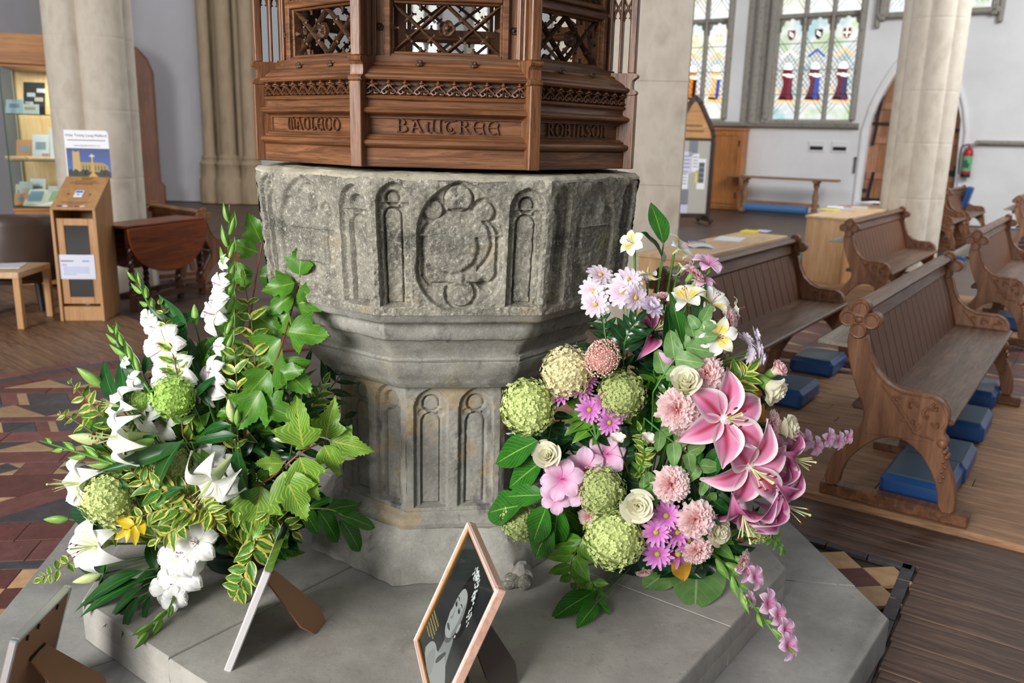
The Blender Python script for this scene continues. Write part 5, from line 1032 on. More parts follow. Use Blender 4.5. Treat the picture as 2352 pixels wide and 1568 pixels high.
t = MB(); P = [(.0, .745)] + [(LT / 2 - LT / 2 * math.cos(PI * q / 24), .745 - .43 * math.sin(PI * q / 24) ** .85) for q in range(25)] + [(LT, .745)]; plate(t, P[::-1], .348, .37, .004); obj('drop_leaf', t, M_gate, gt)
def twist(z0, z1, r): 
    t = MB()
    for s in (0, PI): t.tube([(r * .5 * math.cos(s + q * .75), r * .5 * math.sin(s + q * .75), z0 + (z1 - z0) * q / 34) for q in range(35)], r * .72, 7)
    t.box((0, 0, z0 / 2), (.05, .05, z0), bev=.004); t.box((0, 0, (z1 + .74) / 2), (.05, .05, .74 - z1), bev=.004); return t
tw = twist(.16, .60, .024).mesh('leg', M_gated, 40)
for x, y in ((.06, .03), (LT - .06, .03), (.06, .31), (LT - .06, .31), (LT * .3, .10), (LT * .72, .10)): link('leg', tw, gt, T(x, y, 0))
for y in (.03, .31): t = MB(); t.box((LT / 2, y, .10), (LT - .12, .045, .045)); obj('stretcher', t, M_gated, gt); t = MB(); t.box((LT / 2, y, .70), (LT - .12, .03, .09)); obj('frieze_rail', t, M_gated, gt)
# dark pew and brown arched screen door
pf = onz(470, 487, .80); Ld = Vector((-.757, .653, 0)); Xd = Vector((Ld.y, -Ld.x, 0)); rzd = math.atan2(Xd.y, Xd.x)
dpw = dup(near, 'dark oak pew behind the gateleg table, quatrefoil finial beside the font', Vector((pf.x, pf.y, 0)) - Xd * .083, rzd); dpw.scale = (.91, .45, .91)
for c_ in list(dpw.children):
    if c_.name.startswith('book_ledge'): bpy.data.objects.remove(c_)
M_scr = wood('brown_screen_oak', '4a2410', '6b3a1c', '7d4a28', 'z', .4, .4, .1)
scn = thing('oak_arch', 'brown oak arched doorway lining behind the pale clustered pillar', 'doorway', (-7.52, 18.2, 0), math.radians(8))
P = [(.0, 0), (0, 3.0)] + [(.12 * q * 1.0, 3.0 + .62 * math.sin(q / 10 * PI / 2)) for q in range(1, 11)] 
P = [(-2.2, 0), (-2.2, 3.72), (-.55, 3.32), (-.28, 3.18), (-.10, 2.98), (0, 2.7), (0, .5), (.08, .42), (.08, 0)]
t = MB(); plate(t, P, 0, .10, .03); obj('arch_board', t, M_scr, scn); P2 = [(-2.1, .1), (-2.1, 3.2), (-.75, 2.95), (-.48, 2.75), (-.36, 2.5), (-.36, .1)]; t = MB(); plate(t, P2, -.03, .0, .02); obj('inner_board', t, wood('dark_screen_oak', '3a1a0b', '532a14', '683a20', 'z', .4, .45, .1), scn)
# ================= PICTURE FRAMES ON THE STEPS =================
M_card = plain('brown_hardboard', '8a6448', .75); M_silver = plain('silver_frame', 'c6c6ca', .3, .75); M_whitef = plain('pale_frame', 'c9c5c4', .4); M_pinkw = wood('pink_wood_frame', 'b98c78', 'd3aa96', 'dcbbaa', 'x', .8, .45, .05); M_gold = plain('gold_slip', 'a87c3c', .35, .5)
def pframe(label, B, Tn, U, w_, h_, m_edge, thick=.018, fw=.016, strut=None, front=None, back=True):
    """B near bottom corner, Tn near top corner, U far top corner; local x near->far, z up the leaning frame, -y out of the front"""
    X = (U - Tn).normalized(); Z = (Tn - B); Z = (Z - X * Z.dot(X)).normalized(); Y = Z.cross(X)
    r = thing('picture_frame', label, 'picture frame', B); M = Matrix(((X.x, Y.x, Z.x, 0), (X.y, Y.y, Z.y, 0), (X.z, Y.z, Z.z, 0), (0, 0, 0, 1)))
    t = MB(); framebox(t, fw, w_ - fw, fw, h_ - fw, fw, 0, thick); obj('frame_moulding', t, m_edge, r, M)
    t = MB(); t.box((w_ / 2, thick - .004, h_ / 2), (w_ - fw, .004, h_ - fw)); obj('backing_board', t, M_card, r, M)
    return r, M, X, Y, Z
def strutmesh(r, M, p_top, p_f1, p_f2, wtop, m=M_card):
    a = Vector(p_top); f1, f2 = Vector(p_f1), Vector(p_f2); ax = ((f1 + f2) / 2 - a).normalized(); sd = (f2 - f1).normalized(); n = ax.cross(sd).normalized() * .0025
    pts = [a - sd * wtop / 2, a + ax * ((f1 - a).dot(ax) * .8) - sd * .042, f1, f2, a + ax * ((f2 - a).dot(ax) * .83) + sd * .042, a + sd * wtop / 2]; pts = [a - sd * wtop / 2, f1 - ax * .05 - sd * .02, f1, f2, f2 - ax * .05 + sd * .022, a + sd * wtop / 2]
    t = MB(); vs = [p + n for p in pts] + [p - n for p in pts]; k = len(pts); t.add(vs, [tuple(range(k)), tuple(range(k, 2 * k))[::-1]] + [(i, k + i, k + (i + 1) % k, (i + 1) % k) for i in range(k)])
    o = obj('strut', t, m, r); o.location = -r.location; return o
B = onz(513, 1541, .2515); Tn = onz(605, 1312, .53); U = onz(650, 1197, .53)
B_ = B + (U - Tn)
r1, M1, X, Y, Z = pframe('pale-edged picture frame seen edge-on before the white flowers', B_, U, Tn, (U - Tn).length, (Tn - B).length, M_whitef, .020)
f1, f2 = onz(722, 1456, .2515), onz(747, 1425, .2515); strutmesh(r1, M1, B_ + X * .145 + Z * .215 + Y * .02, f1, f2, .05)
t = MB(); t.box((.14, .004, .15), (.25, .003, .27)); obj('picture_glass', t, M_glassd, r1, M1)
t = MB(); t.box((.14, .010, (Tn - B).length + .0005), (.275, .019, .002)); obj('mirrored_edge', t, plain('mirror_edge', 'b8bcb8', .08, 1), r1, M1)
B = onz(950, 1471, .2515); A_ = onz(1075, 1195, .595); R_ = onz(1143, 1352, .595)
# the pink frame is turned to the camera: its near side is on the right
X = (A_ - R_); wP = X.length; hP = (A_ - B).length
r2, M2, X, Y, Z = pframe('pink wooden frame holding a black-and-white portrait, leaning in front of the font', B, A_, R_, wP, hP, M_pinkw, .024, .017)
t = MB(); framebox(t, .019, wP - .019, .019, hP - .019, .005, .001, .01); obj('gold_slip', t, M_gold, r2, M2); t = MB(); framebox(t, .006, wP - .006, .006, hP - .006, .003, -.003, .002); obj('white_bead', t, plain('white_bead', 'ece4e0', .4), r2, M2)
g = G('print_dark_backdrop'); g.set(g.ramp(g.noise(3, 3), [(.3, '1c1e1f'), (.7, '3a3d3d')]), .15, spec=.5); t = MB(); t.box((wP / 2, .008, hP / 2), (wP - .036, .002, hP - .036)); pic = obj('portrait_print', t, g.m, r2, M2)
def ps(nm, pts, c, d, rough=.3):   # pts in (x across as seen from the front 0..1 left->right, z 0..1 bottom->top)
    t = MB(); P = [(.02 + (wP - .04) * x, .02 + (hP - .04) * z) for x, z in pts]; n = len(P)
    t.prism(smoothpoly(P, 2), .0070 - d * .0003, .0072, 'y'); return obj(nm, t, plain('portrait_' + nm + c, c, rough), pic)
ps('hair', [(.36, .56), (.40, .70), (.44, .84), (.56, .90), (.70, .88), (.78, .76), (.78, .60), (.74, .46), (.64, .40), (.60, .56), (.52, .72), (.44, .70)], '161616', 1); ps('neck', [(.50, .34), (.66, .44), (.70, .30), (.76, .20), (.46, .14), (.50, .24)], '858a88', 1)
ps('shoulders', [(.18, -.0), (.24, .14), (.36, .20), (.48, .18), (.60, .27), (.74, .24), (.90, .16), (.98, 0)], '9a9f9d', 2); ps('lapel', [(.30, 0), (.36, .17), (.47, .16), (.58, .0)], '8d9190', 3); ps('collar_edge', [(.50, .15), (.62, .29), (.66, .28), (.55, .12)], '4a4c4c', 3)
ps('face', [(.38, .58), (.40, .68), (.46, .74), (.58, .73), (.65, .62), (.66, .50), (.62, .41), (.54, .34), (.46, .335), (.40, .37), (.385, .44), (.365, .48), (.385, .52)], 'a4a9a7', 2); ps('cheek_shade', [(.58, .70), (.65, .62), (.66, .50), (.62, .41), (.57, .38), (.60, .50), (.60, .60)], '7f8483', 3); ps('jaw_shade', [(.46, .34), (.54, .345), (.63, .42), (.62, .36), (.53, .30)], '5c605f', 3)
for x in (.425, .535): ps('eye', [(x - .035, .575), (x, .592), (x + .035, .575), (x, .562)], '2a2c2c', 4); ps('eyebrow', [(x - .045, .615), (x, .64), (x + .05, .62), (x, .628)], '262828', 4); ps('eye_socket', [(x - .05, .58), (x, .608), (x + .05, .58), (x, .553)], '7c807f', 3)
ps('nose_shade', [(.44, .57), (.47, .50), (.47, .465), (.415, .46), (.435, .475), (.45, .50)], '7d8180', 4); ps('mouth', [(.415, .41), (.45, .425), (.50, .415), (.53, .405), (.47, .39), (.43, .395)], '4b4e4e', 4); ps('ear', [(.645, .54), (.68, .56), (.685, .48), (.65, .46)], 'a2a6a5', 4)
ps('earring', [(.655, .455), (.675, .45), (.665, .42)], 'e4e8e8', 5)
tq = MB(); rr_ = random.Random(3)
for i in range(90):
    f = rr_.random(); x = .50 + .28 * f + rr_.uniform(-.03, .03); z = .90 - .05 * f - .5 * max(0, f - .45) ** 1.2 + rr_.uniform(-.045, .045); tq.ball((.02 + (wP - .04) * x, .0062, .02 + (hP - .04) * z), (.0026, .0006, .004), 5, 4)
tag(obj('printed_hair_ornament', tq, plain('print_silver', 'c9d2cf', .3), pic), kind='stuff')
for k in range(5): tq = MB(); [tq.box((.032 + .009 * q, .0066, .115 - .012 * k), (.0055, .0006, .0052)) for q in range(9 - (k == 4) * 3)]; tag(obj('printed_caption_line', tq, plain('print_gold_%d' % k, 'a8975c', .4), pic), kind='stuff')
t = MB(); t.box((wP / 2, .0055, hP / 2), (wP - .038, .001, hP - .038)); obj('picture_glass', t, glass('picture_glazing', 'ffffff', .07), r2, M2)
pt = onplane(1098, 1445, r2.location + Y * .026, Y); f1, f2 = onz(1150, 1590, .2515), onz(1188, 1568, .2515); strutmesh(r2, M2, r2.location + X * wP * .55 + Z * hP * .62 + Y * .026, f1, f2, .05, plain('dark_strut', '4a4038', .6))
B1 = onz(95, 1560, .122); A3 = onz(152, 1338, .415); R3 = onz(22, 1468, .415)
r3, M3, X, Y, Z = pframe('silver-edged picture frame with brown hardboard back at the lower left', B1, A3, R3, (A3 - R3).length, (A3 - B1).length, M_silver, .020, .012)
w3, h3 = (A3 - R3).length, (A3 - B1).length
tp = r3.location + X * w3 * .5 + Z * h3 * .62 + Y * .022; f1, f2 = onz(205, 1640, .122), onz(255, 1590, .122); strutmesh(r3, M3, tp, f1, f2, .065)
t = MB(); t.box((w3 * .5, .0225, h3 * .62), (.07, .004, .008)); obj('strut_hinge', t, M_blk, r3, M3)
for x in (.16, .21, .07): t = MB(); t.box((x, .020, h3 - .022), (.006, .006, .012)); obj('clip', t, M_blk, r3, M3)
t = MB(); t.box((w3 / 2, .002, h3 / 2), (w3 - .02, .003, h3 - .02)); obj('picture_glass', t, M_glassd, r3, M3)
# ================= PLANT SHAPES =================
def prof_w(kind, t):
    if kind == 'laurel': return math.sin(PI * min(1, t ** .85)) ** .75 * (1 if t < .93 else .8)
    if kind == 'ovate': return math.sin(PI * t ** .72) ** .9
    if kind == 'lance': return math.sin(PI * t ** .8) ** 1.1 * (1 - .15 * t)
    if kind == 'petal': return (t ** .55) * (1 - max(0, t - .55) ** 1.7 * 3.2) if t < .97 else .12
    if kind == 'round': return math.sin(PI * t ** .6) ** .55
    if kind == 'lobed':
        pts = [(0, .30), (.05, .62), (.16, .80), (.30, 1.0), (.36, .62), (.42, .48), (.55, .52), (.62, .40), (.75, .30), (.9, .12), (1, 0)]
        for (a, b), (c, d) in zip(pts, pts[1:]):
            if t <= c: return (b + (d - b) * (t - a) / (c - a)) + .035 * math.sin(t * 75) * (t < .95)
        return 0
    return math.sin(PI * t)
def leafmesh(name, kind, m, nu=10, nv=4, asp=.4, curl=.15, fold=.2, wave=0, skew=0, twist=0, seed=0, tip=0):
    """unit-length leaf: along +x, upper side +z"""
    mb = MB(); r_ = random.Random(seed); ph = r_.random() * 6
    def f(u, v):
        s = (v - .5) * 2; wd = prof_w(kind, u) * asp * .5
        x = u + skew * abs(s) * wd; y = s * wd; z = -curl * u * u * (1 + tip * u) + fold * abs(s) * wd + wave * math.sin(u * 9 + ph + s) * abs(s) * asp * .5
        if twist: a = twist * u; y, z = y * math.cos(a) - (z + curl * u * u) * math.sin(a), y * math.sin(a) + (z + curl * u * u) * math.cos(a) - curl * u * u
        return (x, y, z)
    mb.grid(f, nu, nv); return mb.mesh(name, m, 0 if kind == 'x' else 60)
def leafmat(name, c1, c2, rib, rough=.3, transl=.18, vein=.6, coat=.0, veins=10, edge=None, edgew=.3, back=None):
    g = G(name); uv = g.sep(); u, v = uv[0], uv[1]; s = g.math('ABSOLUTE', g.math('SUBTRACT', v, .5)); n = g.noise(4, 4, g.vec(coord='UV')); r = g.rand()
    col = g.ramp(n, [(.3, c1), (.7, c2)]); col = g.mix(g.math('MULTIPLY', r, .35), col, c1)
    if edge:
        oi = g.n('ShaderNodeObjectInfo'); vm_ = g.n('ShaderNodeVectorMath'); vm_.operation = 'ADD'; g.L(g.vec((1.2, 1.8, 1), 'UV'), vm_.inputs[0]); g.L(oi.outputs['Location'], vm_.inputs[1]); nn = g.noise(5, 3, vm_.outputs[0]); w_ = g.math('ADD', s, g.math('MULTIPLY_ADD', nn, .56, -.28)); w_ = g.math('ADD', w_, g.math('MULTIPLY', g.math('SUBTRACT', r, .5), .22)); col = g.mix(g.ramp(w_, [(edgew - .03, 0.0), (edgew + .03, 1.0)]), col, edge)
    if vein:
        d = g.math('SUBTRACT', g.math('MULTIPLY', u, float(veins)), g.math('MULTIPLY', s, float(veins) * .75)); fr_ = g.math('ABSOLUTE', g.math('SUBTRACT', g.math('FRACT', d), .5)); vm = g.ramp(fr_, [(.0, vein), (.14 if vein < .7 else .22, 0.0)]); col = g.mix(vm, col, rib)
    mid = g.ramp(s, [(.012, .85), (.03, 0.0)]); col = g.mix(mid, col, rib)
    if back: gm = g.n('ShaderNodeNewGeometry'); col = g.mix(gm.outputs['Backfacing'], col, back)
    g.set(col, rough, spec=.45, Coat_Weight=coat, Coat_Roughness=.12); g.translucent(transl, col); return g.m
L_laurel = leafmat('laurel_leaf', '216014', '347c20', '8cba54', .42, .15, .25, .0, 9, back='5d8a44')
L_dark = leafmat('dark_green_leaf', '102e14', '1e5020', '3f7a3c', .28, .12, .12, .25, 6)
L_lily = leafmat('lily_leaf', '194518', '286424', '478540', .38, .16, .0, .0, 6)
L_fresh = leafmat('fresh_green_leaf', '4f8a24', '78ad3c', 'a4c860', .35, .3, .25, 0, 7)
L_nine = leafmat('lobed_leaf', '3f7a1c', '60992e', '94b040', .38, .28, .4, .05, 11)
L_ninev = leafmat('yellow_veined_leaf', '5a9430', '7bb040', 'c8cc58', .38, .3, .85, 0, 11)
L_vari = leafmat('variegated_leaf', '3c7024', '5c9436', '8fae48', .36, .25, .0, .0, 6, edge='dccf64', edgew=.31)
L_yel = leafmat('yellow_leaf', 'e6c21c', 'f0d23c', 'f4e27a', .35, .3, .0, 0, 6, edge='e0c42a', edgew=.2)
L_euc = leafmat('grey_green_leaf', '5f8a4a', '7da35c', 'a8c288', .5, .2, .15, 0, 5, back='88a87a')
L_hosta = leafmat('blue_green_hosta_leaf', '153c28', '22563a', '2e6648', .5, .1, .5, 0, 12)
L_gold = leafmat('golden_leaf', 'd8982a', 'e8b23c', 'c8a83c', .4, .25, .2, 0, 8, edge='e6a832', edgew=.12)
L_sheath = leafmat('bud_sheath', '5f9a34', '84b850', 'a2cc6c', .38, .25, .0, 0, 6)
M_stem_g = plain('green_stem', '4d8030', .45); M_stem_r = plain('red_stem', '8d4a34', .5); M_stem_d = plain('dark_stem', '2f5a2c', .5); M_stem_b = plain('brown_stem', '6d5a34', .6)
LV = {}
def lv(kind):
    """leaf variants by kind: three shapes each"""
    if kind not in LV:
        K = {'laurel': ('laurel', L_laurel, .38, .12, .22), 'dark': ('ovate', L_dark, .45, .25, .25), 'lily': ('lance', L_lily, .23, .35, .35), 'fresh': ('ovate', L_fresh, .5, .2, .25), 'nine': ('lobed', L_nine, 1.0, .15, .18), 'ninev': ('lobed', L_ninev, .95, .18, .2), 'vari': ('ovate', L_vari, .48, .2, .35), 'yel': ('ovate', L_yel, .42, .2, .3), 'euc': ('round', L_euc, .66, .15, .2), 'hosta': ('ovate', L_hosta, .75, .2, .3), 'gold': ('ovate', L_gold, .62, .1, .1), 'sheath': ('lance', L_sheath, .34, -.05, .8), 'darklance': ('lance', L_dark, .28, .2, .3)}[kind]
        LV[kind] = [leafmesh('leaf', K[0], K[1], 22 if K[0] == 'lobed' else 9, 6 if K[0] == 'lobed' else 4, K[2], K[3] * f, K[4], .12 if K[0] in ('round', 'laurel', 'ovate', 'lobed') else .05, .35 if K[0] == 'lobed' else 0, tw_, i) for i, (f, tw_) in enumerate(((1, 0), (1.9, .4), (-.3, -.5)))]
    return LV[kind]
def petalmesh(name, m, nu=8, nv=6, asp=.6, kind='petal', cup=.2, recurve=.0, ruf=.0, rfreq=3, rise=.0, seed=0, keel=0):
    """petal from the flower centre outward along +x, face up +z; rise lifts it to a funnel, recurve bends the tip back"""
    mb = MB(); r_ = random.Random(seed); ph = r_.random() * 6
    def f(u, v):
        s = (v - .5) * 2; wd = prof_w(kind, u) * asp * .5; a = rise * (1 - u) ** 1.0
        z = rise * (u - .55 * u * u) - recurve * max(0, u - .45) ** 2 * 2.2 + cup * s * s * wd * (1 - .5 * u) - keel * (1 - abs(s)) * .04 + ruf * u * u * math.sin(s * rfreq * 2 + ph + u * 3) * abs(s) ** .7 * .5
        x = u * (1 - .25 * rise) - recurve * .35 * max(0, u - .6) ** 2
        if ruf and u > .98: x += .03 * math.sin(s * 9 + ph)
        return (x, s * wd, z)
    mb.grid(f, nu, nv); return mb.mesh(name, m, 60)
def petalmat(name, stops, throat=None, edge=None, rough=.5, transl=.25, stripe=None, spots=None, vary=.1):
    g = G(name); uv = g.sep(); u, v = uv[0], uv[1]; s = g.math('ABSOLUTE', g.math('SUBTRACT', v, .5)); col = g.ramp(u, stops)
    if edge: col = g.mix(g.ramp(g.math('ADD', s, g.math('MULTIPLY', g.noise(5, 2, g.vec(coord='UV')), .06)), [(edge[1], 0.0), (edge[2], 1.0)]), col, edge[0])
    if stripe: col = g.mix(g.math('MULTIPLY', g.ramp(s, [(stripe[1], 1.0), (stripe[2], 0.0)]), g.ramp(u, [(.1, 1.0), (stripe[3], .9), (stripe[4], 0.0)])), col, stripe[0])
    ln = g.math('ABSOLUTE', g.math('SINE', g.math('MULTIPLY', v, 60.0))); col = g.mix(g.math('MULTIPLY', ln, vary), col, stops[0][1])
    g.set(col, rough, spec=.25); g.translucent(transl, col); return g.m
P_star = petalmat('stargazer_petal', [(0, 'f2d8c8'), (.12, 'e890b8'), (.6, 'e884b4'), (1, 'f2c4da')], edge=('fbe9f1', .36, .47), stripe=('c41c54', .03, .14, .55, .9))
P_stard = petalmat('deep_stargazer_petal', [(0, 'e8c0c0'), (.15, 'c0508c'), (.7, 'c25c98'), (1, 'd892bc')], edge=('efd0e2', .38, .48), stripe=('96184e', .03, .16, .55, .95))
P_wlily = petalmat('white_lily_petal', [(0, 'dfe8b8'), (.15, 'f4f4ea'), (.6, 'fbfbf8'), (1, 'fafaf6')], stripe=('dfe8c4', .01, .05, .5, .95), vary=.08)
P_wglad = petalmat('white_gladiolus_petal', [(0, 'e6eccc'), (.25, 'fafaf6'), (1, 'fdfdfb')], vary=.05)
P_pglad = petalmat('pink_gladiolus_petal', [(0, 'e86cb0'), (.22, 'f2b0d6'), (.5, 'f4cbe6'), (1, 'f6d8ee')], vary=.05, transl=.35)
P_alst = petalmat('white_alstroemeria_petal', [(0, 'c8d890'), (.2, 'f6f6ec'), (.8, 'fcfcfa'), (1, 'eef2dc')], vary=.03); P_alsty = petalmat('marked_alstroemeria_petal', [(0, 'f0e49a'), (.35, 'f3df6e'), (.62, 'f8f4d8'), (1, 'fbfbf4')], stripe=('b88a34', .02, .04, .4, .55))
P_carn = petalmat('pink_carnation_petal', [(0, 'fab4b0'), (.4, 'fbcfcd'), (.75, 'fde2e2'), (1, 'fff2f2')], vary=.10, transl=.5); P_rose = petalmat('cream_rose_petal', [(0, 'f0eab0'), (.4, 'f6f2d2'), (.8, 'faf8e6'), (1, 'f7f4de')], vary=.03, transl=.4); P_rosep = petalmat('blush_rose_petal', [(0, 'f0e6c8'), (.5, 'f6e2da'), (1, 'f2c8d0')], vary=.05)
P_mauve = petalmat('mauve_daisy_petal', [(0, 'c050b0'), (.3, 'd476c8'), (.7, 'e29ad8'), (1, 'eab4e2')], vary=.25); P_pale = petalmat('pale_daisy_petal', [(0, 'ecbcd8'), (.3, 'f6e4f2'), (.7, 'faf0f8'), (1, 'fcf8fb')], vary=.06, transl=.4)
P_lilac = petalmat('lilac_daisy_petal', [(0, 'e4d2e8'), (.4, 'f0e6f4'), (1, 'f8f2fa')], vary=.06, transl=.4); P_fuch = petalmat('white_red_petal', [(0, 'a8243c'), (.18, 'f2e8e0'), (.9, 'f8f4ea'), (1, 'd88a90')], vary=.05)
M_disc = speck('daisy_disc', '7f8a1c', 'b8b42c', 200, .8, .4, .002, c3='9ca024'); M_discy = speck('yellow_disc', 'c8b41c', 'e6d440', 200, .8, .4, .002); M_anth = plain('dark_anther', '6b2c12', .7); M_fil = plain('pale_filament', 'dbe6a4', .5); M_filp = plain('pink_filament', 'c87aa4', .5); M_bud = leafmat('lily_bud_green', '7fae48', 'a2c86a', 'd4e0a4', .4, .2, .0, 0, 6); M_budw = leafmat('lily_bud_pale', 'c8d888', 'e6ecc0', 'f4f6e0', .4, .2, .0, 0, 6); M_cal = plain('calyx_green', '6f9a44', .5)
M_hyd = [speck('hydrangea_' + n, a, b, 40, .75, .1, .002, c3=c) for n, a, b, c in (('lime', 'a6bc5e', 'cfdb90', 'b9ca76'), ('cream', 'bcb878', 'e6dcae', 'd2cb96'), ('bright', '7fb03c', 'b2d468', '98c452'), ('olive', '83994c', 'b4c07a', '9cac64'))]
M_sed = [plain('sedum_pink', 'e2b4a8', .8), plain('sedum_pale', 'eedabf', .8), plain('sedum_deep', 'd09490', .8)]
def stamens(n, L, spread, fil, anth, wr=.012):
    mb = MB(); am = MB()
    for i in range(n):
        a = 2 * PI * i / n + .3; e = (math.cos(a) * spread, math.sin(a) * spread, L)
        mb.tube([(0, 0, .05), (e[0] * .35, e[1] * .35, L * .55), e], [wr, wr * .8, wr * .6], 5); am.ball((e[0], e[1], L + .01), (.05, .02, .02), 6, 4)
    mb.tube([(0, 0, .05), (.03, 0, L * .7), (.06, .02, L * 1.15)], [wr * 1.5, wr * 1.3, wr * 1.6], 6); mb.ball((.06, .02, L * 1.17), .03, 6, 5)
    k = len(mb.f); mb.cur = 1; mb.merge(am); return mb.mesh('stamens', [fil, anth], 60)
PET = {'star': [petalmesh('petal', P_star, 14, 8, .64, 'ovate', .30, .42, .08, 3, .35, i, 1) for i in range(3)], 'stard': [petalmesh('petal', P_stard, 14, 8, .60, 'ovate', .4, .75, .12, 3, .5, i, 1) for i in range(3)],
       'wlily': [petalmesh('petal', P_wlily, 12, 6, .58, 'ovate', .3, .9, .05, 2, .9, i, 1) for i in range(3)], 'wglad': [petalmesh('petal', P_wglad, 9, 10, .92, 'petal', .25, .45, .22, 5, .55, i) for i in range(3)], 'pglad': [petalmesh('petal', P_pglad, 9, 8, .86, 'petal', .25, .3, .12, 4, .6, i) for i in range(3)],
       'alst': [petalmesh('petal', P_alst, 8, 5, .8, 'petal', .3, .25, .04, 3, .75, i) for i in range(2)], 'alsty': [petalmesh('petal', P_alsty, 8, 5, .5, 'ovate', .3, .25, .03, 3, .8, i) for i in range(2)]}
ST = {'star': stamens(6, .55, .16, M_fil, M_anth), 'wlily': stamens(6, .75, .16, M_fil, M_anth), 'glad': stamens(3, .45, .08, M_filp, plain('lilac_anther', 'b07ab0', .6)), 'alst': stamens(4, .6, .08, M_filp, M_anth, .008)}
def tubemesh(name, m, r0=.05, r1=.02, L=.35):
    mb = MB(); mb.lathe([(r1, -L), (r0 * .7, -L * .5), (r0, .02), (.0, .06)], 8); return mb.mesh(name, m, 60)
TB = {'star': tubemesh('flower_throat', P_star, .10, .05, .3), 'wlily': tubemesh('flower_throat', M_budw, .14, .05, .55), 'wglad': tubemesh('flower_throat', P_wglad, .13, .06, .35), 'pglad': tubemesh('flower_throat', P_pglad, .12, .05, .35), 'alst': tubemesh('flower_throat', P_alst, .09, .05, .3), 'stard': tubemesh('flower_throat', P_stard, .10, .05, .3)}
def lilyflower(parent, kind, p, face, r, spin=0, root=Vector()):
    """six separate petals round a throat; a part with petals as sub-parts"""
    r *= {'alst': 1.5, 'wlily': 1.35, 'wglad': 1.5, 'pglad': 1.32, 'star': 1.42, 'stard': 1.45}[kind]; M = frame(Vector((math.cos(spin), math.sin(spin), .3)), face, Vector(p) - root, r); th = link('flower', TB[kind], parent, M); ps_ = PET[kind]
    for i in range(6):
        k = 'alsty' if kind == 'alst' and i in (1, 5) else kind; q = PET[k]; sc_ = (1.0 if i % 2 else .92); link('petal', q[i % len(q)], th, RZ(i * PI / 3 + .06 * math.sin(i * 5 + spin)) @ T(.03, 0, .012 * (i % 2)) @ Matrix.Rotation(rng.uniform(-.12, .12), 4, 'Y') @ Matrix.Diagonal((sc_, sc_ * (.78 if i % 2 and kind in ('star', 'stard') else 1), sc_, 1)))
    s = {'star': 'star', 'stard': 'star', 'wlily': 'wlily', 'wglad': 'glad', 'pglad': 'glad', 'alst': 'alst'}[kind]; link('stamens', ST[s], th); return th
def carnation(seed, m):
    r_ = random.Random(seed); mb = MB(); N = 40
    for k in range(N):
        f = (k + .5) / N; a = k * 2.39996 + r_.uniform(-.2, .2); tilt = 1.45 - 1.4 * f ** .75 + r_.uniform(-.10, .10); L = .66 + .34 * f ** .6; wd = 1.3 * L; ph = r_.random() * 6; ca, sa = math.cos(a), math.sin(a); q = r_.uniform(.8, 1.2)
        def fn(u, v):
            s = (v - .5) * 2; rr = u * L; uu = u ** 3
            rad = .03 + rr * math.cos(tilt) + uu * (.10 * math.sin(s * 7 * q + ph) + .04 * math.sin(s * 19 + ph)); z = rr * math.sin(tilt) * .95 - .14 * f * uu + uu * (.09 * math.sin(s * 8 * q + ph + 1.6) + .04 * math.cos(s * 17 + ph))
            if u > .98: j = int((s + 1) * 6.5) % 2; rad += (.022 if j else -.014) * math.cos(tilt); z += (.022 if j else -.014) * math.sin(tilt)
            y = s * wd * .5 * u ** .6; return (rad * ca - y * sa, rad * sa + y * ca, z * .72)
        mb.grid(fn, 5, 13)
    return mb.mesh('ruffled_bloom', m, 80)
def rosebloom(seed, m, open_=1.0):
    r_ = random.Random(seed); mb = MB()
    for k in range(20):
        f = k / 19; a = k * 2.39996; rad0 = .05 + .52 * f * open_; h = .72 - .22 * f; wd = 1.0 + 1.15 * f * .4; lean = .05 + .62 * f ** 2 * open_; ca = a
        def fn(u, v):
            s = (v - .5) * 2; ang = ca + s * (1.25 - .45 * f); wtop = 1 - .16 * s ** 4 - .10 * abs(s) ** 1.5; z = -.35 + (h + .35) * u * wtop; rr = rad0 * (.35 + .65 * u ** .6) + lean * max(0, u - .45) ** 1.6 * .9 - .02; rr += .05 * max(0, u - .85) * 5 * f
            if u > .95: rr += .03; z -= .03 * f
            return (rr * math.cos(ang), rr * math.sin(ang), z)
        mb.grid(fn, 7, 10)
    return mb.mesh('rose_bloom', m, 70)
def daisyhead(seed, m, n=15, rows=2, asp=.30, cup=.35, disc=.2, md=M_disc, droop=.0):
    mb = MB(); r_ = random.Random(seed)
    for k in range(rows):
        for i in range(n - 2 * k):
            a = 2 * PI * (i + .5 * k) / (n - 2 * k) + r_.uniform(-.08, .08); L = (1 - .22 * k) * r_.uniform(.9, 1.05); ti = cup * (.25 + .55 * k) - droop + r_.uniform(-.12, .12); ca, sa = math.cos(a), math.sin(a)
            def fn(u, v):
                s = (v - .5) * 2; wd = (math.sin(PI * min(.97, u ** .75 * .86 + .06))) ** .7 * asp * .55; x = .12 + u * L * math.cos(ti); z = u * L * math.sin(ti) - .12 * u * u * (1 - k) + .25 * s * s * wd; y = s * wd
                return (x * ca - y * sa, x * sa + y * ca, z)
            mb.grid(fn, 5, 3)
    k = len(mb.f); mb.cur = 1; mb.ball((0, 0, .04), (disc, disc, disc * .65), 10, 6); return mb.mesh('daisy_head', [m, md], 60)
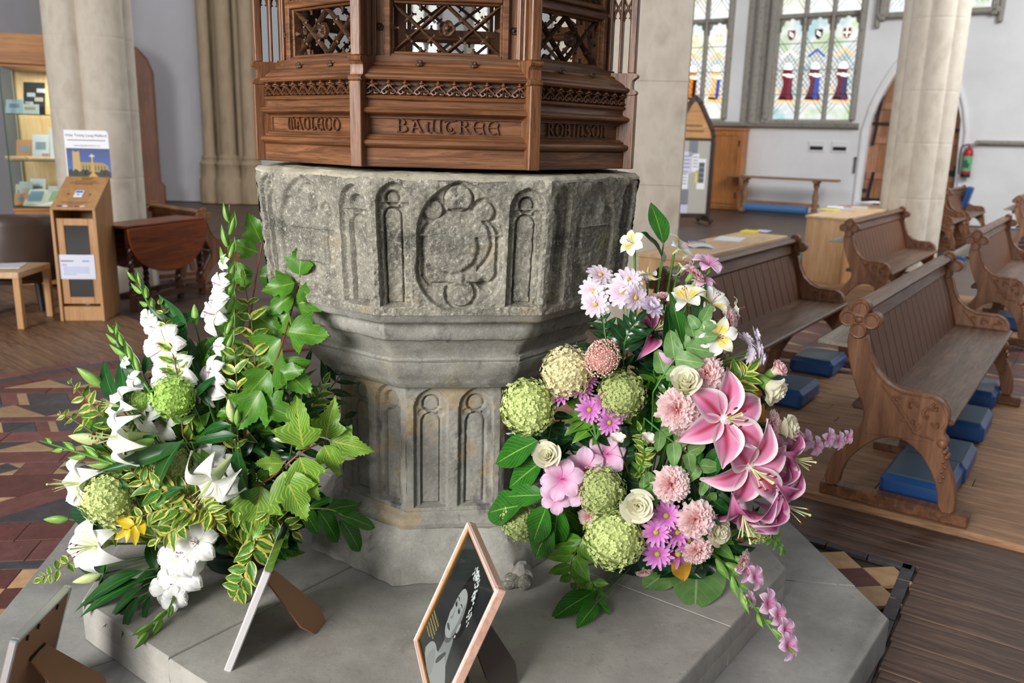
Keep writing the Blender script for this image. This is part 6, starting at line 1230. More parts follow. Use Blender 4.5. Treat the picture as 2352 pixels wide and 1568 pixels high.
def hydrangea(seed, m, n=420, squash=.9):
    r_ = random.Random(seed); mb = MB()
    for i in range(n):
        z = 1 - 1.75 * (i + .5) / n; a = i * 2.39996; rr = math.sqrt(max(0, 1 - z * z)); nrm = Vector((rr * math.cos(a), rr * math.sin(a), z)); q = r_.uniform(.86, 1.06); c = Vector((nrm.x * q, nrm.y * q, nrm.z * q * squash)); nn = (nrm + Vector((r_.uniform(-.5, .5), r_.uniform(-.5, .5), r_.uniform(-.5, .5)))).normalized(); Mx = frame(Vector((r_.uniform(-1, 1), r_.uniform(-1, 1), r_.uniform(-1, 1))), nn, c); s = r_.uniform(.065, .095)
        for k in range(4):
            b = k * PI / 2; pts = [(.08, 0, 0), (.6, -.52, .22), (1.1, -.3, .18), (1.15, .3, .22), (.6, .52, .18)]; mb.add([Mx @ (RZ(b) @ Vector(p) * s) for p in pts], [(0, 1, 2), (0, 2, 3), (0, 3, 4)])
    mb.ball((0, 0, -.06), (.84, .84, .76), 14, 10); return mb.mesh('floret_mass', m, 0)
def sedum(seed):
    r_ = random.Random(seed); mb = MB()
    for i in range(420):
        z = 1 - 1.25 * (i + .5) / 420; a = i * 2.39996; rr = math.sqrt(max(0, 1 - z * z)); q = r_.uniform(.86, 1.05) * (1 + .1 * math.sin(a * 2) * rr); c = (rr * math.cos(a) * q, rr * math.sin(a) * q, z * q * .8); mb.cur = r_.choice((0, 0, 1, 1, 2)); s = r_.uniform(.04, .065); mb.ball(c, s, 5, 3)
    mb.cur = 2; mb.ball((0, 0, -.05), (.8, .8, .6), 12, 8); return mb.mesh('bud_mass', M_sed, 0)
def budmesh(m, L=1.0, w_=.17):
    mb = MB()
    def f(u, v):
        a = 2 * PI * v; r_ = w_ * math.sin(PI * min(1, u * .97 + .03) ** .8) ** .8 * (1 + .09 * math.cos(3 * a)); return (u * L, r_ * math.cos(a), r_ * math.sin(a))
    mb.grid(f, 10, 12); return mb.mesh('bud', m, 60)
ME_C = [carnation(i, P_carn) for i in range(3)]; ME_R = [rosebloom(i, P_rose, o) for i, o in enumerate((1.0, .8))]; ME_RP = rosebloom(7, P_rosep, .7)
ME_D = {'mauve': [daisyhead(i, P_mauve) for i in range(3)], 'pale': [daisyhead(10 + i, P_pale, 13, 2, .42, .3, .17, M_discy) for i in range(2)], 'lilac': [daisyhead(20 + i, P_lilac, 13, 3, .42, .8, .1) for i in range(2)], 'droop': [daisyhead(30, P_mauve, 8, 1, .3, 0, .22, M_disc, .9)]}
ME_H = {k: hydrangea(i, M_hyd[i]) for i, k in enumerate(('lime', 'cream', 'bright', 'olive'))}; ME_S = sedum(1); ME_B = {'g': budmesh(M_bud), 'w': budmesh(M_budw), 'pink': budmesh(P_pglad, 1, .2), 'wg': budmesh(P_wglad, 1, .2)}
cal = MB(); cal.lathe([(.08, -.9), (.2, -.75), (.26, -.4), (.3, -.05), (.2, .0)], 10); ME_cal = cal.mesh('calyx', M_cal, 60)
# ---- the two arrangements: each item sits on a loose dome of flowers ----
class Arr:
    def __init__(s, cx, cy, rx, ry, y0, d, base): s.cx, s.cy, s.rx, s.ry, s.y0, s.d, s.base = cx, cy, rx, ry, y0, d, Vector(base)
    def p(s, x, y, push=0):
        t = ((x - s.cx) / s.rx) ** 2 + ((y - s.cy) / s.ry) ** 2; return ony(x, y, s.y0 - s.d * math.sqrt(max(0, 1 - t)) - push)
    def out(s, x, y, k=.6): u = Vector(((x - s.cx) / s.rx * k, -math.sqrt(max(.15, 1 - ((x - s.cx) / s.rx * k) ** 2)), -(y - s.cy) / s.ry * k + .25)); return u.normalized()
RA = Arr(1500, 1010, 420, 470, 2.52, .27, (.43, 2.56, .30)); LA = Arr(450, 1080, 380, 420, 2.50, .25, (-.86, 2.50, .30))
def bez(a, b, sag=Vector((0, 0, 0)), n=9):
    a, b = Vector(a), Vector(b); m_ = (a + b) / 2 + sag; return [a * (1 - t) ** 2 + m_ * 2 * t * (1 - t) + b * t * t for t in [i / (n - 1) for i in range(n)]]
def stem(parent, path, r=.0035, m=None, r1=None, name='stem'):
    mb = MB(); root = parent.location; k = len(path); mb.tube([p - root for p in path], [r + ((r1 or r * .7) - r) * i / (k - 1) for i in range(k)], 6); return obj(name, mb, m or M_stem_g, parent, ang=60)
def leaf(parent, kind, p, dirv, up, L, v=None, name='leaf'): return link(name, rng.choice(lv(kind)) if v is None else lv(kind)[v], parent, framex(dirv, up, Vector(p) - parent.location, L))
def imgdir(dx, dy, away=0): """a direction given as right/down in the view plus away from the camera"""; return Vector((dx, away, -dy)).normalized()
CAMV = Vector((0, -1, .35)).normalized()
def flowerthing(name, label, cat, A, x, y, group=None, push=0, pos=None): p = pos if pos is not None else A.p(x, y, push); return thing(name, label, cat, p, 0, group), p
def to_base(A, p, j=0): return A.base + Vector((rng.uniform(-.06, .06), rng.uniform(-.04, .04), rng.uniform(-.02, .04)))
K = .00119
def px(n): return n * K
def catmull(P, n=6):
    P = [Vector(p) for p in P]; Q = [P[0] * 2 - P[1]] + P + [P[-1] * 2 - P[-2]]; o = []
    for i in range(1, len(Q) - 2):
        for j in range(n): t = j / n; a, b, c, d = Q[i - 1], Q[i], Q[i + 1], Q[i + 2]; o.append(.5 * ((2 * b) + (c - a) * t + (2 * a - 5 * b + 4 * c - d) * t * t + (3 * b - a - 3 * c + d) * t ** 3))
    return o + [P[-1]]
def along(path, t):
    k = t * (len(path) - 1); i = min(int(k), len(path) - 2); f = k - i; return path[i].lerp(path[i + 1], f), (path[i + 1] - path[i]).normalized()
def pathpx(A, pts): return catmull([A.p(x, y, pu[0] if pu else 0) for x, y, *pu in pts])
def sprig(A, label, pts, kind, L, n=8, t0=.3, cat='foliage', name='leafy_sprig', ms=None, group=None, from_base=True, spread=.9, opp=True, r=.0028, tipleaf=True, grow=(.75, 1.0), facing=None, path=None):
    P = path or pathpx(A, pts)
    if from_base: P = bez(to_base(A, P[0]), P[0], n=5)[:-1] + P
    th = thing(name, label, cat, P[0], 0, group); stem(th, P, r, ms or M_stem_g, r * .5)
    for i in range(n):
        t = t0 + (1 - t0) * (i + .3) / n; p, tg = along(P, t); up = facing or (CAMV * .8 + Vector((rng.uniform(-.4, .4), rng.uniform(-.3, .1), rng.uniform(0, .6)))).normalized(); sd = tg.cross(up).normalized()
        for s in ((1, -1) if opp else ((1,) if i % 2 else (-1,))):
            l = px(L) * (grow[0] + (grow[1] - grow[0]) * (1 - abs(2 * t - 1))) * rng.uniform(.85, 1.1) * (1 - .35 * max(0, t - .7) / .3)
            leaf(th, kind, p, tg * rng.uniform(.45, .85) + sd * s * spread + up * rng.uniform(-.1, .3), up + sd * s * rng.uniform(-.3, .3), l)
    if tipleaf: p, tg = along(P, 1); leaf(th, kind, p, tg, CAMV, px(L) * .7)
    return th
def single(A, label, cat, name, me, x, y, rpx, push=0, face=None, part='bloom', calyx=True, spin=0, scale=(1, 1, 1), group=None, m=None, path=True):
    p = A.p(x, y, push); th = thing(name, label, cat, p, 0, group); f = (face or A.out(x, y)).normalized(); M = frame((math.cos(spin), math.sin(spin) * .5, .4), f, (0, 0, 0), px(rpx)) @ Matrix.Diagonal((*scale, 1))
    o = link(part, me, th, M)
    if calyx: link('calyx', ME_cal, th, frame((1, 0, .2), f, -f * px(rpx) * .1, px(rpx)))
    if path: stem(th, bez(p - f * px(rpx) * .8, to_base(A, p), (A.base - p) * .15 - f * .03), .003, M_stem_g)
    return th
def lily(A, label, kind, x, y, rpx, push=0, face=None, spin=0, cat='flower', name=None):
    p = A.p(x, y, push); th = thing(name or {'star': 'pink_lily', 'stard': 'pink_lily', 'wlily': 'white_lily', 'alst': 'white_alstroemeria', 'pglad': 'pink_gladiolus', 'wglad': 'white_gladiolus'}[kind], label, cat, p); f = (face or A.out(x, y)).normalized()
    lilyflower(th, kind, p, f, px(rpx), spin, p); stem(th, bez(p - f * px(rpx) * .3, to_base(A, p), (A.base - p) * .12 - f * .05), .0035, M_stem_g); return th
def bud(A, label, x, y, dirv, Lpx, kind='g', push=0, name='lily_bud', cat='flower bud'):
    p = A.p(x, y, push); th = thing(name, label, cat, p); d = Vector(dirv).normalized(); link('bud', ME_B[kind], th, framex(d, CAMV, -d * px(Lpx) * .5, px(Lpx))); stem(th, bez(p - d * px(Lpx) * .48, to_base(A, p), (A.base - p) * .1 - d * .05), .0025, M_stem_g); return th
def daisyspray(A, label, items, kind, rpx, basept, name='daisy_spray'):
    b = A.p(*basept); th = thing(name, label, 'flower spray', b); stem(th, bez(b, to_base(A, b)), .0025, M_stem_d)
    for i, it in enumerate(items):
        x, y = it[:2]; fc = it[2] if len(it) > 2 and it[2] is not None else A.out(x, y); kd = it[3] if len(it) > 3 else kind; p = A.p(x, y, it[4] if len(it) > 4 else .01); hd = link('daisy_head', ME_D[kd][i % len(ME_D[kd])], th, frame((math.cos(i * 2), math.sin(i * 2), .3), fc, p - b, px(rpx) * rng.uniform(.92, 1.08)))
        stem(th, bez(b, p - Vector(fc).normalized() * px(5), Vector((0, .02, .01)), 6), .0018, M_stem_g, name='stalk')
    return th
def gladspike(A, label, pts, kind, florets, buds, rf=34, name=None, face=None, from_base=True, sheath=34, path=None):
    P = path or pathpx(A, pts); Q = (bez(to_base(A, P[0]), P[0], n=5)[:-1] + P) if from_base else P
    th = thing(name or {'w': 'white_gladiolus', 'p': 'pink_gladiolus'}[kind], label, 'flower', P[0]); stem(th, Q, .0055, M_stem_g, .002)
    for t, dx, dy, sc_ in florets:
        p, tg = along(P, t); c = p + (Vector((dx, 0, -dy)) * K); f = (face or (CAMV + Vector((dx, -10, -dy)).normalized() * .8 + tg * .5)).normalized(); lilyflower(th, kind + 'glad', c, f, px(rf) * sc_, rng.random() * 6, th.location)
        leaf(th, 'sheath', p, tg * .8 + (c - p).normalized() * .6, CAMV, px(sheath) * .9, 0, 'sheath')
    for i, (t, s, L) in enumerate(buds):
        p, tg = along(P, t); sd = tg.cross(CAMV).normalized() * s; d = (tg + sd * .38 * (1 - t * .4) + CAMV * .12).normalized()
        leaf(th, 'sheath', p, d, CAMV + sd * .8, px(L), 0, 'sheath'); link('bud', ME_B['g'], th, framex(d, CAMV, p - th.location + sd * px(3), px(L * .8)))
    return th
A = RA
# ---------- pink lilies ----------
lily(A, 'large pink lily facing the camera beside the pink carnations', 'star', 1664, 962, 92, .07, Vector((.15, -.9, .35)), .5)
lily(A, 'pink lily with pale petals just below the largest pink lily', 'star', 1722, 1072, 92, .07, Vector((.25, -.75, -.1)), 1.1)
lily(A, 'dark pink lily hanging downwards near the plinth edge', 'stard', 1706, 1170, 86, .04, Vector((.05, -.55, -.8)), .2)
lily(A, 'dark pink lily turned to the right with curled petals, lowest at the right', 'stard', 1782, 1150, 92, .02, Vector((.85, -.3, -.35)), .9)
lily(A, 'dark pink lily seen from the side behind the pale petalled lily', 'stard', 1806, 1050, 74, 0, Vector((.9, -.25, -.15)), .3)
lily(A, 'dark pink lily low among the leaves below the mauve daisies beside the stone font', 'stard', 1500, 762, 66, -.05, Vector((.3, -.5, .4)), 1.4)
bud(A, 'small pink lily bud among leaves above the cream rose', 1530, 822, (-.6, -.2, .5), 52, 'pink', .02); bud(A, 'dark pink lily bud pointing down left of the top carnation', 1562, 848, (.3, -.2, .6), 66, 'pink', .0)
# ---------- carnations ----------
for i, (x, y, r_, pu, fc, lb) in enumerate(((1622, 858, 42, .04, None, 'pink carnation between the cream rose and the largest pink lily'), (1554, 938, 45, .06, None, 'upper carnation of the overlapping pink pair left of the largest lily'), (1580, 972, 40, .035, Vector((.2, -.8, -.4)), 'lower carnation of the overlapping pink pair left of the largest lily'), (1541, 1111, 41, .06, None, 'round pink carnation right of the lower cream rose'), (1598, 1193, 44, .07, None, 'pale pink carnation beside the mauve daisies at the bottom'), (1600, 1264, 36, .06, Vector((.1, -.8, -.2)), 'pink carnation lying below the pale pink one'), (1479, 1313, 19, .05, Vector((.1, -.5, -.6)), 'tiny half-open pink carnation hanging over the stone'), (1704, 1288, 28, .02, Vector((.6, -.5, -.1)), 'faded pink carnation above the trailing gladiolus'), (1352, 1186, 24, -.01, None, 'small pink carnation tucked between two hydrangea heads'), (1592, 628, 27, 0, Vector((.5, -.1, .7)), 'pink carnation in profile near the top by the desk'), (1672, 742, 36, .02, Vector((.8, -.4, .1)), 'pink carnation behind the white alstroemeria on the right'), (1772, 978, 36, .0, Vector((.8, -.5, .1)), 'pink carnation in profile beside the right-hand cream roses'), (1752, 1050, 22, -.02, None, 'small pink carnation behind the pale petalled lily'), (1512, 690, 34, -.06, Vector((-.2, .3, .8)), 'faded pink carnation seen from behind under the alstroemeria'))):
    single(A, lb, 'flower', 'pink_carnation', ME_C[i % 3], x, y, r_, pu, fc, 'ruffled_bloom', True, i * 1.1)
# ---------- roses ----------
for i, (x, y, r_, pu, fc, lb, me) in enumerate(((1574, 886, 56, .06, Vector((-.1, -.6, .7)), 'cream rose left of the upper pink carnation', ME_R[1]), (1259, 1048, 54, .05, Vector((-.2, -.8, .5)), 'cream rose beside the pink gladiolus above the laurel leaves', ME_R[1]), (1465, 1162, 52, .06, Vector((-.1, -.9, .35)), 'open cream rose above the lowest hydrangea head', ME_R[0]), (1640, 1214, 48, .03, Vector((.5, -.7, .1)), 'cream rose tucked behind the pale pink carnation', ME_R[0]), (1770, 888, 54, .02, Vector((.5, -.5, -.3)), 'cream rose bending down beside the golden leaf', ME_R[1]), (1780, 852, 40, 0, Vector((.5, -.4, .6)), 'blush pink rose at the right above the bending cream rose', ME_RP), (1800, 985, 52, .0, Vector((.7, -.5, .3)), 'cream rose farthest right beside the carnation in profile', ME_R[1]))):
    single(A, lb, 'flower', 'rose', me, x, y, r_, pu, fc, 'rose_bloom', True, i * .9, (1, 1, 1.05))
# ---------- hydrangeas and sedum ----------
for x, y, r_, pu, k, lb in ((1212, 934, 66, .05, 'lime', 'round lime hydrangea head against the font stem'), (1302, 852, 60, .03, 'cream', 'creamy green hydrangea head under the bowl moulding'), (1428, 905, 56, .0, 'olive', 'olive hydrangea head behind the mauve daisies'), (1378, 1126, 60, .03, 'olive', 'olive hydrangea head right of the pink gladiolus florets'), (1410, 1238, 72, .07, 'lime', 'largest lime hydrangea head above the stone step'), (1196, 1196, 52, .0, 'olive', 'olive hydrangea head low behind the laurel leaves by the font foot'), (1738, 1212, 40, -.03, 'olive', 'small olive hydrangea head behind the dark pink lilies')):
    single(A, lb, 'flower', 'hydrangea_head', ME_H[k], x, y, r_, pu, None, 'floret_mass', False, x)['group'] = 'green hydrangea heads'
single(A, 'dusty pink sedum head above the mauve daisies', 'flower', 'sedum_head', ME_S, 1383, 822, 42, .06, Vector((0, -.75, .55)), 'bud_mass', False)
# ---------- daisies ----------
O = Vector
daisyspray(A, 'spray of mauve daisies in front of the upper hydrangea heads', [(1292, 906, O((-.5, -.3, .8))), (1335, 893, O((0, -.6, .8))), (1347, 872, O((.1, -.3, .9))), (1388, 922, O((.1, -.6, .7))), (1354, 941, O((-.1, -.9, .3))), (1412, 902, O((.3, -.2, .8))), (1424, 936, O((.4, -.5, .4))), (1400, 970, O((.1, -.9, .25)))], 'mauve', 30, (1370, 1010))
daisyspray(A, 'spray of mauve daisies below the round carnation near the step', [(1530, 1184, O((.0, -.9, .3)), 'mauve', .05), (1507, 1222, O((-.1, -.9, .3)), 'mauve', .07), (1510, 1272, O((-.1, -.9, .1)), 'mauve', .07), (1556, 1222, O((.2, -.8, .2)), 'mauve', .05), (1582, 1240, O((.4, -.7, 0)), 'mauve', .045), (1557, 1272, O((.1, -.6, .5)), 'droop', .06)], 'mauve', 36, (1545, 1215))
daisyspray(A, 'left spray of pale pink daisies in front of the font bowl', [(1379, 631, O((.2, -.5, .8))), (1362, 669, O((-.2, -.8, .4))), (1368, 699, O((-.1, -.95, .25)))], 'pale', 33, (1400, 800))
daisyspray(A, 'right spray of pale pink daisies below the white alstroemeria', [(1443, 643, O((0, -.7, .6))), (1430, 670, O((-.1, -.9, .35))), (1460, 684, O((.4, -.7, .1))), (1495, 706, O((.3, -.4, .6)), 'lilac')], 'pale', 34, (1440, 810))
daisyspray(A, 'spray of lilac-white daisies turned away beside the right-hand carnation', [(1712, 782, O((.5, .2, .5)), 'lilac'), (1733, 770, O((.8, -.1, .3)), 'lilac'), (1738, 802, O((.9, 0, 0)), 'lilac'), (1720, 815, O((.6, .1, -.1)), 'lilac'), (1746, 822, O((.9, -.2, -.1)), 'lilac')], 'lilac', 23, (1630, 850))
# ---------- pink gladioli ----------
gladspike(A, 'pink gladiolus with four open florets above the laurel leaves', [(1400, 1140, -.05), (1330, 1110, .045), (1270, 1150, .07)], 'p', [(.1, 0, -102, 1.08), (.2, -32, -52, 1.12), (.55, -35, -12, 1.1), (.62, 22, 10, .9), (.95, 2, -5, .85)], [], 44, face=O((-.1, -.85, .35)))
gladspike(A, 'pink gladiolus trailing down over the edge of the stone step', None, 'p', [(.30, 34, -6, .95), (.42, 40, -20, .9), (.52, 10, 12, .6), (.62, 30, -12, 1.0), (.72, 30, -14, .9), (.84, 22, -10, .9), (.97, 8, -2, .95)], [(.12, 1, 70), (.22, -1, 70), (.34, 1, 60), (.48, 1, 60), (.66, 1, 55), (.8, -1, 40)], 34, face=O((.55, -.6, .35)), path=catmull([A.p(1625, 1262, -.03), A.p(1668, 1300, 0), onz(1708, 1362, .285), onz(1762, 1432, .255), onz(1805, 1492, .205)]))
gladspike(A, 'pink gladiolus spike pointing right in front of the near pew', [(1700, 1040, -.06), (1770, 1030, -.05), (1850, 1015, -.06), (1940, 1004, -.08)], 'p', [(.22, 0, 10, .8), (.36, 4, -8, .8), (.5, 0, 10, .8), (.64, 2, -6, .8), (.74, 4, 14, .75), (.84, 4, -4, .75), (.93, 4, 8, .7), (1.0, 6, -2, .6)], [(.4, 1, 40), (.62, -1, 36), (.85, 1, 34)], 34, face=O((.55, -.8, .1)))
gladspike(A, 'pink gladiolus at the top in front of the low desk', [(1560, 740, -.06), (1590, 680, -.04), (1622, 632, -.02)], 'p', [(.72, 6, -10, 1.0), (1.0, 2, -24, 1.15)], [(.3, 1, 60), (.5, -1, 50)], 32, face=O((.2, -.3, .9)))
# ---------- alstroemeria ----------
for x, y, r_, pu, fc, lb in ((1454, 560, 29, 0, O((-.5, -.7, .4)), 'white alstroemeria at the top left of the pink display'), (1556, 575, 34, 0, O((.6, -.3, .6)), 'white alstroemeria at the top beside the notebook'), (1566, 612, 26, -.02, O((.5, -.3, -.6)), 'white alstroemeria hanging under the top bloom'), (1488, 624, 26, 0, O((-.1, -.4, -.7)), 'faded white alstroemeria drooping beside the pale daisies'), (1578, 690, 40, .0, O((-.3, -.4, .8)), 'white alstroemeria left of the upright dark leaf'), (1632, 698, 40, .01, O((.3, -.5, .7)), 'white alstroemeria right of the upright dark leaf'), (1646, 772, 40, .04, O((.05, -.95, .2)), 'white alstroemeria with yellow throat facing the camera'), (1684, 710, 24, 0, O((.9, -.2, .2)), 'greenish white alstroemeria bud at the right')): lily(A, lb, 'alst', x, y, r_, pu, fc, x)
for x, y, pu, d, lb in ((1419, 1018, .03, (-.1, -.3, .8), 'small white bloom with red throat below the mauve daisies'), (1487, 1018, .03, (.1, -.3, .8), 'small white bloom with red throat left of the carnation pair'), (1576, 1034, .02, (-.6, -.2, .4), 'small white bloom with red throat above the round carnation')):
    p = A.p(x, y, pu); th = thing('small_bell_flower', lb, 'flower', p)
    for i in range(5): link('petal', bellp if i else globals().setdefault('bellp', petalmesh('petal', P_fuch, 6, 5, .8, 'petal', .6, 0, .03, 3, 1.3)), th, frame((math.cos(i * 1.257), math.sin(i * 1.257), .2), Vector(d), (0, 0, 0), px(30)))
    stem(th, bez(p, to_base(A, p)), .002, M_stem_b)
# ---------- leaves of the right arrangement ----------
def bigleaf(A, label, kind, x0, y0, x1, y1, push=.03, up=None, v=0, name=None, dz=0, cat='leaf', pt=None, pb=None, wide=1):
    b = pb or A.p(x0, y0, push); t = pt or A.p(x1, y1, push + dz); th = thing(name or {'laurel': 'laurel_leaf', 'lily': 'lily_leaf', 'hosta': 'hosta_leaf', 'gold': 'golden_leaf', 'euc': 'grey_green_leaf', 'dark': 'dark_leaf', 'fresh': 'fresh_leaf', 'darklance': 'dark_leaf', 'ninev': 'lobed_leaf'}[kind], label, cat, b)
    M = framex(t - b, up or CAMV, (0, 0, 0), (t - b).length) @ Matrix.Diagonal((1, wide, 1, 1)); link('blade', lv(kind)[v], th, M); stem(th, bez(b, to_base(A, b)), .002, M_stem_g); return th
for a in ((1234, 1012, 1127, 1064, .07, 'long laurel leaf pointing left at the font stem, topmost of the fan'), (1246, 1058, 1160, 1122, .05, 'laurel leaf behind the topmost one of the fan'), (1250, 1136, 1153, 1138, .08, 'dark laurel leaf above the pointed lower-left one'), (1200, 1160, 1105, 1174, .06, 'laurel leaf pointing left beside the font foot moulding'), (1256, 1162, 1218, 1254, .09, 'laurel leaf hanging in front of the low hydrangea'), (1266, 1200, 1222, 1290, .07, 'glossy laurel leaf hanging lowest by the font foot'), (1282, 1160, 1268, 1272, .06, 'dark laurel leaf hanging behind the glossy one')): bigleaf(A, a[5], 'laurel', *a[:4], a[4], O((-.1, -.8, .55)), 0, wide=1.2)
bigleaf(A, 'dark upright laurel leaf standing highest above the pink display', 'laurel', 1524, 560, 1500, 458, 0, O((.3, -.9, .1)), 0, wide=1.1); bigleaf(A, 'dark leaf below the highest upright laurel leaf', 'dark', 1522, 600, 1500, 520, -.02, O((.7, -.6, .1))); bigleaf(A, 'long glossy leaf standing left of the upright stem', 'laurel', 1568, 792, 1545, 660, .04, O((.5, -.8, .1)), 0, wide=.75); bigleaf(A, 'narrow upright leaf between the two white alstroemerias', 'darklance', 1600, 770, 1612, 640, .04, O((-.6, -.8, 0)), 0)
bigleaf(A, 'curved narrow leaf left of the cream rose', 'darklance', 1530, 700, 1562, 850, .03, O((.4, -.8, .3)), 1); bigleaf(A, 'long dark lily leaf curving under the largest pink lily', 'lily', 1668, 1020, 1585, 1130, .06, O((-.2, -.7, .7)), 1, wide=1.6); bigleaf(A, 'dark lily leaf behind the pale petalled lily', 'lily', 1650, 1050, 1640, 1180, .02, O((.2, -.9, .2)), 0, wide=1.8)
bigleaf(A, 'golden autumn leaf behind the largest pink lily', 'gold', 1706, 890, 1758, 968, -.02, O((.1, -.9, .4)), 0, wide=1.0)
bigleaf(A, 'blue-green hosta leaf under the mauve daisies on the step', 'hosta', 1500, 1235, 1535, 1335, .02, O((-.2, -.8, .5)), 0, wide=1.0); bigleaf(A, 'dark hosta leaf with golden margin under the lower carnation', 'gold', 1560, 1270, 1575, 1340, .055, O((.1, -.9, .3)), 0, wide=.9)
for x0, y0, x1, y1, lb in ((1600, 1300, 1600, 1385, 'lobed soft green leaf lying on the step under the carnations'), (1590, 1300, 1640, 1330, 'soft green leaf right of the hosta leaf on the step'), (1540, 1310, 1480, 1345, 'soft green leaf left of the hosta leaf on the step')): bigleaf(A, lb, 'euc', x0, y0, x1, y1, .03, O((0, -.4, .9)), 0, pb=onz(x0, y0, .285), pt=onz(x1, y1, .268), wide=1.35)
for x0, y0, x1, y1, z0, z1, lb in ((1365, 1358, 1266, 1412, .29, .262, 'broad dark leaf lying on the step in front of the wilted sprig'), (1370, 1385, 1326, 1436, .28, .262, 'folded dark leaf lying lowest on the step'), (1370, 1375, 1402, 1408, .28, .262, 'small green leaf lying right of the folded leaf on the step')): bigleaf(A, lb, 'laurel', x0, y0, x1, y1, 0, O((0, -.3, .95)), 0, pb=onz(x0, y0, z0), pt=onz(x1, y1, z1), wide=1.2)
sprig(A, 'wilted green sprig hanging left of the largest hydrangea head', [(1345, 1225, .03), (1325, 1260, .05), (1310, 1310, .06), (1330, 1350, .05)], 'fresh', 70, 6, .25, ms=M_stem_b, facing=O((-.2, -.9, .1)))
sprig(A, 'green sprig trailing on the step below the wilted leaves', [(1340, 1300, .03), (1365, 1345, .04), (1380, 1390, .04)], 'fresh', 45, 4, .5)
sprig(A, 'grey-green leafy branch rising behind the upper carnation', [(1500, 900, .0), (1545, 830, .03), (1590, 780, .04), (1612, 740, .05)], 'euc', 66, 5, .3, facing=O((-.2, -.8, .5)))
sprig(A, 'grey-green branch crossing below the carnation pair', [(1480, 960, .02), (1540, 1010, .04), (1600, 1060, .05), (1630, 1130, .04)], 'euc', 60, 5, .3)
sprig(A, 'variegated sprig beside the right-hand roses', [(1640, 930, -.02), (1690, 880, 0), (1718, 852, .01)], 'vari', 62, 5, .3, facing=O((0, -.8, .6)))
sprig(A, 'green sprig poking out below the dark pink lilies', [(1740, 1200, -.04), (1770, 1230, -.03), (1800, 1262, -.02)], 'fresh', 40, 4, .4)
sprig(A, 'feathery chrysanthemum leaves below the pale daisies', [(1430, 820, 0), (1440, 770, .02), (1462, 740, .03)], 'dark', 58, 6, .2)
sprig(A, 'chrysanthemum leaves under the left pale daisies', [(1400, 840, -.02), (1390, 770, .0), (1385, 720, .0)], 'dark', 44, 5, .2)
sprig(A, 'pale variegated sprig between the daisies and the carnation pair', [(1470, 1080, .0), (1480, 1040, .02), (1470, 990, .02)], 'vari', 34, 6, .2); sprig(A, 'pale variegated sprig around the open cream rose', [(1470, 1130, .0), (1500, 1110, .03), (1520, 1150, .03)], 'euc', 44, 4, .3)
sprig(A, 'dark leaves behind the lowest carnations', [(1600, 1150, .0), (1650, 1130, .02), (1640, 1170, .02)], 'dark', 80, 5, .2)
for i in range(46):
    a = rng.uniform(0, 2 * PI); q = math.sqrt(rng.random()) * .80; x, y = A.cx + A.rx * .72 * q * math.cos(a) - 20, A.cy + A.ry * .72 * q * math.sin(a) + 60
    if y < 760 or (x > 1640 and y < 880) or x < 1240 and y < 1050 or y > 1300: continue
    x2, y2 = x + rng.uniform(-60, 60), y - rng.uniform(20, 80)
    sprig(A, 'dark green filler sprig deep inside the pink flower display', [(x, y + 30, -.14), (x, y, -.08), (x2, y2, -.045)], rng.choice(['dark', 'dark', 'laurel', 'fresh', 'dark']), rng.uniform(70, 110), 5, .15, group='filler leaves inside the pink display', from_base=False, name='filler_sprig', spread=1.1)
vs_ = thing('flower_bowl', 'low dark bowl hidden under the pink flower display', 'bowl', (.43, 2.56, .2512)); t = MB(); t.lathe([(.0, 0), (.10, 0), (.13, .05), (.13, .07), (.11, .07), (.09, .03), (0, .03)], 24); obj('bowl', t, plain('dark_green_plastic', '16241a', .5), vs_); t = MB(); t.lathe([(0, .03), (.085, .03), (.09, .11), (.07, .13), (0, .135)], 16); obj('wet_foam', t, plain('foam_green', '24402a', .9), vs_)
A = LA
def W_(n): return thing(n)
# ---------- white gladioli ----------
gladspike(A, 'tallest white gladiolus standing left of the font bowl', [(500, 930, -.03), (515, 820, .02), (520, 700, .03), (524, 590, .02), (527, 470, 0)], 'w', [(.10, -22, 0, 1.1), (.17, -20, 0, .9), (.30, -12, 0, .5), (.45, -24, 0, 1.05), (.51, -16, 0, .8), (.60, -14, 0, .75), (.72, -10, 0, .45)], [(.28, 1, 60), (.36, 1, 64), (.46, 1, 66), (.54, 1, 66), (.62, 1, 64), (.70, -1, 60), (.74, 1, 60), (.80, -1, 58), (.86, 1, 64), (.92, -1, 50)], 38, face=O((-.65, -.7, .25)))
gladspike(A, 'white gladiolus with tip bud spike left of the variegated stem', [(430, 900, 0), (395, 830, .03), (360, 740, .02), (332, 680, .0), (308, 632, -.02)], 'w', [(.16, -8, 0, 1.15), (.36, 0, 4, 1.0), (.48, -10, 6, .5), (.56, -14, 8, .45)], [(.60, 1, 52), (.66, -1, 50), (.72, 1, 52), (.79, -1, 50), (.86, 1, 46), (.93, -1, 40)], 42, face=O((-.2, -.9, .3)))
gladspike(A, 'white gladiolus bud spike leaning left above the open lily bud', [(400, 980, -.02), (345, 900, .02), (300, 830, .02), (272, 785, .01), (260, 748, .0)], 'w', [(.18, -24, 8, .5), (.34, -20, 0, .5), (.5, -12, 2, .35)], [(.4, 1, 56), (.5, 1, 56), (.58, -1, 54), (.66, 1, 54), (.74, -1, 50), (.82, 1, 46), (.9, -1, 40)], 40, face=O((-.6, -.7, .4)))
gladspike(A, 'white gladiolus bud spike pointing straight left over the tiles', [(330, 1075, .05), (270, 1068, .09), (210, 1048, .09), (150, 1030, .07), (92, 1012, .03)], 'w', [(.12, 10, -26, .5)], [(.2, 1, 56), (.32, -1, 56), (.44, 1, 56), (.55, -1, 54), (.66, 1, 50), (.77, -1, 46), (.88, 1, 40)], 36)
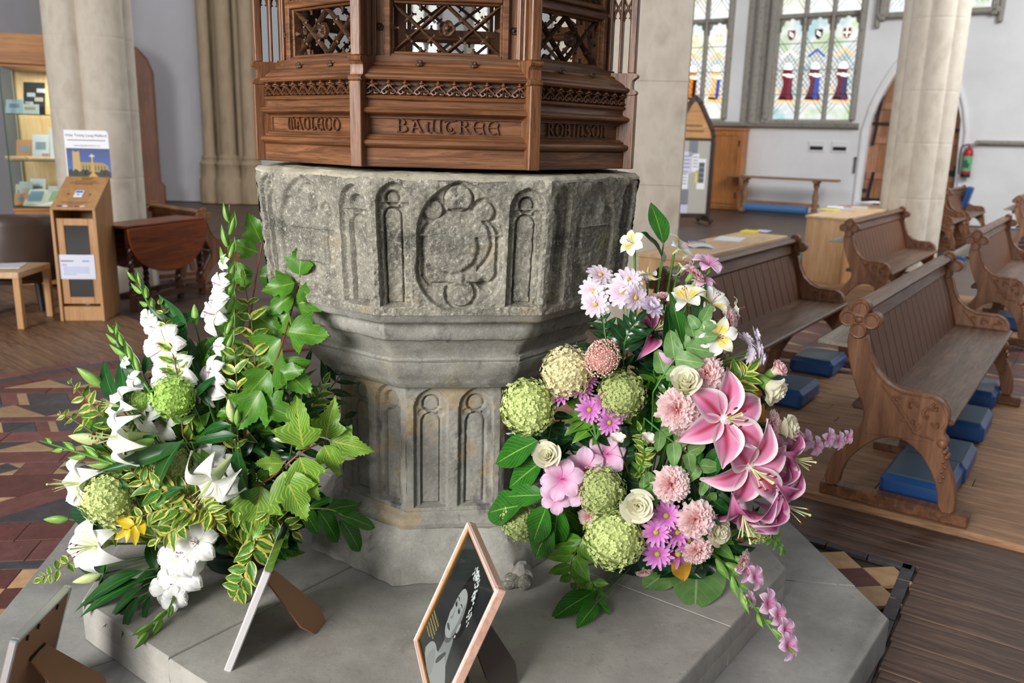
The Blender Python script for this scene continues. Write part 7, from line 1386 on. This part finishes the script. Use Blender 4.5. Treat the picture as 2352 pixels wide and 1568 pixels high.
gladspike(A, 'white gladiolus lying on the step with its tip hanging toward the camera', None, 'w', [(.12, 8, -2, 1.0), (.20, -14, 4, 1.05), (.32, 4, 2, 1.1), (.42, -6, 4, 1.0), (.52, 2, 6, .6)], [(.60, -1, 46), (.66, 1, 50), (.74, -1, 60), (.82, 1, 64), (.90, -1, 60)], 44, face=O((.05, -.85, .5)), sheath=24, path=catmull([A.p(462, 1215, .0), A.p(432, 1270, .045), A.p(405, 1335, .06), onz(392, 1390, .285), onz(358, 1432, .266), onz(316, 1466, .262)]))
gladspike(A, 'white gladiolus head seen end-on with green bud tip in the middle', [(520, 1120, -.06), (490, 1085, -.0), (465, 1050, .05)], 'w', [(.3, 20, -2, 1.0), (.45, -6, -30, 1.0), (.6, -18, 30, .9), (.5, 22, -14, .9)], [(.85, 1, 60), (.9, -1, 56), (.97, 1, 50)], 44, face=O((-.3, -.8, .3)))
gladspike(A, 'white gladiolus florets half hidden behind the round green hydrangea', [(420, 1010, -.05), (360, 960, -.01), (300, 905, .01)], 'w', [(.3, -2, -4, .9), (.62, -6, 6, .95), (.9, 0, -4, .8)], [], 40, face=O((-.5, -.7, .3)))
# ---------- white lilies ----------
for x, y, r_, pu, fc, sp, lb in ((296, 1003, 72, .10, O((-.75, -.6, .15)), .4, 'white lily facing left above the open green bud'), (496, 1092, 74, .11, O((-.35, -.75, -.45)), .9, 'white lily hanging below the end-on gladiolus head'), (196, 1108, 72, .06, O((-.6, -.6, .15)), .2, 'white lily at the far left beside the large hydrangea head'), (222, 1252, 74, .09, O((-.25, -.8, .25)), .6, 'white lily lowest at the left above the silver-edged frame'), (288, 935, 56, .05, O((-.6, -.5, .3)), 1.2, 'white lily behind the small green hydrangea head')): lily(A, lb, 'wlily', x, y, r_, pu, fc, sp)
for x, y, d, L, k, pu, lb in ((208, 866, (-.65, -.1, .55), 78, 'g', .02, 'green lily bud at the upper left over the tiles'), (198, 1006, (-.95, -.1, .15), 84, 'w', .04, 'pale lily bud pointing left above the gladiolus spike'), (318, 1022, (-.85, -.3, -.25), 72, 'g', .11, 'green lily bud in front of the left-facing lily'), (530, 942, (-.05, -.2, 1), 62, 'w', .05, 'pale upright lily bud in the middle of the white display'), (545, 958, (.15, -.2, 1), 44, 'g', .06, 'small green lily bud right of the pale upright bud'), (448, 722, (-.05, .1, 1), 52, 'g', -.01, 'upright lily bud beside the tall white gladiolus'), (650, 1008, (-.9, -.2, .1), 48, 'w', .03, 'pale lily bud behind the lobed yellow-veined leaves'), (128, 1192, (-.95, -.1, 0), 62, 'g', .0, 'green lily bud farthest left over the tiles'), (218, 1378, (-.45, -.4, -.75), 66, 'g', .05, 'green lily bud hanging over the edge of the step'), (198, 1328, (-.85, -.2, -.2), 70, 'w', .05, 'pale lily bud under the lowest white lily'), (408, 936, (.1, -.9, -.3), 34, 'g', .08, 'lily bud pointing at the camera on the round green hydrangea'), (800, 1052, (.9, .2, -.1), 40, 'w', -.06, 'pale lily bud beside the font stem')): bud(A, lb, x, y, d, L, k, pu)
for x, y, r_, pu, k, lb in ((396, 910, 50, .06, 'bright', 'bright green hydrangea head below the left gladiolus'), (244, 1142, 64, .06, 'lime', 'largest green hydrangea head at the left of the white display'), (392, 1066, 50, .01, 'olive', 'shaded olive hydrangea head in the middle of the white display'), (322, 922, 26, .02, 'bright', 'small green hydrangea head between white florets')): single(A, lb, 'flower', 'hydrangea_head', ME_H[k], x, y, r_, pu, None, 'floret_mass', False, x)['group'] = 'green hydrangea heads'
# ---------- red-stemmed lobed leaf branches ----------
def lobebranch(label, pts, kind, leaves, from_base=True):
    P = pathpx(A, pts); Q = (bez(to_base(A, P[0]), P[0], n=5)[:-1] + P) if from_base else P; th = thing('lobed_leaf_branch', label, 'branch', P[0]); stem(th, Q, .004, M_stem_r, .002)
    for t, dx, dy, L, pu in leaves:
        p, tg = along(P, t); d = Vector((dx, -.25, -dy)).normalized(); st0 = p + d * px(9) + CAMV * pu; stem(th, [p, (p + st0) / 2 + CAMV * .003, st0], .0012, M_stem_g, name='leaf_stalk'); leaf(th, kind, st0, d, (CAMV + Vector((rng.uniform(-.3, .3), 0, rng.uniform(-.1, .3)))), px(L) * 1.18)
    return th
lobebranch('red-stemmed branch of lobed leaves climbing in front of the font bowl', [(570, 960, .02), (612, 880, .05), (645, 800, .05), (668, 720, .05), (690, 640, .04)], 'nine', [(1.0, .1, -1, 74, .01), (.97, -1, .2, 72, .012), (.96, .9, .9, 60, .015), (.9, -.8, .6, 70, .01), (.82, 1, -.15, 96, .012), (.78, -.7, .9, 84, .012), (.62, 1, .05, 96, .010), (.58, -.9, .9, 100, .014), (.42, .9, .8, 96, .016), (.36, -.6, .7, 80, .012), (.22, -.5, .9, 90, .014), (.12, 1, .3, 84, .012), (.1, -.9, .2, 70, .008), (.3, .9, -.3, 70, 0)])
lobebranch('red-stemmed branch of lobed leaves behind the tall white gladiolus', [(560, 900, -.05), (572, 760, -.05), (586, 650, -.05), (602, 560, -.05)], 'nine', [(1, -.3, -.9, 66, 0), (.92, -.9, -.4, 60, 0), (.75, -1, .2, 66, 0), (.72, 1, -.1, 60, 0), (.5, -.8, .6, 90, .01), (.45, .7, .3, 80, .01), (.28, -.8, .7, 110, .01), (.2, .8, .5, 90, .01), (.05, -.3, .9, 110, .01)])
lobebranch('red-stemmed branch of yellow-veined lobed leaves reaching toward the font stem', [(570, 1130, .0), (632, 1090, .05), (690, 1040, .07), (752, 1010, .06)], 'ninev', [(1.0, 1, .1, 88, .01), (.98, .2, -1, 84, .0), (.95, .5, 1, 70, .01), (.72, -.1, -1, 112, .006), (.66, .4, 1, 96, .016), (.5, -.9, -.1, 56, .004), (.44, .5, 1, 112, .02), (.2, -.15, 1, 112, .022), (.85, -.7, -.5, 56, 0)])
# ---------- variegated sprigs ----------
for pts, L, n, lb in (([(540, 1060, .02), (545, 930, .03), (540, 820, .03), (530, 690, .02)], 52, 8, 'tall variegated sprig between the gladiolus and the climbing branch'), ([(590, 900, .0), (580, 760, .0), (560, 640, -.02)], 52, 7, 'upright variegated sprig behind the climbing lobed branch'), ([(420, 1000, .02), (410, 880, .05), (392, 790, .04), (370, 700, .02)], 44, 9, 'variegated sprig in front of the left gladiolus'), ([(300, 1050, .02), (240, 960, .04), (200, 920, .03), (165, 880, .01)], 44, 6, 'variegated sprig reaching left over the tiles, upper one'), ([(300, 1080, .0), (220, 1000, .03), (170, 965, .02), (140, 950, .01)], 36, 5, 'variegated sprig reaching left over the tiles, lower one'), ([(320, 1180, .03), (260, 1225, .07), (190, 1270, .06), (130, 1310, .04), (95, 1328, .03)], 46, 9, 'variegated sprig trailing left over the lowest white lily'), ([(480, 1150, .02), (420, 1130, .07), (350, 1120, .09), (300, 1080, .08)], 56, 8, 'variegated sprig lying over the largest hydrangea head'), ([(500, 1180, .03), (440, 1175, .08), (380, 1170, .09), (310, 1190, .08)], 56, 9, 'dense variegated sprig in front of the shaded hydrangea'), ([(520, 1160, .03), (560, 1180, .07), (600, 1200, .08)], 50, 7, 'variegated sprig under the yellow-veined branch'), ([(460, 1160, .03), (480, 1175, .08), (500, 1200, .09)], 50, 7, 'variegated sprig below the hanging white lily'), ([(540, 1190, .02), (585, 1235, .07), (570, 1300, .08), (545, 1360, .07), (532, 1400, .06)], 62, 11, 'variegated sprig hanging over the step behind the pale-edged frame'), ([(580, 1180, .02), (640, 1195, .05), (672, 1220, .05)], 54, 5, 'variegated sprig beside the top of the pale-edged frame'), ([(690, 980, -.06), (720, 930, -.06), (745, 880, -.06)], 50, 6, 'variegated sprig low behind the climbing branch by the stem'), ([(420, 1180, .0), (400, 1215, .06), (360, 1240, .07)], 50, 6, 'variegated sprig above the lying gladiolus')):
    sprig(A, lb, pts, 'vari', L, n, .22, name='variegated_sprig', ms=M_stem_b, spread=.8)
sprig(A, 'bright yellow leaf cluster under the largest hydrangea head', [(330, 1190, .06), (310, 1205, .09), (292, 1218, .10)], 'yel', 56, 3, .35, name='yellow_sprig', ms=M_stem_b)
# ---------- laurel sprig and dark leaves ----------
P = [A.p(640, 1150, .0), A.p(700, 1165, .06), A.p(760, 1170, .07), A.p(800, 1190, .07)]; P = catmull(P); th = thing('laurel_sprig', 'glossy laurel sprig lying toward the font foot', 'foliage', P[0]); stem(th, bez(to_base(A, P[0]), P[0], n=5)[:-1] + P, .0035, plain('yellow_green_stem', '9aa04a', .5), .002)
for x0, y0, x1, y1, wd in ((712, 1164, 765, 1140, 1.1), (690, 1160, 738, 1230, 1.15), (732, 1172, 787, 1248, 1.1), (753, 1172, 832, 1150, 1.1), (780, 1182, 870, 1207, 1.1), (784, 1193, 838, 1269, 1.1), (779, 1196, 810, 1244, .8), (690, 1158, 702, 1128, 1.1)):
    p = A.p(x0, y0, .065); e = A.p(x1, y1, .085); link('leaf', lv('laurel')[0], th, framex(e - p, O((.1, -.6, .75)), p - th.location, (e - p).length) @ Matrix.Diagonal((1, wd * .92, 1, 1)))
for x0, y0, x1, y1, pu, v, wd, lb in ((268, 925, 210, 812, .02, 0, 1, 'lily leaf curving up at the upper left'), (300, 930, 252, 812, .03, 0, 1.1, 'shiny lily leaf right of the upper left bud'), (330, 900, 272, 782, .01, 2, 1, 'narrow lily leaf behind the leaning bud spike'), (282, 918, 222, 1010, .07, 0, 1.15, 'dark lily leaf hanging in front of the tiles'), (250, 960, 165, 1002, .05, 0, 1, 'dark lily leaf left of the hanging one'), (240, 1030, 130, 970, .03, 0, .7, 'lily leaf arching left above the gladiolus spike'), (420, 1010, 296, 1150, .12, 0, .9, 'long dark lily leaf drooping across the middle'), (440, 1015, 240, 1090, .10, 2, .6, 'long dark lily leaf crossing to the left'), (530, 975, 430, 985, .07, 1, 1.1, 'arched dark lily leaf left of the pale upright bud'), (545, 1000, 430, 1005, .08, 0, 1.1, 'dark lily leaf just under the arched one'), (545, 985, 640, 965, .04, 2, .9, 'dark lily leaf right of the pale upright bud'), (545, 1030, 550, 1130, .08, 0, 1.5, 'broad lily leaf left of the yellow-veined branch'), (555, 1090, 570, 1200, .09, 0, 1.0, 'lily leaf hanging in front of the variegated sprigs'), (375, 760, 480, 690, .02, 0, 1.2, 'lily leaf pointing up right beside the upright bud'), (440, 830, 350, 705, .0, 2, 1.4, 'broad lily leaf behind the left gladiolus'), (460, 860, 345, 720, -.03, 1, 1.2, 'pale lily leaf behind the left gladiolus bud spike'), (470, 900, 530, 820, .03, 1, 1.1, 'dark lily leaf crossing behind the tall gladiolus'), (440, 920, 490, 850, .05, 0, 1.1, 'lily leaf between hydrangea and tall gladiolus'), (240, 1080, 170, 1220, .05, 0, .9, 'narrow dark leaf over the far left lily'), (215, 1190, 160, 1320, .02, 0, .6, 'narrow dark leaf at the far left below the hydrangea'), (480, 930, 440, 850, .03, 0, 1, 'small dark lily leaf right of the bright hydrangea')): bigleaf(A, lb, 'lily', x0, y0, x1, y1, pu, O((-.2, -.75, .6)), v, wide=wd * 1.15)
for x0, y0, x1, y1, pu, v, wd, lb in ((300, 1120, 215, 1095, .06, 0, 1, 'dark lily leaf above the large hydrangea head at the left'), (420, 1120, 330, 1150, .10, 0, 1, 'lily leaf in front of the shaded olive hydrangea'), (360, 1000, 270, 1040, .09, 0, 1, 'dark lily leaf below the left-facing lily'), (430, 770, 372, 682, .01, 2, 1.2, 'lily leaf pointing up behind the left gladiolus florets'), (330, 860, 352, 770, .0, 0, 1.1, 'small lily leaf beside the leaning bud spike'), (520, 900, 560, 840, .0, 0, 1.2, 'dark leaf right of the tall gladiolus'), (250, 1300, 150, 1395, .02, 0, 1, 'dark lily leaf under the pale bud by the silver frame'), (600, 1130, 655, 1100, .04, 0, 1.2, 'dark leaf below the red stem of the yellow-veined branch')): bigleaf(A, lb, 'lily', x0, y0, x1, y1, pu, O((-.2, -.75, .6)), v, wide=wd * 1.2)
bigleaf(A, 'large round dark leaf behind the lowest white lily', 'hosta', 235, 1175, 190, 1285, .0, O((-.3, -.85, .4)), 0, wide=1.1); bigleaf(A, 'large dark leaf under the lowest white lily by the frame', 'hosta', 240, 1290, 212, 1385, .0, O((-.2, -.8, .4)), 0, wide=.75)
for x0, y0, x1, y1, z0, z1, wd, lb in ((330, 1310, 152, 1370, .33, .29, 1.0, 'long dark leaf reaching over the left corner of the step'), (330, 1330, 170, 1385, .31, .285, 1.1, 'broad dark leaf lying below the lowest pale bud'), (330, 1345, 232, 1412, .30, .268, .9, 'dark narrow leaf over the step edge near the hanging bud'), (320, 1370, 270, 1440, .29, .265, 1.0, 'shiny dark leaf lying nearest the step edge'), (400, 1300, 280, 1325, .30, .275, 1.2, 'dark leaf lying above the grey step joint'), (375, 1320, 300, 1350, .29, .27, 1.2, 'small green leaf lying under the gladiolus stem'), (345, 1240, 352, 1315, .36, .30, 1.4, 'dark oval leaf hanging left of the lying gladiolus'), (350, 1365, 225, 1415, .285, .262, .8, 'narrow glossy leaf lying parallel to the step edge'), (345, 1368, 320, 1425, .28, .262, .7, 'short glossy leaf lying on the step under the gladiolus tip')): bigleaf(A, lb, 'lily', x0, y0, x1, y1, 0, O((-.1, -.4, .9)), 0, pb=onz(x0, y0, z0), pt=onz(x1, y1, z1), wide=wd * 1.2)
for i, (pts, lb) in enumerate((([(640, 1050, -.08), (700, 960, -.09), (760, 890, -.10), (790, 850, -.1)], 'dark leafy sprig beside the font stem'), ([(640, 1080, -.08), (720, 1000, -.08), (790, 960, -.09)], 'dark leafy sprig low beside the font stem'), ([(600, 1080, -.06), (660, 960, -.05), (700, 850, -.06)], 'dark leafy sprig under the font bowl moulding'))): sprig(A, lb, pts, 'darklance', 90, 7, .2, ms=M_stem_d)
for i in range(50):
    a = rng.uniform(0, 2 * PI); q = math.sqrt(rng.random()) * .85; x, y = A.cx + 20 + A.rx * .66 * q * math.cos(a), A.cy + 10 + A.ry * .62 * q * math.sin(a)
    if (x < 300 and y < 1000) or y > 1250 or (x > 640 and y < 900): continue
    sprig(A, 'dark green filler sprig deep inside the white flower display', [(x, y + 30, -.14), (x, y, -.08), (x + rng.uniform(-60, 60), y - rng.uniform(20, 90), -.04)], rng.choice(['dark', 'nine', 'dark', 'lily', 'vari', 'fresh']), rng.uniform(70, 110), 5, .15, group='filler leaves inside the white display', from_base=False, name='filler_sprig', spread=1.0)
vs_ = thing('flower_bowl', 'low dark bowl hidden under the white flower display', 'bowl', (-.86, 2.50, .2512)); t = MB(); t.lathe([(.0, 0), (.10, 0), (.13, .05), (.13, .07), (.11, .07), (.09, .03), (0, .03)], 24); obj('bowl', t, plain('dark_green_plastic_bowl', '16241a', .5), vs_); t = MB(); t.lathe([(0, .03), (.085, .03), (.09, .11), (.07, .13), (0, .135)], 16); obj('wet_foam', t, plain('foam_dark_green', '24402a', .9), vs_)
